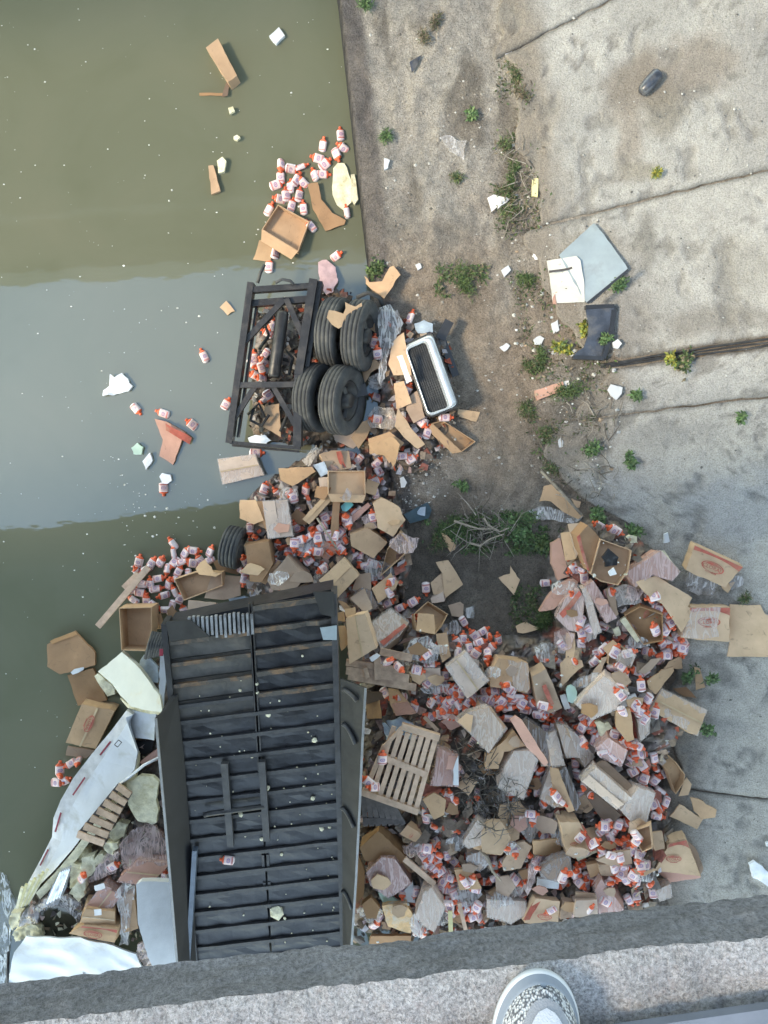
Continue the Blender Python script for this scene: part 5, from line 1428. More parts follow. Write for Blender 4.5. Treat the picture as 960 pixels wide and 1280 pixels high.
bottles('17', [(330, 190, 85), (320, 242), (312, 292, 90), (520, 140, 95), (530, 215), (130, 685), (345, 535, 150), (740, 512, 60), (792, 470), (715, 567), (740, 622), (680, 622), (800, 580), (670, 672), (880, 690, -30), (860, 660), (530, 742, 85), (750, 755), (690, 500), (710, 10, 80), (780, 42), (830, 45),
               (310, 660, 70), (505, 640), (560, 690, 95), (450, 790), (620, 780), (240, 770)], LBr, GBr)
LBs = 'bottle spilling out of the open striped carton by concrete'; GBs = 'bottles spilling from the striped carton'
bottles('18', [(300, 130), (290, 172, 30), (385, 222), (340, 190), (320, 210)], LBs, GBs)
bottles('18', [(205, 460, 50), (245, 432, 40), (175, 512), (130, 572), (200, 565), (245, 530, 110), (150, 592), (310, 630), (340, 642), (135, 620), (215, 682), (200, 702, 40), (10, 692, 85), (40, 742), (375, 762, 100), (360, 722), (300, 700), (270, 730), (170, 650), (60, 720), (230, 660), (415, 780)], LBr, GBr)
bottles('19', [(400, 160, 60), (440, 200), (385, 200), (450, 265), (530, 220), (590, 440, 20), (640, 450), (350, 540, 80), (380, 560), (170, 490), (150, 520), (500, 400), (520, 420), (620, 480), (770, 220), (880, 180, 20), (470, 330, 70), (430, 240), (560, 430)], LBr, GBr)
bottles('23', [(300, 60), (20, 130), (330, 240, 30), (650, 370, 95), (720, 330), (900, 180), (740, 520), (690, 530), (640, 410, 90), (100, 620), (360, 470)], LBr, GBr)
bottles('16', [(200, 280, 80), (535, 465, 150), (575, 507, 60), (425, 560, 90), (430, 592, 95), (470, 640), (560, 90, 85), (500, 42, 95), (545, 62, 80), (520, 30)], LBr, GBr)
# ================================================================== TOP RIGHT CLUMP
LBt = 'bottle among the film and cartons at top right of heap'; GBt = 'bottles in the top right clump'
bottles('8', [(215, 410, 80), (225, 450, 95), (280, 245, 150), (570, 640, -60), (500, 550, 140), (540, 575, 110), (475, 530), (590, 690), (580, 720), (560, 745), (310, 732, 40), (400, 742), (225, 690, 60), (180, 420), (550, 600), (600, 720)], LBt, GBt)
bottle('8', 75, 475, 'single bottle lying out on soil left of the top right clump', None, 5, 4)
bottles('8', [(352, 266, -35), (325, 258, 150)], 'bottle at the very top of the top right clump', 'bottles at the top of the clump')
scrap('8', [(45, 150), (62, 88), (95, 84), (112, 102), (220, 205), (200, 222), (140, 192), (92, 148)], 'torn tan carton tip at the very top of the right heap', 't', show=.1)
scrap('8', [(172, 138), (213, 152), (205, 178), (185, 172)], 'tiny tan flap beside the torn carton tip', 't', show=.1)
mb = MB(); mb.tube([P(*px('8', [(50, 28)])[0], .75), P(*px('8', [(140, 120)])[0], .85), P(*px('8', [(216, 205)])[0], .9)], .02, 6); o = recentre(mb.build('rod', 'bark')); tag(o, 'thin dark rod lying across the torn carton tip', 'rod')
film('8', [(0, 185), (60, 168), (105, 178), (160, 200), (222, 205), (195, 245), (100, 222), (0, 226), (20, 205)], 'clear film trail spread left of the top right clump', 'film_clear', .05, show=.05)
sheet('8', [(95, 320), (130, 300), (150, 390), (166, 450), (120, 466), (96, 400)], 'tan carton with pink stripe at left of top right clump', 'p', show=.1, thick=.12)
sheet('8', [(130, 276), (166, 272), (192, 380), (150, 386)], 'narrow tan panel standing in the top right clump', 't', show=.16, thick=.03)
sheet('8', [(160, 240), (225, 236), (240, 270), (216, 330), (192, 375)], 'greyish side panel behind the red edged flap', 'g', show=.2, thick=.03)
box('8', [(197, 290), (240, 245), (292, 300), (246, 432), (216, 350)], 'dark brown panel with red edge beside the round open carton', 'd', show=.3, seam=False)
sheet('8', [(195, 292), (206, 280), (225, 350), (246, 430), (238, 425), (212, 352)], 'red edging strip of the dark brown panel', 'p', show=.04, mat='red_print', amp=.006, pct=85)
openbox('8', [(250, 440), (290, 300), (415, 345), (402, 430), (360, 486), (290, 470)], 'round open carton with a black wad inside', 't', show=.34, depth=.16, flaps=())
film('8', [(298, 375), (320, 340), (362, 372), (355, 408), (315, 412)], 'black plastic wad lying in the round open carton', 'plastic_black', .04, show=.01, name='plastic_wad', cat='plastic wad')
chunk('8', [(322, 430), (340, 412), (356, 440), (330, 448)], 'white shard lying in the round open carton', 'paper', .02, show=.03, name='shard', cat='shard')
chunk('8', [(385, 295), (410, 285), (440, 290), (436, 315), (395, 318)], 'pale foam block above the round open carton', 'foam', .08)
box('8', [(398, 432), (530, 350), (605, 430), (572, 466), (500, 442), (432, 490)], 'pinkish film wrapped carton right of round open carton', 'p', show=.2, wrap='film_pink', seam=False)
sheet('8', [(530, 352), (546, 346), (607, 432), (592, 440)], 'pale yellow foam strip at end of pinkish wrapped carton', show=.05, thick=.04, mat='foam', name='foam_strip', cat='foam', group=None, amp=.005, pct=85)
scrap('8', [(45, 590), (90, 520), (130, 478), (200, 450), (198, 490), (150, 540), (100, 582)], 'film covered striped carton arm reaching left over soil', 'p', show=.12, thick=.10)
box('8', [(115, 612), (150, 540), (200, 500), (222, 540), (212, 672), (160, 660)], 'red striped film bundle in the top right clump', 'w', show=.2, wrap='film_pink', seam=False)
sheet('8', [(126, 600), (205, 508), (214, 522), (140, 618)], 'red printed stripe across the film bundle', 'p', show=.03, mat='red_print', amp=.01, pct=80)
box('8', [(214, 500), (240, 490), (292, 668), (262, 682)], 'narrow striped wrapped carton right of the film bundle', 'w', show=.16, wrap='film', seam=False)
box('8', [(230, 490), (262, 470), (352, 612), (312, 632)], 'second narrow wrapped carton leaning on the film bundle', 'p', show=.2, wrap='film_pink', seam=False)
sheet('8', [(310, 500), (340, 490), (362, 600), (340, 622)], 'slim tan board below the round open carton', 'g', show=.16, thick=.03)
film('8', [(345, 500), (380, 480), (430, 490), (452, 552), (400, 560), (358, 572)], 'grey clear film below the round open carton', 'film', show=.12, amp=.06)
sheet('8', [(430, 472), (510, 446), (655, 532), (640, 570), (668, 590), (612, 672), (540, 562), (470, 520)], 'large plain tan sheet between the two printed cartons', 'l', show=.10, thick=.02)
box('8', [(668, 323), (860, 410), (790, 494), (630, 425)], 'printed carton with red band lying tilted on clean concrete', 'l', show=.18, depth=.16, logo_=(0.5, 0.5, 0.50), tilt=0.2, jit=.02, amp=.006)
sheet('8', [(770, 492), (832, 470), (800, 516)], 'tan flap folded from tilted printed carton', 'l', show=.03)
film('8', [(628, 460), (650, 432), (692, 428), (765, 470), (742, 520), (682, 528), (640, 505)], 'grey clear plastic bag heaped on tilted printed carton', 'film_clear', .06, show=.05, name='plastic_bag', cat='plastic bag')
film('8', [(800, 450), (856, 446), (858, 480), (812, 508)], 'thin clear film corner at right of tilted printed carton', 'film_clear', .03, show=.02)
sheet('8', [(808, 562), (930, 566), (948, 600), (972, 610), (980, 772), (795, 770), (806, 712)], 'large blank tan sheet lying flat at the right picture edge', 'l', show=.02, thick=.015)
box('8', [(650, 570), (806, 570), (806, 712), (610, 696)], 'printed carton under film beside the large blank sheet', 'l', show=.2, depth=.16, logo_=(0.52, 0.45, 0.52), tilt=.2, jit=.02, amp=.006)
film('8', [(616, 690), (655, 578), (765, 572), (760, 690), (700, 700)], 'clear film lying over the printed carton beside blank sheet', 'film', .03, show=.03)
openbox('8', [(385, 606), (450, 570), (540, 602), (540, 708), (462, 724)], 'open carton with dark printed inside in the top right clump', 'd', show=.2, depth=.14, flaps=(), logo_=(0.6, 0.45, 0.4))
plank('8', (378, 618), (446, 708), .075, 'bright yellow edged white strip across the dark open carton', 'foam', .05, z=1.02, name='foam_strip', cat='foam')
sheet('8', [(340, 662), (362, 650), (372, 682), (350, 692)], 'short pale yellow foam block left of dark open carton', show=.08, thick=.06, mat='foam', name='foam_block', cat='foam', group=None)
# ================================================================== RIGHT HEAP, UPPER LEFT (by the trailer corner)
pal = empty('pallet', P(478, 838, .6)); tag(pal, 'broken wooden pallet half buried under cartons beside trailer corner', 'pallet')
for a_, b_, w_ in (((300, 458), (460, 492), .10), ((130, 512), (420, 556), .09), ((130, 552), (445, 594), .11), ((140, 580), (480, 640), .10)):
    plank('13', a_, b_, w_, None, 'wood', .03, z=.86, parent=pal, name='slat')
for a_, b_, w_ in (((286, 488), (290, 600), .09), ((226, 540), (240, 592), .06)): plank('13', a_, b_, w_, None, 'wood', .05, z=.90, parent=pal, name='cross_board')
chunk('13', [(245, 490), (285, 468), (304, 478), (262, 508)], 'white paper scrap lying on the broken pallet', 'paper', .02, name='paper_scrap', cat='paper', z=.95)
bottles('13', [(345, 505, 60), (398, 540, -30)], 'bottle lying on the broken pallet', 'bottles on the broken pallet', z=.97)
sheet('13', [(65, 272), (118, 256), (128, 310), (66, 302)], 'small tan flap at left of the tan carton by trailer corner', 't', show=.2, z=.85)
scrap('13', [(92, 332), (128, 330), (150, 398), (130, 440), (105, 456), (95, 390)], 'curled tan flap hanging over the trailer corner', 't', z=.9)
box('13', [(130, 290), (225, 266), (280, 440), (146, 520)], 'plain tan carton at the upper trailer corner', 'l', show=.3, z=.98)
sheet('13', [(124, 246), (176, 240), (182, 270), (128, 288)], 'small square tan flap above the plain tan carton', 't', z=.95)
box('13', [(252, 322), (352, 245), (440, 312), (400, 370), (310, 442)], 'greyish carton with faded red print beside the plain tan carton', 'g', show=.28, wrap='film', seam=False)
sheet('13', [(300, 410), (420, 318), (432, 330), (320, 428)], 'faded red band across the greyish carton', 'p', show=.035, mat='red_print', pct=85, amp=.006)
sheet('13', [(150, 190), (222, 142), (262, 240), (225, 265)], 'grey film wrapped carton panel above greyish printed carton', 'g', show=.14, thick=.1)
openbox('13', [(470, 270), (540, 206), (640, 270), (610, 330), (575, 372), (480, 352)], 'open tan carton with curved wall in the right heap top', 't', show=.26, depth=.14, flaps=())
sheet('13', [(492, 262), (570, 272), (578, 372), (480, 352)], 'tan panel across the open carton with curved wall', 't', show=.04, pct=85)
film('13', [(600, 330), (680, 300), (712, 340), (690, 372), (620, 370)], 'grey film wad beside the open carton with curved wall', 'film_dark', show=.1)
sheet('13', [(640, 225), (700, 208), (718, 220), (712, 290), (660, 275)], 'tan film covered flap on the dark soil edge', 'g', show=.06)
film('13', [(720, 240), (770, 230), (772, 290), (735, 290)], 'small clear film scrap on dark soil', 'film_clear', .03, show=.03)
film('13', [(430, 440), (450, 400), (540, 380), (600, 440), (590, 500), (540, 520), (440, 490)], 'clear film with tan lining above the pallet', 'film_clear', .06, show=.1)
sheet('13', [(440, 440), (490, 408), (560, 460), (545, 480), (450, 470)], 'brown lid inside the clear film above the pallet', 'd', show=.05)
sheet('13', [(580, 370), (634, 364), (652, 480), (612, 512), (590, 432)], 'upright tan flap right of the clear film', 't', show=.14, thick=.02)
scrap('13', [(450, 562), (500, 540), (532, 590), (500, 626), (462, 602)], 'bent tan carton scrap right of the broken pallet', 'l', show=.16)
sheet('13', [(512, 540), (600, 540), (612, 622), (520, 640)], 'pale carton panel right of the bent tan scrap', 'w', show=.12)
film('13', [(500, 640), (560, 620), (650, 620), (640, 660), (540, 670)], 'clear film over the pale carton panel', 'film_clear', show=.08)
sheet('13', [(340, 640), (392, 650), (456, 725), (372, 766), (350, 720)], 'brown carton arm in the dark gap below the pallet', 't', show=.12, thick=.04)
sheet('13', [(225, 660), (335, 662), (345, 692), (235, 720)], 'dark brown carton wedged against the trailer skirt', 'k', show=.15, thick=.04)
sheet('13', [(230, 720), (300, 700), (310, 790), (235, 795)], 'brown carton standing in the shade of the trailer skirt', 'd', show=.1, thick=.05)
bottles('13', [(530, 145, -85), (470, 207, 30), (408, 236, 25)], LBd, GBd)
bottles('13', [(720, 312, -60), (680, 400, 120), (716, 388, 90), (768, 370, 130), (818, 355, 30), (802, 412, 20), (745, 432, 100), (690, 452, 80), (856, 432, 50), (890, 392, 100), (838, 470, -90), (782, 462, 60), (832, 500, -80), (845, 385, 45)], LBd, GBd)
sheet('13', [(550, 112), (608, 64), (636, 110), (625, 172), (568, 172)], 'left half of folded tan carton on open soil above the spill', 'l', show=.04, thick=.015)
sheet('13', [(578, 10), (642, 0), (716, 122), (626, 190), (610, 68)], 'right half of folded tan carton on open soil above the spill', 'l', show=.05, thick=.015)
box('13', [(553, 192), (612, 164), (622, 206), (558, 216)], 'small white printed packet below the folded tan carton', 'w', show=.07, depth=.08, seam=False)
# ================================================================== RIGHT HEAP, CENTRE
LBq = 'bottle lying on top of cartons in centre of right heap'; GBq = 'bottles on top of the right heap centre'
box('14', [(50, 330), (92, 250), (240, 272), (252, 400), (235, 426), (160, 412), (50, 392)], 'tan carton with film right half on the bottle belt', 't', show=.22, seam=False)
film('14', [(140, 262), (238, 276), (250, 400), (232, 424), (172, 400)], 'film wrapping the right half of the tan carton on belt', 'film', .02, show=.03)
box('13', [(632, 536), (732, 460), (842, 600), (736, 692)], 'square film wrapped carton crowning the bottle belt', 'w', show=.32, wrap='film')
box('14', [(0, 480), (62, 512), (132, 602), (60, 702), (0, 690), (-20, 600)], 'rounded film wrapped carton under the bottle belt', 'g', show=.24, wrap='film', seam=False)
box('14', [(262, 346), (330, 304), (365, 380), (412, 500), (352, 526), (290, 500)], 'long brown carton with red side print in the heap centre', 'g', show=.3, seam=False)
sheet('14', [(310, 390), (330, 382), (370, 480), (350, 490)], 'faint red lettering strip on the long brown carton', 'p', show=.03, mat='red_print', pct=85, amp=.006)
sheet('14', [(430, 125), (476, 125), (474, 244), (430, 250)], 'narrow tan strip pointing up from the heap centre', 'l', show=.06)
scrap('14', [(400, 282), (430, 250), (512, 264), (516, 292), (470, 330), (410, 396)], 'bent tan carton under the narrow strip', 'l', show=.1)
scrap('14', [(560, 330), (610, 250), (640, 240), (600, 330), (545, 372), (490, 392), (500, 370)], 'long twisted carton ribbon right of bent tan carton', 'g', show=.08)
openbox('14', [(640, 282), (642, 240), (702, 190), (772, 230), (752, 300)], 'small open tan carton below the dark open carton', 't', show=.2, depth=.12, flaps=(1,))
film('14', [(465, 380), (500, 350), (590, 322), (612, 340), (540, 385), (480, 400)], 'clear film strip above the pale green disc', 'film_clear', show=.06)
box('14', [(482, 480), (560, 400), (620, 344), (700, 400), (742, 424), (680, 502), (560, 556)], 'large greyish film wrapped carton in the centre of right heap', 'w', show=.32, wrap='film', seam=False)
chunk('14', [(430, 408), (438, 392), (456, 384), (476, 395), (486, 420), (482, 460), (462, 478), (440, 468)], 'pale green plastic disc in centre of right heap', 'plastic_green', .03, show=.2, amp=.004, edge=0, name='plastic_disc', cat='plastic disc')
chunk('14', [(398, 440), (428, 430), (452, 500), (424, 508)], 'white slip of paper beside the pale green disc', 'paper', .02, show=.14, name='paper_scrap', cat='paper')
box('14', [(680, 520), (752, 505), (772, 660), (735, 670), (678, 592)], 'upright tan carton with red stripe right of heap centre', 't', show=.28, seam=False)
sheet('14', [(752, 508), (778, 520), (790, 655), (770, 662)], 'red stripe down the side of the upright tan carton', 'p', show=.0, mat='red_print', pct=80, amp=.006)
box('14', [(788, 562), (852, 530), (842, 622), (800, 666)], 'grey film wrapped carton right of the red striped one', 'g', show=.14, wrap='film', seam=False)
box('15', [(315, 556), (380, 440), (622, 556), (570, 692)], 'film wrapped carton jutting onto clean concrete at right', 'l', show=.24, depth=.2, wrap='film', tilt=.2)
sheet('15', [(440, 440), (510, 428), (572, 492), (500, 480)], 'red edged flap above the jutting wrapped carton', 'd', show=.06)
sheet('15', [(560, 320), (590, 330), (616, 430), (566, 446)], 'small tan flap among weeds on the concrete', 't', show=.04)
scrap('15', [(300, 400), (380, 340), (440, 320), (446, 345), (345, 470), (310, 440)], 'curled tan carton above the jutting wrapped carton', 't', show=.12, thick=.03)
sheet('15', [(390, 332), (420, 290), (490, 260), (496, 332), (440, 332)], 'tan panel under the film printed carton', 't', show=.08)
sheet('15', [(250, 350), (320, 280), (380, 270), (330, 330), (290, 360)], 'brown strip beside the lone white bottles', 'g', show=.1)
bottles('15', [(180, 372, 95), (265, 412, 95)], 'plain white bottle without a label on the right heap', 'plain white bottles', plain=True, dz=.1)
chunk('15', [(155, 520), (178, 490), (235, 465), (255, 505), (215, 545), (165, 548)], 'white printed packet right of heap centre', 'paper', .06, show=.12, name='packet', cat='packet')
bottles('15', [(205, 245, 20), (300, 350, 30), (240, 345, 160), (150, 468), (300, 500), (265, 562, 60), (242, 540), (130, 330, 40), (95, 205, 60), (20, 285, 45), (120, 690), (165, 742), (225, 742)], LBq, GBq)
bottles('15', [(430, 85, -60), (412, 230), (365, 265), (470, 160), (450, 205)], LBt, GBt)
chunk('14', [(575, 572), (600, 568), (622, 578), (640, 572), (664, 602), (640, 615), (625, 640), (600, 640), (590, 600)], 'pale yellow foam crumb on the bottle belt right side', 'foam', .06, show=.12)
box('14', [(580, 702), (640, 650), (732, 712), (702, 792), (600, 742)], 'pinkish film wrapped carton at the right heap edge', 'p', show=.2, wrap='film_pink', seam=False)
box('14', [(200, 602), (240, 560), (332, 622), (372, 762), (342, 790), (282, 702)], 'dark film wrapped carton standing on edge left', 'k', show=.26, wrap='film_dark', seam=False)
sheet('14', [(150, 560), (176, 540), (210, 560), (342, 772), (322, 792), (230, 690)], 'pinkish film edged board left of dark wrapped carton', 'p', show=.2, thick=.05)
box('14', [(330, 642), (380, 610), (422, 780), (362, 792)], 'pale wrapped carton standing on edge in the row', 'w', show=.24, wrap='film', seam=False)
box('14', [(385, 582), (440, 590), (490, 660), (500, 742), (430, 742)], 'olive grey wrapped carton standing on edge in the row', 'g', show=.28, wrap='film', seam=False)
box('14', [(440, 602), (480, 630), (572, 740), (520, 792), (480, 702)], 'grey wrapped carton closing the row on the right', 'g', show=.22, wrap='film', seam=False)
box('14', [(30, 740), (170, 615), (226, 690), (120, 720), (90, 802), (28, 802)], 'folded tan carton left of the row on edge', 't', show=.26, seam=False, amp=.02)
# ================================================================== PALLET AND NEST
pl = empty('pallet', P(500, 955, .7)); tag(pl, 'pink grey slatted wooden pallet tilted beside the trailer skirt', 'pallet')
PZ = P(498, 952, 1.02)
def PP(x, y, h=0.0):
    q = px('16', [(x, y)])[0]; return Pplane(q[0], q[1], PZ + Vector((0, 0, h)), 0.10, 0.12)
for k in range(8):
    t = k / 7; a_ = (225 + t * 252, 128 + t * 58 - (18 if k == 1 else 0)); b_ = (112 + t * 262, 452 + t * 104)
    if k == 0: a_ = (212, 215); 
    mb = MB(); mb.bar(PP(*a_, .0), PP(*b_, .0), .066, .022); part(mb, 'slat', 'wood_pale', pl)
for a_, b_, h_ in (((300, 118), (498, 180), .02), ((196, 276), (432, 372), .018), ((92, 462), (388, 566), .02)):
    mb = MB(); mb.bar(PP(*a_, h_), PP(*b_, h_), .085, .02); part(mb, 'cross_board', 'wood_pale', pl)
for a_, b_ in (((300, 118), (498, 180)), ((196, 276), (432, 372)), ((92, 462), (388, 566))):
    mb = MB(); mb.bar(PP(*a_, -.03), PP(*b_, -.03), .085, .09); part(mb, 'bearer', 'wood', pl)
mb = MB(); mb.bar(PP(208, 225, .02), PP(300, 128, .03), .05, .03); part(mb, 'loose_slat', 'wood_pale', pl)
bottles('16', [(150, 432, 170), (122, 402, 140)], 'bottle resting on the lower left slats of tilted pallet', 'bottles on the tilted pallet', z=1.06)
bottle('16', 200, 280, 'bottle on the middle board of tilted pallet', None, 85, 5, z=1.07)
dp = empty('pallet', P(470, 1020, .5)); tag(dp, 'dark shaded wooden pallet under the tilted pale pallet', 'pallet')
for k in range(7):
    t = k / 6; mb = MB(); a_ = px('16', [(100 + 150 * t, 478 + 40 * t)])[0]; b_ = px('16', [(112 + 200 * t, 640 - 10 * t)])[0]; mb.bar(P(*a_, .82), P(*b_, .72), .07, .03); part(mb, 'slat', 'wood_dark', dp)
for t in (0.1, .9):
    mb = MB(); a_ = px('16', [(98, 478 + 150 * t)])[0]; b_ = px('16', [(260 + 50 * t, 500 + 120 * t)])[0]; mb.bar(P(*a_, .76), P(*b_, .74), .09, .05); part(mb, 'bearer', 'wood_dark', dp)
box('16', [(488, 232), (590, 270), (595, 425), (452, 420), (480, 330)], 'pink grey film wrapped carton right of the tilted pallet', 'p', show=.2, wrap='film_pink', seam=False)
sheet('16', [(572, 340), (596, 272), (598, 425), (570, 425)], 'white foam edge of the carton right of tilted pallet', show=.05, thick=.03, mat='foam_white', name='foam_strip', cat='foam', group=None, pct=85, amp=.005)
sheet('16', [(412, 500), (470, 460), (532, 500), (525, 580), (470, 602)], 'round cut tan carton below the tilted pallet', 't', show=.14, thick=.03)
box('16', [(590, 90), (640, 48), (750, 20), (832, 130), (752, 250), (660, 150)], 'greyish film wrapped carton above the twig nest', 'g', show=.22, wrap='film', seam=False)
sheet('16', [(590, 90), (640, 48), (672, 60), (660, 152)], 'tan end flap of the wrapped carton above the twig nest', 'l', show=.03, pct=80)
film('16', [(680, 570), (690, 500), (730, 505), (765, 560), (740, 602)], 'dark clear film scrap in the twig nest', 'film_dark', show=.05)
film('16', [(200, 100), (300, 70), (370, 110), (350, 190), (280, 150), (220, 200)], 'bluish film rag above the tilted pallet', 'bag_blue', show=.08)
sheet('16', [(250, 0), (330, -10), (380, 50), (270, 60)], 'pinkish brown carton in the dark gap above the tilted pallet', 'p', show=.12, thick=.03)
plank('16', (420, 70), (490, 140), .05, 'short brown slat above the upper right pallet corner', 'wood', .03, show=.12)
# ================================================================== RIGHT HEAP, LOWER
box('17', [(100, 276), (140, 160), (186, 86), (270, 80), (312, 130), (236, 342)], 'large grey rounded film wrapped carton right of the twig nest', 'w', show=.34, wrap='film', seam=False)
sheet('17', [(545, 280), (576, 268), (772, 430), (702, 492), (640, 420)], 'dark brown side panel below the bright wrapped carton', 'k', show=.14, thick=.06)
sheet('17', [(632, 160), (682, 130), (852, 290), (832, 322), (722, 230)], 'dark clear film panel above the bright wrapped carton', 'g', show=.16, thick=.06)
box('17', [(555, 246), (635, 170), (822, 336), (742, 396)], 'bright white film wrapped carton in the lower right heap', 'w', show=.34, wrap='film')
box('17', [(770, 400), (866, 282), (952, 312), (902, 482), (832, 472)], 'white crumpled wrapped carton right of the bright one', 'w', show=.28, wrap='film', seam=False)
box('17', [(435, 192), (470, 170), (546, 360), (522, 402), (472, 350)], 'very dark wrapped carton on edge left of bright carton', 'k', show=.28, wrap='film_dark', seam=False)
box('17', [(330, 340), (380, 182), (442, 370), (402, 386)], 'olive film wrapped carton on edge', 'g', show=.2, wrap='film', seam=False)
sheet('17', [(382, 170), (430, 182), (512, 402), (482, 412), (402, 302)], 'tan film edged strip between olive and dark cartons', 't', show=.24, thick=.04)
scrap('17', [(110, 376), (216, 356), (252, 402), (225, 480), (212, 560), (165, 580), (125, 470), (96, 436)], 'fan of tan carton leaves right of the twig nest', 'l', show=.14, thick=.03)
scrap('17', [(45, 482), (110, 470), (166, 572), (120, 652), (20, 642), (8, 540)], 'pair of tan carton flaps below the fan of leaves', 'l', show=.14, thick=.03)
film('17', [(212, 440), (310, 420), (342, 482), (272, 582), (222, 522)], 'ribbed white film bundle beside the fan of leaves', 'film', .05, show=.14)
sheet('17', [(286, 570), (430, 560), (446, 632), (352, 652), (290, 642)], 'flat tan carton below the ribbed film bundle', 't', show=.14, thick=.04)
box('17', [(436, 468), (540, 470), (634, 624), (480, 664)], 'tan carton with red stripes and loose white film', 'l', show=.3, seam=False, logo_=(0.35, 0.62, 0.34), band=False)
sheet('17', [(530, 468), (556, 478), (640, 622), (600, 632)], 'red stripe along the carton with loose white film', 'p', show=.03, mat='red_print', pct=85, amp=.006)
film('17', [(362, 498), (432, 420), (500, 470), (520, 560), (470, 602), (420, 590)], 'loose white film over left of the red striped carton', 'film_clear', .05, show=.05)
sheet('17', [(520, 662), (632, 618), (640, 634), (535, 682)], 'pale yellow foam edge below the red striped carton', show=.06, thick=.05, mat='foam', name='foam_strip', cat='foam', group=None, pct=75, amp=.006)
sheet('17', [(180, 592), (240, 570), (282, 602), (222, 722), (130, 742), (120, 702)], 'olive carton panel folded beside the boxy bottle', 'g', show=.14, thick=.05)
bottle('17', 145, 612, 'single boxy bottle with label up beside the olive panel', None, 105, 70, dz=.08)
box('17', [(330, 732), (400, 660), (492, 650), (490, 752), (352, 766)], 'film wrapped brown package at the lower heap edge', 'g', show=.22, wrap='film', seam=False)
sheet('17', [(845, 492), (920, 480), (936, 612), (882, 632)], 'upright tan flap above the printed carton by concrete', 't', show=.2, thick=.03)
sheet('17', [(580, 702), (640, 690), (662, 742), (602, 772)], 'small square tan carton left in lower heap', 't', show=.14, thick=.08)
sheet('17', [(650, 702), (720, 700), (732, 762), (660, 762)], 'small square brown carton right in lower heap', 'g', show=.14, thick=.08)
openbox('18', [(400, 90), (442, 80), (500, 130), (546, 192), (540, 232), (500, 292), (458, 180)], 'open striped carton at the concrete edge of lower heap', 't', show=.2, depth=.12, flaps=())
sheet('18', [(512, 300), (540, 225), (556, 208), (578, 240), (560, 292)], 'tan end flap with red edge on the concrete', 'l', show=.06)
sheet('18', [(470, 402), (520, 340), (632, 416), (605, 466)], 'flat tan carton lid lying on the concrete', 'l', show=.05, thick=.02)
scrap('18', [(570, 305), (610, 310), (702, 370), (694, 406), (632, 416), (590, 372)], 'pointed tan carton scrap farthest out on the concrete', 't', show=.05, thick=.02)
openbox('18', [(292, 520), (300, 470), (370, 446), (382, 560), (332, 582)], 'open brown carton above the lower printed carton', 't', show=.2, depth=.14, flaps=())
sheet('18', [(376, 486), (432, 480), (442, 560), (392, 572)], 'grey tan panel left of the lower printed carton', 'g', show=.14, thick=.04)
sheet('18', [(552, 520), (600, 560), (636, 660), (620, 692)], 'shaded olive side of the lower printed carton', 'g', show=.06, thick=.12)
box('18', [(468, 532), (546, 512), (625, 702), (395, 672)], 'printed carton with red oval lying at lower right of heap', 'l', show=.24, depth=.16, tilt=.2, logo_=(0.36, 0.55, 0.50), jit=.02, amp=.006)
sheet('18', [(395, 674), (625, 700), (622, 712), (470, 732)], 'pale rim under lower right printed carton', 'p', show=.02)
scrap('18', [(285, 662), (332, 680), (392, 660), (400, 672), (342, 702), (300, 690)], 'thin tan strip left of the lower right printed carton', 't', show=.12)
box('18', [(95, 772), (126, 715), (240, 870), (110, 882)], 'pink film covered carton with red bands at lower edge', 'p', show=.24, wrap='film_pink', seam=False)
box('18', [(400, 772), (470, 740), (476, 802), (420, 822)], 'small film wrapped carton at lower right heap tip', 'w', show=.14, wrap='film', seam=False)
sheet('18', [(100, 622), (190, 580), (272, 570), (282, 640), (190, 652)], 'olive carton panel in the lower right bottles', 'g', show=.14, thick=.04)
box('18', [(0, 825), (60, 800), (106, 850), (90, 900), (0, 900)], 'cream carton cut by the ledge at the lower heap', 'w', show=.2, seam=False)
# ================================================================== LOWER LEFT OF RIGHT HEAP
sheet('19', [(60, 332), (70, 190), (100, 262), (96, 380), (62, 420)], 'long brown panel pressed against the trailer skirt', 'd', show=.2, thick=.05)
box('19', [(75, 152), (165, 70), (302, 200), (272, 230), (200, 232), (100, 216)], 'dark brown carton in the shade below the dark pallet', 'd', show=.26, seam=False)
box('19', [(268, 86), (305, 40), (376, 96), (342, 126)], 'small tan carton right of the dark pallet', 't', show=.22, seam=False, depth=.12)
sheet('19', [(85, 422), (130, 390), (172, 440), (156, 492), (110, 492)], 'brown carton end by the lower trailer skirt', 'd', show=.16, thick=.1)
box('19', [(110, 272), (180, 200), (242, 206), (322, 320), (212, 390), (130, 330)], 'pink film wrapped bundle beside the lower trailer skirt', 'p', show=.28, wrap='film_pink', seam=False)
chunk('19', [(272, 376), (330, 316), (342, 416), (282, 410)], 'white panel piece right of the pink film bundle', 'foam_white', .04, show=.16, amp=.006, edge=.004, name='foam_slab', cat='foam')
chunk('19', [(165, 370), (200, 372), (312, 440), (300, 460), (190, 420)], 'pale teal foam lip above the orange tinted foam', 'plastic_green', .06, show=.14, name='foam_lip', cat='foam')
chunk('19', [(180, 430), (300, 420), (346, 500), (320, 562), (210, 530)], 'orange tinted foam board at the bottom of heap', 'foam_orange' if 'foam_orange' in M else 'foam', .10, show=.2, amp=.012, name='foam_board', cat='foam')
plank('19', (290, 208), (435, 330), .075, 'pale wooden batten slanting over the lower left heap', 'wood_pale', .04, show=.14)
box('19', [(345, 480), (382, 370), (420, 345), (482, 440), (432, 552), (380, 520)], 'grey white film wrapped carton right of orange foam', 'w', show=.3, wrap='film', seam=False)
sheet('19', [(530, 262), (610, 250), (662, 350), (556, 356)], 'tan carton lid above the dark slot in lower heap', 't', show=.2, thick=.06)
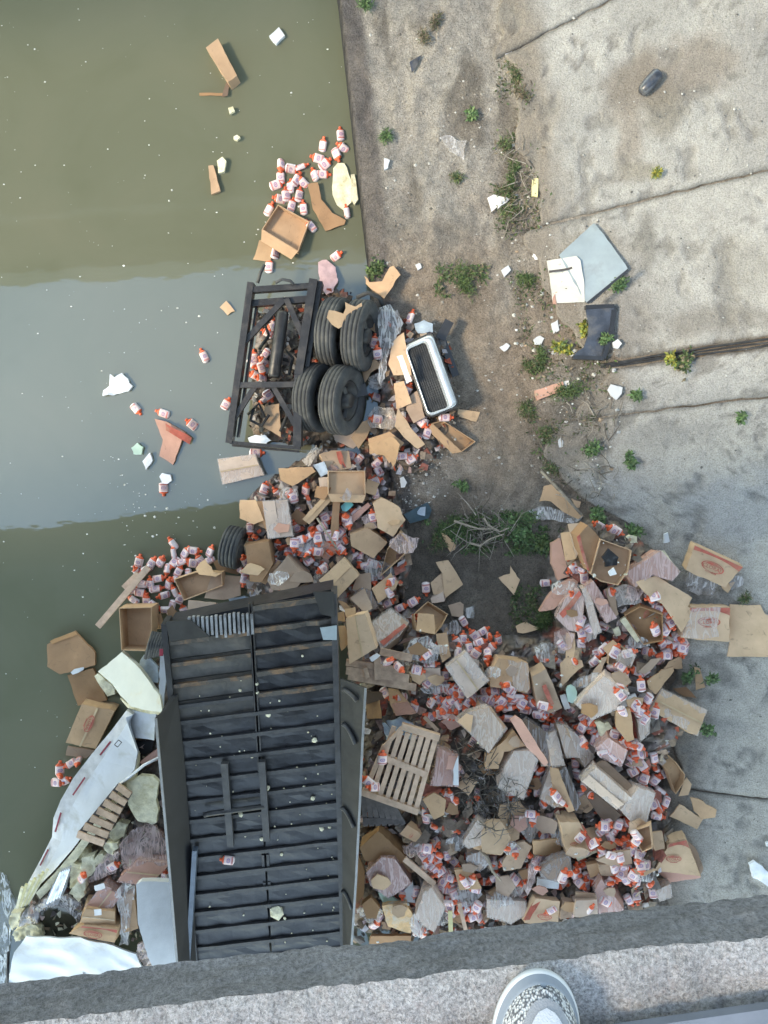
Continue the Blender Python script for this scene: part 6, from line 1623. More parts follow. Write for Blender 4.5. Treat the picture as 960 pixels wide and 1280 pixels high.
sheet('19', [(560, 356), (682, 380), (672, 412), (560, 402)], 'dark slot side of the tan carton lid', 'k', show=.1, thick=.1)
box('19', [(570, 132), (640, 20), (702, 70), (662, 132), (600, 152)], 'ribbed white film wrapped carton in lower heap', 'w', show=.24, wrap='film', seam=False)
sheet('19', [(690, 30), (760, 30), (802, 110), (752, 182), (662, 172), (660, 80)], 'plain tan carton right of ribbed white one', 'l', show=.16, thick=.1)
box('19', [(590, 192), (662, 170), (692, 230), (652, 262), (592, 242)], 'dull grey film wrapped carton in lower heap', 'g', show=.2, wrap='film_dark', seam=False)
box('19', [(690, 400), (872, 410), (872, 472), (800, 512), (690, 482)], 'white film wrapped carton at the bottom of lower heap', 'w', show=.22, wrap='film', seam=False)
scrap('19', [(692, 370), (760, 330), (812, 310), (792, 390), (742, 412)], 'torn tan carton over the bottom white wrapped one', 't', show=.1, thick=.04)
film('19', [(800, 310), (872, 255), (882, 300), (850, 380), (770, 412)], 'grey curled film over the torn tan carton', 'film', .05, show=.1)
film('19', [(870, 360), (890, 240), (930, 200), (940, 240), (900, 330), (885, 390)], 'long twisted film strand in lower heap', 'film_pink', .05, show=.16)
sheet('19', [(130, 575), (322, 570), (322, 600), (120, 615)], 'brown carton strip cut by ledge at heap foot', 'd', show=.12, thick=.06)
plank('19', (510, 458), (514, 572), .06, 'short yellow foam batten at heap foot', 'wood_yellow', .04, show=.12)
plank('19', (552, 420), (586, 556), .055, 'pale wooden batten beside the yellow batten', 'wood_pale', .04, show=.12)
plank('23', (255, 510), (470, 530), .12, 'white foam bar above the bottom printed carton', 'foam_white', .06, show=.12, name='foam_bar', cat='foam')
box('23', [(240, 660), (480, 690), (460, 960), (120, 900)], 'printed carton with red side band at bottom of heap', 'l', show=.2, depth=.16, logo_=(0.52, 0.62, 0.5), band=False, tilt=.2)
sheet('23', [(235, 665), (300, 670), (175, 880), (115, 880)], 'red band down left side of the bottom printed carton', 'p', show=.03, mat='red_print', pct=85, amp=.004)
sheet('23', [(500, 680), (610, 700), (600, 860), (480, 870)], 'small tan carton with slot right of the bottom printed carton', 'g', show=.16, thick=.1)
box('23', [(640, 690), (850, 680), (860, 860), (620, 850)], 'cream topped carton at the bottom right of heap', 'w', show=.2, seam=False)
sheet('23', [(640, 600), (845, 630), (850, 685), (640, 690)], 'brown upper flap of the cream topped carton', 'g', show=.16, thick=.04)
box('23', [(290, 390), (420, 280), (570, 240), (590, 400), (500, 500), (300, 450)], 'brown film wrapped package left of two bottles at heap foot', 'g', show=.22, wrap='film_dark', seam=False)
mb = MB(); mb.tube([P(*px('17', [q])[0], z_) for q, z_ in (((0, 622), .95), ((40, 660), 1.0), ((70, 740), 1.0), ((112, 786), .9))], .028, 7, .014); o = recentre(mb.build('branch', 'bark_pale')); tag(o, 'pale curved bare branch in the lower heap', 'branch')
sheet('13', [(0, 0), (1, 0), (1, 1)], 'x', 't') if False else None
# logo carton in the middle heap gets its print after the pile is settled
# ---- small torn bits and loose film lying in the gaps, each told by its neighbour
GAPS = []
def away(dx_, dy_):
    a = math.degrees(math.atan2(-dy_, dx_)) % 360
    return ['right of', 'up right of', 'above', 'up left of', 'left of', 'down left of', 'below', 'down right of'][int((a + 22.5) // 45) % 8]
USED = set()
def gap_bits(poly, n, kind):
    xs_ = [p[0] for p in poly]; ys_ = [p[1] for p in poly]; k = 0
    for _ in range(n * 60):
        if k >= n: break
        x = R.uniform(min(xs_), max(xs_)); y = R.uniform(min(ys_), max(ys_))
        if not inside(poly, np.array([x]), np.array([y]))[0]: continue
        if any((x - a) ** 2 + (y - b) ** 2 < 20 ** 2 for a, b in GAPS): continue
        w_ = P(x, y, .5); i_ = int((w_.x - GX0) / GS); j_ = int((w_.y - GY0) / GS)
        if H[i_ - 2:i_ + 3, j_ - 2:j_ + 3].max() > MASS[i_, j_] + .27: continue
        il = None
        for (ix, iy, l_) in sorted(ITEMS, key=lambda t: (t[0] - x) ** 2 + (t[1] - y) ** 2)[:10]:
            if len(l_.split()) > 8: continue
            w2 = f"{away(x - ix, y - iy)} the {l_}"
            if (kind, w2) not in USED: il = w2; USED.add((kind, w2)); break
        if il is None: continue
        GAPS.append((x, y)); k += 1
        r = R.uniform(8, 16) if kind == 'card' else R.uniform(11, 20); a0 = R.random() * 6; m_ = R.choice([4, 5, 6]) if kind == 'card' else 8; el = R.uniform(.5, 1)
        pl_ = [(x + r * R.uniform(.7, 1.2) * math.cos(a0 + 6.283 * q / m_), y + r * el * R.uniform(.7, 1.2) * math.sin(a0 + 6.283 * q / m_)) for q in range(m_)]
        if kind == 'card':
            c_ = R.choice(['t', 'l', 'g', 'p', 'd']); nm_ = {'t': 'tan', 'l': 'light tan', 'g': 'dull tan', 'p': 'pinkish', 'd': 'brown'}[c_]
            scrap('p', pl_, f"torn {nm_} scrap {il}", c_, show=.05, thick=.02, jit=.3)
        else: film('p', pl_, f"crumpled film {il}", R.choice(['film_clear', 'film', 'film_pink', 'film_clear']), .06, show=.05)
RP = [(470, 790), (560, 800), (640, 830), (700, 800), (690, 700), (760, 680), (830, 760), (800, 850), (830, 890), (795, 960), (830, 1010), (800, 1130), (460, 1160), (470, 1060), (560, 1040), (560, 900), (480, 880)]
gap_bits(RP, 36, 'card'); gap_bits(RP, 22, 'film')
gap_bits([(320, 610), (480, 590), (510, 680), (480, 760), (430, 760), (310, 720)], 9, 'card'); gap_bits([(320, 610), (480, 590), (510, 680), (480, 760), (430, 760), (310, 720)], 5, 'film')
# ================================================================== TORN TRAILER SHELL, LEFT
sheet('9', [(235, 182), (330, 132), (375, 115), (440, 180), (478, 222), (478, 285), (300, 332), (240, 292)], 'wet brown carton floating farthest left by the torn shell', 'd', show=.08, thick=.05, amp=.04)
sheet('9', [(250, 165), (375, 115), (390, 130), (262, 180)], 'upright wet flap of the farthest left carton', 'd', show=.05)
sheet('9', [(340, 335), (466, 300), (536, 462), (390, 488)], 'damp brown carton between two floating ones by the shell', 'd', show=.07, thick=.05, amp=.03)
chunk('9', [(352, 322), (372, 308), (420, 295), (416, 310), (360, 335)], 'white foam sliver on the damp brown cartons', 'foam_white', .03, show=.05)
sheet('9', [(340, 690), (480, 712), (430, 752), (330, 732)], 'grey lower edge of the big tan carton by the shell', 'g', show=.05, thick=.03)
box('9', [(330, 672), (410, 480), (575, 512), (480, 702)], 'big pale tan carton leaning on the white shell wall', 't', show=.26, depth=.24, amp=.03)
bottles('9', [(300, 800, 85), (330, 862, 30), (290, 872, 0), (350, 780), (390, 770), (300, 840)], 'bottle trapped between big tan carton and white shell wall', 'bottles by the white shell wall', z=.14)
# white insulated wall with its red and white marker strip
wall = empty('trailer_wall', P(90, 1010, .2)); tag(wall, 'long torn white trailer wall with red marker dashes lying bent in the water', 'trailer wall')
def strip(outer_, inner_, z0, z1, th, mat, name, par, k=8, zb=None):
    vs = []; n = len(outer_)
    for i in range(n):
        zo = z0[i] if isinstance(z0, (list, tuple)) else z0; zi = z1[i] if isinstance(z1, (list, tuple)) else z1
        a = P(*outer_[i], zo); b = P(*inner_[i], zi)
        for j in range(k + 1):
            p = a.lerp(b, j / k); p.z += 0.012 * mnoise.noise(p * 2.5); vs.append(p)
    fs = grid_faces(n, k + 1); m_ = len(vs); vs += [p - Vector((0, 0, th)) for p in vs]
    fs2 = [tuple(i + m_ for i in reversed(f)) for f in fs]
    idx = np.arange(m_).reshape(n, k + 1)
    loop = list(idx[:, 0]) + list(idx[-1, 1:]) + list(idx[-2::-1, -1]) + list(idx[0, -2:0:-1])
    sd = [(loop[i], loop[(i + 1) % len(loop)], m_ + loop[(i + 1) % len(loop)], m_ + loop[i]) for i in range(len(loop))]
    me = mesh_from(name, vs, fs + fs2 + sd, False)
    o = part(me, name, mat, par)
    bm = bmesh.new(); bm.from_mesh(me); bmesh.ops.recalc_face_normals(bm, faces=bm.faces); bm.to_mesh(me); bm.free()
    return o
out_ = [(158, 888), (140, 912), (115, 942), (92, 972), (76, 1000), (67, 1022), (65, 1046), (52, 1072), (38, 1098), (24, 1124)]
mid_ = [(166, 893), (150, 918), (127, 950), (105, 982), (90, 1008), (80, 1030), (76, 1052), (62, 1078), (46, 1102), (30, 1128)]
inn_ = [(171, 938), (171, 948), (163, 966), (145, 985), (132, 1004), (118, 1024), (106, 1040), (92, 1060), (68, 1088), (44, 1112)]
zo = [.55, .5, .46, .44, .42, .40, .38, .34, .30, .26]; zi = [.62, .62, .62, .62, .60, .58, .56, .52, .46, .40]
strip(out_, mid_, zo, [z + .05 for z in zo], .14, 'edge_trim', 'top_rail', wall, 4)
in0 = [(150, 918)] + mid_[1:]
strip(mid_, [(157, 897), (172, 940), (168, 962), (147, 986), (133, 1005), (119, 1024), (106, 1041), (92, 1060), (68, 1088), (44, 1112)], [z + .052 for z in zo], zi, .05, 'wall_white', 'outer_skin', wall, 8)
fo = [(172, 941), (168, 963), (148, 987), (134, 1006), (120, 1026), (107, 1043), (93, 1062), (69, 1091), (45, 1116)]
fi = [(173, 952), (170, 972), (153, 995), (139, 1014), (126, 1034), (112, 1052), (98, 1072), (75, 1100), (50, 1124)]
strip(fo, fi, [z - .03 for z in zi[:-1]], [z - .10 for z in zi[:-1]], .08, 'foam', 'foam_core', wall, 3)
for (a_, b_) in (((138, 927), (125, 944)), ((106, 972), (91, 994)), ((76, 1016), (69, 1040)), ((60, 1062), (50, 1082))):
    mb = MB(); i_ = 0.5; z_ = .53 if a_[1] < 1000 else .46 if a_[1] < 1050 else .39
    mb.bar(P(a_[0], a_[1], z_), P(b_[0], b_[1], z_ - .02), .024, .006); part(mb, 'marker_strip', 'red_tape', wall)
mb = MB()
for i in range(4):
    q = [(143, 931), (148, 925), (152, 928), (147, 934)]; a_ = q[i]; b_ = q[(i + 1) % 4]; mb.bar(P(*a_, .665), P(*b_, .665), .010, .005)
part(mb, 'window_mark', 'frame_black', wall)
chunk('9', [(470, 342), (490, 325), (572, 400), (578, 430), (535, 442)], 'splintered white and yellow shell edge under the cream panel', 'foam', .12, show=.1, name='foam_edge')
film('9', [(690, 300), (700, 260), (730, 220), (790, 300), (792, 372), (742, 372)], 'blue grey bag beside black hoses left of the trailer', 'bag_blue', .05, show=.12, name='plastic_bag', cat='plastic bag')
hs = empty('hose_bundle', P(195, 800, .4)); tag(hs, 'bundle of black ribbed hoses left of the upper trailer', 'hoses')
for k in range(7):
    mb = MB(); x_ = 740 + k * 13; mb.tube([P(*px('9', [(x_ + 28, 118 + k * 2)])[0], .62), P(*px('9', [(x_ + 6, 180)])[0], .7), P(*px('9', [(x_ - 12, 252 - k * 3)])[0], .6)], .026, 7); part(mb, 'hose', 'rubber', hs)
sheet('9', [(800, 225), (812, 190), (836, 205), (830, 360), (815, 510), (795, 440)], 'narrow white trailer edge piece with red mark by the trailer', show=.5, thick=.03, mat='wall_white', name='trim_piece', cat='trim', group=None, amp=.006)
mb = MB(); mb.bar(P(*px('9', [(806, 205)])[0], .98), P(*px('9', [(806, 240)])[0], .98), .05, .01); o = recentre(mb.build('red_sticker', 'red_tape')); tag(o, 'small dark red sticker on the narrow white trailer edge piece', 'sticker')
sheet('9', [(610, 620), (650, 510), (780, 530), (770, 662), (640, 640)], 'plain white wall panel right of the long torn wall', show=.12, thick=.06, mat='wall_white', name='wall_section', cat='panel', group=None, amp=.01)
sheet('9', [(490, 318), (610, 220), (690, 290), (800, 440), (812, 522), (730, 512), (655, 492), (600, 440), (560, 380)], 'large cream wall panel standing highest left of the trailer', show=.3, thick=.10, mat='wall_cream', name='wall_section', cat='panel', group=None, amp=.02)
sheet('9', [(600, 452), (660, 490), (740, 500), (810, 520), (800, 535), (700, 520), (640, 500)], 'yellowed foam edge along bottom of the cream wall panel', show=.0, thick=.05, mat='foam', name='foam_strip', cat='foam', group=None, amp=.01, pct=80)
mb = MB(); mb.tube([P(*px('9', [q])[0], z_) for q, z_ in (((575, 900), .62), ((640, 850), .7), ((720, 785), .75), ((795, 748), .8))], .02, 6); o = recentre(mb.build('cable', 'wall_white')); tag(o, 'curved white cable crossing the dark gap left of trailer', 'cable')
sheet('9', [(650, 665), (770, 662), (760, 720), (690, 740)], 'grooved dark plate under the plain white wall panel', show=.02, thick=.03, mat='skirt_dark', name='metal_plate', cat='metal plate', group=None)
sheet('9', [(700, 770), (790, 700), (795, 760), (720, 790)], 'pinkish film covered carton beside the trailer skirt', 'p', show=.1, thick=.06)
# small pallet in the shell
sp_ = empty('pallet', P(132, 1018, .4)); tag(sp_, 'small tan slatted pallet inside the torn trailer shell', 'pallet')
for k in range(7):
    t = k / 6; a_ = px('10', [(585 - 200 * t, 12 + 240 * t)])[0]; b_ = px('10', [(650 - 132 * t, 58 + 240 * t)])[0]
    mb = MB(); mb.bar(P(*a_, .74), P(*b_, .76), .095, .03); part(mb, 'slat', 'wood_pale' if k == 6 else 'wood', sp_)
for t in (0.08, .92):
    mb = MB(); a_ = px('10', [(590 + 55 * t, 10 + 45 * t)])[0]; b_ = px('10', [(388 + 125 * t, 250 + 45 * t)])[0]; mb.bar(P(*a_, .70), P(*b_, .70), .08, .08); part(mb, 'bearer', 'wood_dark', sp_)
LBF = {0: 'pale foam lump above the dark pit', 1: 'jagged pale foam lump below the small pallet', 2: 'pale foam lump right of the small pallet', 3: 'pale foam lump under the yellow foam board', 4: 'lowest pale foam lump beside brown packages', 5: 'pale foam sliver by the silver floor piece', 6: 'pale foam lump at the left foot of the shell', 7: 'long pale foam lump above big white sheet'}
FP = [[(345, 440), (370, 390), (440, 410), (430, 500), (360, 520)], [(372, 312), (440, 318), (448, 360), (400, 382), (370, 360)], [(548, 235), (600, 190), (640, 205), (612, 270), (560, 290)], [(528, 295), (590, 288), (592, 320), (560, 352), (525, 330)], [(410, 370), (470, 350), (480, 425), (432, 482), (420, 560), (392, 590), (350, 545), (400, 470)],
      [(455, 380), (500, 350), (540, 360), (520, 390), (470, 410)], [(40, 690), (60, 640), (105, 640), (95, 700), (60, 730)], [(70, 735), (160, 700), (200, 715), (218, 765), (130, 770), (75, 790)]]
for i, f_ in enumerate(FP): chunk('10', f_, LBF[i], 'foam', .12, show=.10 if i else .1, amp=.045, f=13, edge=.035, cell=.03)
chunk('9', [(635, 872), (700, 838), (768, 845), (792, 870), (780, 960), (790, 1010), (782, 1075), (690, 1068), (640, 985)], 'large flat yellow foam board beside the trailer skirt', 'foam', .08, show=.2, amp=.012, edge=.02)
sheet('10', [(205, 622), (300, 440), (352, 442), (330, 522), (288, 602)], 'silver grooved aluminium floor piece beside the dark pit', show=.10, thick=.03, mat='aluminium', name='metal_plate', cat='metal plate', group=None, amp=.01)
rb_ = empty('floor_ribs', P(70, 1115, .5)); tag(rb_, 'row of aluminium floor ribs torn out beside the dark pit', 'floor ribs')
for k in range(5):
    mb = MB(); mb.bar(P(*px('10', [(325 - k * 2 + k * 12 - 20, 440 - k * 4)])[0], .78), P(*px('10', [(235 + k * 15, 600 - k * 8)])[0], .62), .03, .06); part(mb, 'rib', 'aluminium', rb_)
spl = empty('splintered_panel', P(40, 1110, .4)); tag(spl, 'splintered yellow timber and foam edge at lower end of shell wall', 'splinters')
for k in range(7):
    mb = MB(); mb.bar(P(*px('25', [(470 - k * 42, 60 + k * 30)])[0], .52), P(*px('25', [(275 - k * 18, 400 + k * 8)])[0], .38), .04, .03); part(mb, 'splinter', 'wood_yellow' if k % 2 else 'foam', spl)
film('10', [(90, 715), (110, 640), (200, 600), (240, 560), (330, 560), (400, 590), (410, 650), (390, 700), (330, 620), (240, 610), (200, 640), (190, 690)], 'dark crumpled film around the dark pit', 'film_dark', .06, show=.06)
sheet('10', [(205, 640), (240, 605), (330, 600), (380, 650), (395, 700), (340, 770), (220, 765)], 'dark muddy pit plate inside the shell', show=.02, thick=.02, mat='mud', name='mud_patch', cat='mud', group=None, amp=.004)
# brown packages under film
PK = [([(430, 612), (520, 498), (604, 560), (540, 642)], 'upper brown taped package under film in shell', .2), ([(400, 690), (430, 622), (575, 636), (580, 712)], 'middle brown taped package with white label', .24),
      ([(345, 745), (420, 700), (592, 718), (574, 792)], 'lowest brown taped package above white sheet', .2), ([(590, 485), (690, 385), (852, 395), (745, 505)], 'brown package covered by pink film near trailer', .22),
      ([(600, 560), (672, 540), (692, 720), (612, 742)], 'brown package tucked left of the white foam panel', .14)]
for p_, l_, s_ in PK: box('10', p_, l_, 't' if 'white' in l_ else 'p', show=s_, amp=.014, wrap='film_pink' if 'film' in l_ else None)
sheet('10', [(470, 510), (520, 495), (528, 520), (478, 535)], 'white label on the upper brown package', show=.03, thick=.004, mat='paper', name='paper_label', cat='label', group=None, pct=85, amp=.004)
sheet('10', [(450, 630), (505, 625), (508, 655), (452, 660)], 'white label on the middle brown package', show=.03, thick=.004, mat='paper', name='paper_label', cat='label', group=None, pct=85, amp=.004)
sheet('10', [(390, 745), (560, 765), (572, 810), (480, 790), (388, 785)], 'torn white strip with black marks above big white sheet', show=.05, thick=.02, mat='wall_white', name='torn_strip', cat='strip', group=None)
film('10', [(600, 300), (690, 205), (780, 210), (835, 290), (830, 400), (760, 420), (700, 440), (620, 420)], 'pink clear film draped over packages beside the trailer', 'film_pink', .08, show=.08, f=5)
film('10', [(570, 560), (620, 480), (680, 500), (660, 620), (640, 800), (600, 800), (610, 680)], 'clear film strand hanging down the brown packages', 'film_clear', .06, show=.06)
film('10', [(540, 340), (600, 330), (580, 440), (500, 480), (430, 500), (480, 420)], 'pink film edge left of the draped pink film', 'film_pink', .05, show=.08)
film('10', [(690, 800), (740, 780), (790, 900), (790, 930), (730, 930), (680, 840)], 'pinkish film scrap left foot of white foam panel', 'film_pink', .04)
bottles('10', [(570, 410, 30), (415, 462, 60), (830, 440, 80)], 'reddish bottle in the packages inside the shell', 'bottles inside the shell')
# big white pieces at the bottom
sheet('10', [(38, 1030), (55, 930), (72, 840), (130, 765), (250, 768), (400, 772), (560, 812), (680, 852), (725, 935), (735, 1030)], 'big curved white sheet cut by the ledge at lower left', show=.10, thick=.03, mat='wall_white', name='wall_sheet', cat='sheet', group=None, amp=.08, f=1.3)
sheet('10', [(680, 500), (700, 488), (860, 488), (890, 985), (800, 1000), (740, 860), (690, 700)], 'tall white foam panel standing along the trailer skirt', show=.36, thick=.10, mat='foam_white', name='foam_slab', cat='foam', group=None, amp=.012)
mb = MB(); mb.tube([P(*px('10', [(42, 840)])[0], .25), P(*px('10', [(34, 1050)])[0], .25)], .02, 6); o = recentre(mb.build('rod', 'rim')); tag(o, 'thin dark rod beside big curved white sheet', 'rod')
film('p', [(-20, 1118), (12, 1112), (22, 1135), (14, 1165), (10, 1200), (10, 1250), (-20, 1250)], 'grey foamy scum on the water at the lower left corner', 'scum', .02, show=.01, name='scum_patch', cat='scum')
film('p', [(-10, 1085), (8, 1095), (16, 1118), (-10, 1122)], 'pale scum streak above lower left foamy water', 'scum', .02, show=.01, name='scum_patch', cat='scum')

# ================================================================== BANK ITEMS
sheet('3', [(333, 188), (438, 92), (470, 130), (540, 232), (418, 332), (404, 320)], 'large blue grey sheet metal panel lying on the concrete', show=.05, thick=.02, mat='sheet_grey', name='sheet_metal', cat='panel', group=None, amp=.03, f=1.2, jit=.02)
mb = MB(); mb.bar(P(*px('3', [(541, 233)])[0], 1.0), P(*px('3', [(419, 333)])[0], .92), .03, .05); o = recentre(mb.build('panel_edge', 'plastic_black')); tag(o, 'dark folded rim along the lower edge of blue grey panel', 'rim')
sheet('3', [(297, 206), (385, 192), (398, 206), (402, 240), (408, 262), (410, 330), (316, 334)], 'beige square board with brown stripe against the blue grey panel', show=.03, thick=.02, mat='sheet_beige', name='board', cat='board', group=None, amp=.01, jit=.02)
sheet('3', [(303, 236), (392, 222), (393, 228), (304, 243)], 'brown stripe across the beige square board', show=.012, thick=.004, mat='wood_dark', name='stripe', cat='stripe', group=None, amp=.002, pct=85)
sheet('3', [(314, 318), (322, 306), (326, 336), (314, 336)], 'orange torn corner under the beige square board', 'p', show=.03)
fen = empty('mudguard', P(748, 416, .7)); tag(fen, 'black plastic mudguard with waisted shape lying below the beige board', 'mudguard')
o_ = [px('3', [q])[0] for q in [(412, 346), (497, 343), (490, 420), (466, 500), (374, 496), (388, 478), (408, 466), (420, 430), (422, 395), (416, 370)]]
zf = gz(P(748, 416, .7).x, P(748, 416, .7).y) + .14
w_ = [P(x, y, zf) for x, y in o_]; part(solid(w_, .03, .04, 2.0, .06), 'body', 'plastic_fender', fen)
for i in (0, 3):
    mb = MB(); mb.bar(w_[i] + Vector((0, 0, .03)), w_[(i + 1) % len(w_)] + Vector((0, 0, .03)), .05, .09); part(mb, 'rim', 'plastic_black', fen)
mb = MB(); mb.bar(w_[1] + Vector((0, 0, .02)), w_[2] + Vector((0, 0, .02)), .06, .09); mb.bar(w_[2] + Vector((0, 0, .02)), w_[3] + Vector((0, 0, .02)), .06, .09); part(mb, 'side_lip', 'plastic_black', fen)
mb = MB(); c0 = P(*px('21', [(668, 196)])[0], 1.15); c1 = P(*px('21', [(717, 140)])[0], 1.22); d_ = c1 - c0; ln = d_.length
c0.z = gz(c0.x, c0.y) + .12; c1.z = gz(c1.x, c1.y) + .12; d_ = c1 - c0; ln = d_.length
mb.lathe([(0, .001), (0, .05), (.03, .075), (ln * .5, .09), (ln - .03, .085), (ln, .06), (ln, .001)], c0, d_, 18); o = recentre(mb.build('air_bellows', 'plastic_fender')); tag(o, 'dark grey rubber cylinder lying in a dirt patch high on the concrete', 'rubber cylinder')
film('21', [(140, 345), (165, 335), (180, 350), (205, 350), (200, 400), (165, 375)], 'bluish film scrap on the dirty apron at top centre', 'film_clear', .03, show=.03)
sheet('21', [(258, 495), (275, 486), (312, 495), (290, 512), (268, 530)], 'white paper rag in the weeds left of blue grey panel', show=.05, thick=.004, mat='paper', name='paper_scrap', cat='paper', group=None, amp=.03)
sheet('21', [(64, 155), (95, 138), (85, 160), (70, 182)], 'dark triangular shard on dirty apron at top', show=.03, thick=.01, mat='plastic_fender', name='shard', cat='shard', group=None)
sheet('21', [(370, 448), (386, 445), (384, 492), (370, 490)], 'yellow wooden offcut at the weedy edge of the concrete', show=.04, thick=.03, mat='wood_yellow', name='offcut', cat='offcut', group=None, amp=.003)
film('21', [(295, 120), (312, 108), (326, 140), (312, 152)], 'white film scrap by the top weeds', 'bag_white', .03, show=.03)
sheet('3', [(262, 595), (346, 568), (352, 594), (268, 624)], 'small orange tan carton among weeds below the mudguard', 'p', show=.08, thick=.07)
sheet('3', [(344, 570), (362, 564), (366, 586), (350, 592)], 'white end cap of the small orange carton', show=.05, thick=.05, mat='paper', name='packet_end', cat='packet', group=None, amp=.004)
WB = [('3', [(310, 395), (330, 385), (334, 415), (318, 425)], 'upright white foam chip left of the mudguard'), ('3', [(256, 442), (275, 430), (290, 440), (280, 458), (260, 458)], 'white foam chip lying left of yellow weeds'), ('3', [(494, 452), (510, 442), (522, 455), (510, 470), (498, 466)], 'white foam chip right of the mudguard'),
      ('3', [(480, 592), (490, 578), (522, 585), (522, 605), (505, 622), (490, 610)], 'largest white foam chip on concrete below the tar joint'), ('3', [(330, 745), (345, 730), (358, 740), (350, 765), (334, 768)], 'white foam chip low in the weedy strip'), ('3', [(150, 30), (175, 12), (185, 22), (150, 50)], 'white rag chip at top of weedy strip'),
      ('3', [(160, 235), (180, 220), (190, 235), (170, 252)], 'white film chip below the rag'), ('3', [(155, 465), (175, 452), (185, 462), (168, 480)], 'greenish white chip on bare soil right of grille'), ('2', [(733, 30), (748, 26), (754, 40), (742, 50)], 'round white chip alone on soil above the tyres'),
      ('7', [(0, 150), (20, 145), (35, 170), (25, 195), (5, 200)], 'white chip on gravel left of the teal panel'), ('8', [(545, 280), (560, 275), (570, 310), (545, 315)], 'small white stone on concrete right of top clump'), ('21', [(0, 395), (14, 400), (10, 420), (0, 425)], 'white chip near the canal edge by upper clump'),
      ('18', [(950, 535), (962, 530), (965, 550), (952, 552)], 'tiny white chip at right picture edge')]
for i, (t_, p_, l_) in enumerate(WB): chunk(t_, p_, l_, 'foam_white', .04, show=.035, amp=.012, name='foam_chip', cat='foam chip', tilt=.2)
film('18', [(868, 640), (892, 625), (960, 680), (985, 730), (960, 752), (890, 712)], 'white plastic bag at right edge above the ledge', 'bag_white', .05, show=.04, name='plastic_bag', cat='plastic bag')
sheet('7', [(492, 650), (520, 635), (550, 630), (552, 590), (602, 660), (570, 735)], 'torn tan carton square alone on dark soil', 'l', show=.03, name='cardboard_scrap')
sheet('7', [(205, 425), (225, 430), (280, 480), (275, 510), (250, 520)], 'small tan torn scrap in weeds left of centre soil', 't', show=.04, name='cardboard_scrap')
scrap('14', [(180, 90), (230, 70), (300, 100), (240, 125), (190, 125)], 'torn tan scrap on dark soil edge by weeds', 'l', show=.03)

# ================================================================== BOTTLES MISSED: extra belt fill
cluster('14', [(0, 400), (110, 440), (250, 420), (420, 560), (520, 540), (700, 660), (560, 690), (380, 620), (200, 520), (0, 480)], 34, LBe, GBe, mind=9, low=True)
cluster('8', [(430, 520), (540, 540), (620, 690), (640, 760), (560, 768), (540, 620)], 12, LBt, GBt, mind=10, low=True)
cluster('15', [(380, 60), (450, 60), (500, 200), (440, 270), (360, 260)], 6, LBt, GBt, mind=10, low=True)
cluster('18', [(240, 90), (400, 80), (480, 220), (420, 420), (340, 360), (230, 200)], 14, LBs, GBs, mind=10, low=True)
cluster('18', [(20, 480), (240, 420), (340, 640), (260, 760), (60, 760)], 18, LBr, GBr, mind=10, low=True)
cluster('19', [(370, 120), (480, 200), (560, 420), (660, 450), (600, 500), (480, 420), (390, 260)], 18, LBr, GBr, mind=9, low=True)
cluster('6', [(400, 400), (540, 380), (560, 560), (600, 680), (480, 610), (330, 640), (260, 560)], 16, LBm, GBm, mind=9, low=True)
cluster('p', [(560, 860), (640, 850), (720, 900), (700, 930), (600, 890)], 10, LBe, GBe, mind=10, low=True)
cluster('p', [(640, 960), (760, 940), (830, 1000), (790, 1130), (640, 1130)], 18, LBr, GBr, mind=12, low=True)
cluster('p', [(540, 1040), (640, 1060), (640, 1140), (540, 1140)], 8, LBr, GBr, mind=12, low=True)

# ================================================================== VEGETATION
def weed_mesh(n, r, hgt, ln, wd, cols, seed, spread=1.0, flat=.5):
    """ragged low plant: several off-centre clumps of small bent leaves"""
    rr = random.Random(seed); vs = []; fs = []; cs = []
    ca, sa = math.cos(seed), math.sin(seed); st = rr.uniform(.45, .85)
    cl = [(rr.gauss(0, .38), rr.gauss(0, .38), rr.uniform(.3, .65)) for _ in range(rr.randint(4, 7))]
    for _ in range(n):
        q = rr.choice(cl); ux = q[0] + rr.gauss(0, q[2] * .6); uy = (q[1] + rr.gauss(0, q[2] * .6)) * st
        bx_, by_ = r * .8 * (ux * ca - uy * sa), r * .8 * (ux * sa + uy * ca)
        a2 = rr.uniform(0, 6.283); l = ln * rr.uniform(.4, 1.3); up = rr.uniform(-.1, 1.0) * flat; w = wd * rr.uniform(.5, 1.3)
        dirv = Vector((math.cos(a2) * (1 - abs(up) * .5), math.sin(a2) * (1 - abs(up) * .5), up)).normalized(); sd = dirv.cross(Vector((0, 0, 1))).normalized() * w
        sd = sd + Vector((0, 0, rr.gauss(0, .5) * w))
        z0 = hgt * rr.random() * max(.15, 1 - .5 * (ux * ux + uy * uy))
        p0 = Vector((bx_, by_, z0)); p1 = p0 + dirv * l * .5 + Vector((0, 0, .12 * l)); p2 = p0 + dirv * l - Vector((0, 0, .2 * l))
        b = len(vs); vs += [p0, p1 + sd, p2, p1 - sd, p1 + Vector((0, 0, -.12 * w))]; fs += [(b, b + 1, b + 4), (b + 1, b + 2, b + 4), (b + 2, b + 3, b + 4), (b + 3, b, b + 4)]
        c = rr.choice(cols); k = rr.uniform(.6, 1.4); cs += [[v_ * k for v_ in c]] * 5
    return mesh_from('weed', vs, fs, False, cs)
GRN = [(.055, .10, .03), (.075, .13, .035), (.045, .085, .03), (.10, .14, .045)]
MIX = GRN + [(.16, .13, .08), (.20, .16, .10)]
DRY = [(.17, .13, .09), (.22, .17, .11), (.12, .095, .07), (.08, .10, .04)]
YEL = [(.28, .30, .05), (.34, .30, .05), (.18, .22, .05), (.08, .13, .04)]
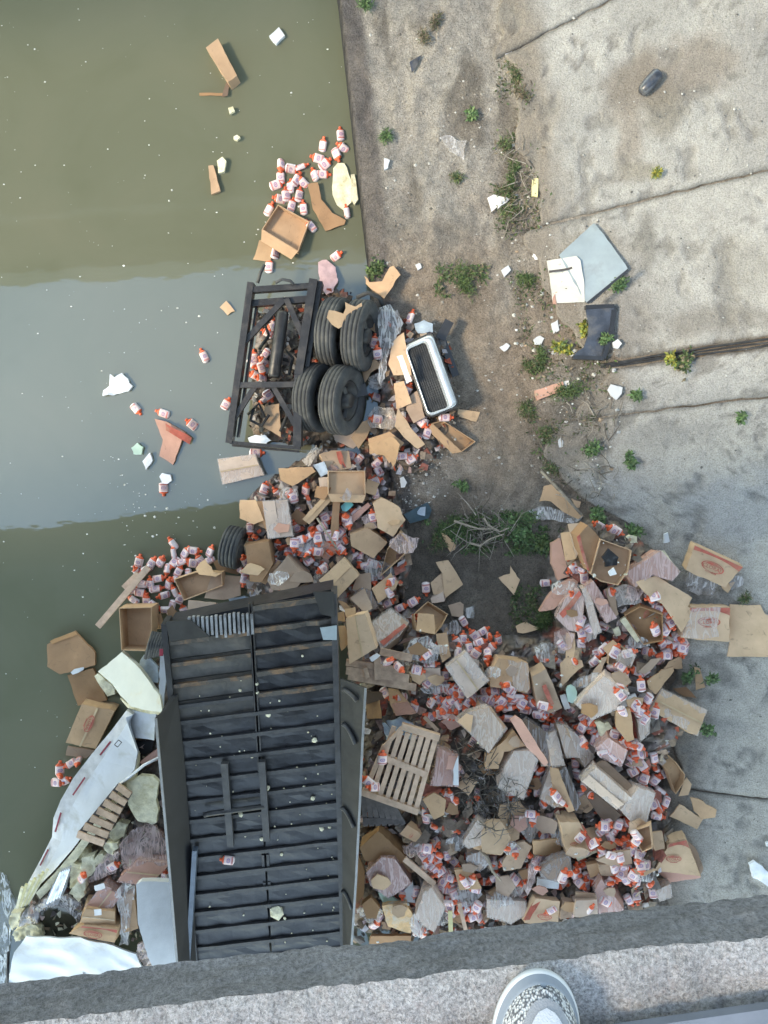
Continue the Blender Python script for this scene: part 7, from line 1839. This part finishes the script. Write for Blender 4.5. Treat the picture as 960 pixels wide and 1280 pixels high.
LEA = [(.07, .14, .045), (.09, .18, .06), (.055, .11, .04), (.12, .19, .07)]
WD = [((647, 95), 15, MIX, 'g', 'tall green weed at top of the weedy strip'), ((655, 118), 13, DRY, 'g', 'brown dry weed below the top green weed'), ((636, 182), 13, MIX, 'g', 'sparse weed midway down the upper weedy strip'), ((640, 215), 18, GRN, 'g', 'green weed clump beside the yellow offcut'),
      ((632, 240), 16, MIX, 'g', 'weed clump beside the white paper rag'), ((640, 265), 20, MIX, 'g', 'broad weed clump below the paper rag'), ((483, 171), 10, LEA, 'g', 'small bright weed by the canal edge'), ((590, 144), 8, LEA, 'l', 'tiny dark green weed on the apron'),
      ((572, 222), 8, MIX, 'g', 'thin weed right of the apron film scrap'), ((545, 30), 12, DRY, 'g', 'dry weed at the top of the apron'), ((530, 48), 9, DRY, 'g', 'second dry weed just below the top dry one'), ((458, 6), 9, LEA, 'g', 'weed cut by the top picture edge'),
      ((470, 332), 17, GRN, 'l', 'leafy weed at canal edge above the torn carton'), ((580, 350), 22, GRN, 'g', 'round weed clump alone on soil above the grille'), ((655, 350), 17, GRN, 'g', 'weed clump left of the beige board'), ((773, 356), 13, LEA, 'l', 'broad leaved weed at the right corner of blue grey panel'),
      ((728, 412), 10, YEL, 'l', 'yellow flowering weed left of the mudguard'), ((703, 434), 14, YEL, 'l', 'yellow green leafy weed below the foam chips'), ((757, 425), 8, LEA, 'l', 'green weed growing over the mudguard'), ((678, 445), 15, GRN, 'g', 'weed tuft left of yellow green weed'),
      ((665, 460), 15, MIX, 'g', 'weed tuft above the small orange carton'), ((715, 488), 22, GRN, 'g', 'wide weed tuft right of the small orange carton'), ((660, 512), 16, MIX, 'g', 'thin weed below the small orange carton'), ((685, 540), 18, MIX, 'g', 'faded weed patch halfway down the strip'),
      ((742, 560), 17, LEA, 'l', 'bright leafy weed at the toe of concrete'), ((787, 578), 9, LEA, 'l', 'small leafy weed on concrete right of the bright one'), ((690, 585), 15, MIX, 'g', 'weed patch just above the torn carton tip'), ((795, 496), 8, LEA, 'l', 'single broad leaf weed on concrete below tar joint'),
      ((855, 452), 13, MIX, 'l', 'weed growing out of the tar joint'), ((838, 450), 9, YEL, 'l', 'yellow weed at left end of tar joint weeds'), ((560, 660), 20, GRN, 'g', 'dark green weed right of the teal panel'), ((590, 655), 20, GRN, 'g', 'weed beside the grey dead branches'),
      ((655, 668), 24, LEA, 'l', 'large leafy weed patch in the middle of the bank'), ((680, 680), 16, GRN, 'l', 'leafy weed right end of the large patch'), ((635, 655), 14, LEA, 'l', 'leafy weed left end of the large patch'), ((745, 642), 16, LEA, 'l', 'leafy weed at the top right of the heap'),
      ((795, 662), 12, LEA, 'l', 'leafy weed behind the top bottles of heap'), ((680, 775), 22, GRN, 'g', 'weed clump on soil left of film bundle'), ((665, 755), 13, MIX, 'g', 'thin weed above the soil weed clump'), ((575, 607), 9, LEA, 'l', 'tiny weed on bare soil above the teal panel'),
      ((861, 843), 12, LEA, 'l', 'weed under the small tan flap on concrete'), ((888, 847), 7, LEA, 'l', 'tiny weed right of the small tan flap'), ((884, 912), 12, LEA, 'l', 'leafy weed at corner of jutting wrapped carton'), ((928, 747), 8, MIX, 'g', 'tiny weed above the large blank sheet'),
      ((925, 520), 5, LEA, 'l', 'tiny weed far right on the lower slab'), ((550, 680), 14, MIX, 'g', 'sparse weed below the teal panel'), ((820, 217), 6, YEL, 'g', 'tiny yellow weed in the upper joint')]
for i, ((x, y), r, cols, kind, lab) in enumerate(WD):
    rw = r / 85.0
    if kind == 'l': me = weed_mesh(int(40 + r * 8), rw, .09, .075, .017, cols, 300 + i, flat=.6)
    else: me = weed_mesh(int(90 + r * 16), rw, .08, .085, .0055, cols, 300 + i, flat=1.0)
    w_ = P(x, y, .5); z_ = gz(w_.x, w_.y)
    for _ in range(2): w_ = P(x, y, z_ + .04); z_ = max(gz(w_.x, w_.y), hz(w_.x, w_.y))
    o = link('weed', me, 'leaf'); o.location = (w_.x, w_.y, z_ + (.03 if x > 690 else 0)); tag(o, lab, 'weed', 'weeds on the bank')
def twigs(poly, n, name, label, lmin, lmax, cols, lift):
    pp = [P(x, y, .3) for x, y in poly]; xs_ = [p.x for p in pp]; ys_ = [p.y for p in pp]; mb = MB(); c = []
    k = 0
    while k < n:
        x = R.uniform(min(xs_), max(xs_)); y = R.uniform(min(ys_), max(ys_))
        if not inside(pp, np.array([x]), np.array([y]))[0]: n -= .1; continue
        k += 1; a = R.uniform(0, 6.28); l = R.uniform(lmin, lmax); z = hz(x, y) + R.uniform(0, lift); p = Vector((x, y, z)); q = p + Vector((math.cos(a), math.sin(a), R.gauss(0, .15))) * l
        m_ = (p + q) / 2 + Vector((R.gauss(0, .12), R.gauss(0, .12), abs(R.gauss(0, .1)))) * l; n0 = len(mb.v)
        mb.tube([p, m_, q], R.uniform(.004, .010), 4, .003, False); cc = R.choice(cols); kk = R.uniform(.7, 1.2); c += [[v * kk for v in cc]] * (len(mb.v) - n0)
    me = mesh_from(name, mb.v, mb.f, True, c)
    tag(link(name, me, 'tinted'), label, 'twigs', kind='stuff')
TW = [(.20, .17, .14), (.30, .26, .22), (.12, .10, .085), (.38, .34, .29)]
twigs([(555, 905), (600, 915), (640, 960), (640, 1000), (600, 1010), (570, 990), (575, 940)], 330, 'dry_twigs', 'tangle of dry grey twigs right of the tilted pallet', .06, .28, [(.12, .10, .08), (.18, .15, .125), (.08, .07, .06), (.24, .21, .18)], .08)
twigs([(570, 640), (640, 645), (640, 685), (580, 685)], 90, 'dry_twigs', 'dry grey twigs among weeds in the middle of bank', .15, .5, TW, .12)
twigs([(640, 180), (660, 170), (665, 290), (630, 300)], 70, 'dry_twigs', 'dry stems in the upper weedy strip', .1, .3, TW, .08)
twigs([(690, 500), (770, 500), (760, 620), (690, 620)], 80, 'dry_twigs', 'dry stems in the lower weedy strip', .1, .3, TW, .06)
for i, pts in enumerate([[(270, 365), (330, 385), (395, 405), (470, 405)], [(420, 350), (440, 385), (500, 420), (545, 400)], [(350, 475), (400, 490), (450, 455), (520, 430)]]):
    mb = MB(); mb.tube([P(*px('7', [p])[0], .45 + .03 * k) for k, p in enumerate(pts)], .018, 6, .008); o = recentre(mb.build('dead_branch', 'bark_pale')); tag(o, ['uppermost grey dead branch in the middle weeds', 'short grey dead branch beside the leafy patch', 'lowest grey dead branch in the middle weeds'][i], 'branch', 'dead branches in the middle weeds')
# ragged low ground cover along the weedy strip
def cover(polys, n, label, cols):
    vs = []; fs = []; cs = []
    for poly in polys:
        pp = [P(x, y, .35) for x, y in poly]; xs_ = [p.x for p in pp]; ys_ = [p.y for p in pp]
        X_ = NR.uniform(min(xs_), max(xs_), n); Y_ = NR.uniform(min(ys_), max(ys_), n)
        i_ = ((X_ - GX0) / GS).astype(int); j_ = ((Y_ - GY0) / GS).astype(int)
        ok = inside(pp, X_, Y_) & (vnoise(X_ * 3.1, Y_ * 3.1, 5) * .6 + vnoise(X_ * 8, Y_ * 8, 6) * .4 > .52 + NR.normal(0, .05, n)) & (H[i_, j_] < ground(X_, Y_) + .06)
        Z_ = ground(X_, Y_)
        for x, y, z in zip(X_[ok], Y_[ok], Z_[ok]):
            z += R.uniform(0, .03); a = R.uniform(0, 6.28); l = R.uniform(.03, .085); w = R.choice([.005, .006, .013]); d = Vector((math.cos(a), math.sin(a), R.uniform(0, .9))).normalized(); sd = Vector((-math.sin(a), math.cos(a), R.gauss(0, .4))) * w
            p0 = Vector((x, y, z)); b = len(vs); vs += [p0, p0 + d * l * .5 + sd, p0 + d * l, p0 + d * l * .5 - sd]; fs.append((b, b + 1, b + 2, b + 3)); c = R.choice(cols); k = R.uniform(.6, 1.4); cs += [[q * k for q in c]] * 4
    me = mesh_from('ground_cover', vs, fs, False, cs); tag(link('ground_cover', me, 'leaf'), label, 'ground cover', kind='stuff')
cover([[(625, 60), (660, 60), (672, 150), (690, 250), (690, 380), (770, 460), (760, 600), (720, 620), (660, 560), (650, 420), (615, 250)]], 9000, 'thin ragged green growth along the foot of the concrete slope', GRN + DRY)
cover([[(525, 640), (640, 640), (700, 640), (705, 690), (620, 695), (530, 690)]], 5200, 'ragged green growth in the middle of the bank', GRN + LEA)
cover([[(640, 735), (700, 730), (710, 800), (640, 800)], [(545, 330), (610, 330), (610, 370), (545, 370)]], 1300, 'ragged green growth on the soil by the heaps', GRN + MIX)
# low ground cover and pebbles, white specks
def specks(poly, n, name, label, smin, smax, cols, z=None, cat='litter', weight=None):
    pp = [P(x, y, .2) for x, y in poly]; xs_ = [p.x for p in pp]; ys_ = [p.y for p in pp]; mb = MB(); c = []; tries = 0; k = 0
    while k < n and tries < n * 30:
        tries += 1
        x = R.uniform(min(xs_), max(xs_)); y = R.uniform(min(ys_), max(ys_))
        if not inside(pp, np.array([x]), np.array([y]))[0]: continue
        zz = (max(gz(x, y), hz(x, y)) if z is None else z); 
        if z is not None and hz(x, y) > .02: continue
        k += 1; s = smin + (smax - smin) * R.random() ** 2.5; m_ = R.choice([4, 5, 6]); a0 = R.random() * 6; n0 = len(mb.v); el = R.uniform(.5, 1)
        ring = [Vector((x + math.cos(a0 + 6.283 * i / m_) * s * R.uniform(.7, 1.2), y + math.sin(a0 + 6.283 * i / m_) * s * el * R.uniform(.7, 1.2), zz)) for i in range(m_)]
        top = Vector((x, y, zz + s * .6)); mb.add(ring + [top], [(i, (i + 1) % m_, m_) for i in range(m_)]); cc = R.choice(cols); c += [list(cc)] * (m_ + 1)
    me = mesh_from(name, mb.v, mb.f, False, c); tag(link(name, me, 'tinted'), label, cat, kind='stuff')
WH = [(.75, .75, .70), (.6, .6, .55), (.8, .8, .78)]
specks([(-20, 0), (425, 0), (460, 330), (300, 340), (280, 560), (300, 640), (160, 720), (60, 1000), (20, 1110), (-20, 1110)], 210, 'foam_specks', 'tiny white foam specks floating all over the canal water', .004, .020, WH, 0.002, 'foam')
specks([(120, 560), (260, 620), (280, 690), (160, 730), (140, 640)], 60, 'foam_specks', 'tiny foam specks around the bottle raft', .005, .025, WH, 0.002, 'foam')
specks([(460, 40), (650, 40), (680, 300), (760, 420), (700, 620), (560, 660), (500, 600), (580, 480), (470, 330)], 900, 'soil_pebbles', 'small stones and crumbs strewn over the bare soil', .006, .030, [(.26, .23, .2), (.36, .33, .29), (.13, .115, .1), (.30, .27, .24), (.5, .48, .45)], None, 'pebbles')
specks([(500, 560), (560, 560), (560, 620), (510, 640), (495, 610)], 160, 'soil_pebbles', 'pale gravel crumbs above the teal panel', .008, .03, [(.4, .38, .35), (.6, .6, .58), (.25, .23, .2)], None, 'pebbles')
specks([(620, 180), (665, 180), (690, 330), (770, 460), (760, 600), (690, 640), (640, 480), (640, 300)], 260, 'litter_bits', 'small white and tan litter bits along the weedy strip', .008, .045, WH + [(.45, .32, .22), (.5, .5, .5), (.2, .18, .16)], None)
specks([(700, 20), (960, 0), (960, 1100), (880, 1100), (860, 700), (780, 480), (700, 300)], 500, 'concrete_grit', 'grit and crumbs lying on the concrete slope', .004, .022, [(.2, .19, .18), (.4, .39, .37), (.12, .115, .11), (.5, .49, .47)], None, 'grit')
specks(HEAPS['right'][0], 420, 'foam_crumbs', 'pale foam crumbs sprinkled over the right heap', .008, .035, WH + [(.6, .58, .42)], None, 'foam')

cluster('p', RP, 80, LBr, GBr, mind=12, low=True, dz=-.035)
cluster('p', [(320, 620), (480, 590), (510, 690), (480, 760), (430, 760), (310, 720)], 14, LBm, GBm, mind=10, low=True, dz=-.03)
# bottles past the first three hundred: one joined mass
if EXTRA:
    vs = []; fs = []; mi = []; sm = []
    uvs = []
    for mw in EXTRA:
        for k, me0 in enumerate((BM_, SM_, LM_)):
            b0 = len(vs); vs += [mw @ v.co for v in me0.vertices]
            ul = me0.uv_layers[0].data if k == 2 else None
            for p in me0.polygons:
                fs.append(tuple(b0 + i for i in p.vertices)); mi.append(k); uvs += [tuple(ul[li].uv) if ul else (0.0, 0.0) for li in p.loop_indices]
    me = mesh_from('packed_bottles', vs, fs, True)
    for q_ in ('bottle_white', 'bottle_orange', 'label'): me.materials.append(M[q_])
    me.polygons.foreach_set('material_index', mi)
    ul = me.uv_layers.new(name='UVMap'); ul.data.foreach_set('uv', [c for q_ in uvs for c in q_])
    tag(link('packed_bottles', me, None), 'further white and orange bottles packed deep between the cartons', 'bottles', kind='stuff')
# say of each bottle of a clump which one it is, by the nearest carton
used = set(o['label'] for o in scene.objects if 'label' in o.keys())
shared = {}
for r_ in BREC: shared.setdefault(r_[0]['label'], []).append(r_)
for lab_, rec in shared.items():
    if len(rec) < 2: continue
    for (o, x, y, pitch, grp, fl_) in rec:
        pose = 'floating bottle' if fl_ else ('tipped up bottle showing its orange cap' if pitch > .75 else 'bottle lying')
        near = sorted(ITEMS, key=lambda t: (t[0] - x) ** 2 + (t[1] - y) ** 2)
        done = False
        for (ix, iy, il) in near[:14]:
            n_ = len(il.split()); 
            if n_ > 11: continue
            l_ = f"{pose if len(pose.split()) + n_ < 13 else 'bottle'} {away(x - ix, y - iy)} the {il}"
            if len(l_.split()) > 16: l_ = f"bottle {away(x - ix, y - iy)} the {il}"
            if l_ in used or len(l_.split()) > 16: continue
            o['label'] = l_; used.add(l_); done = True; break
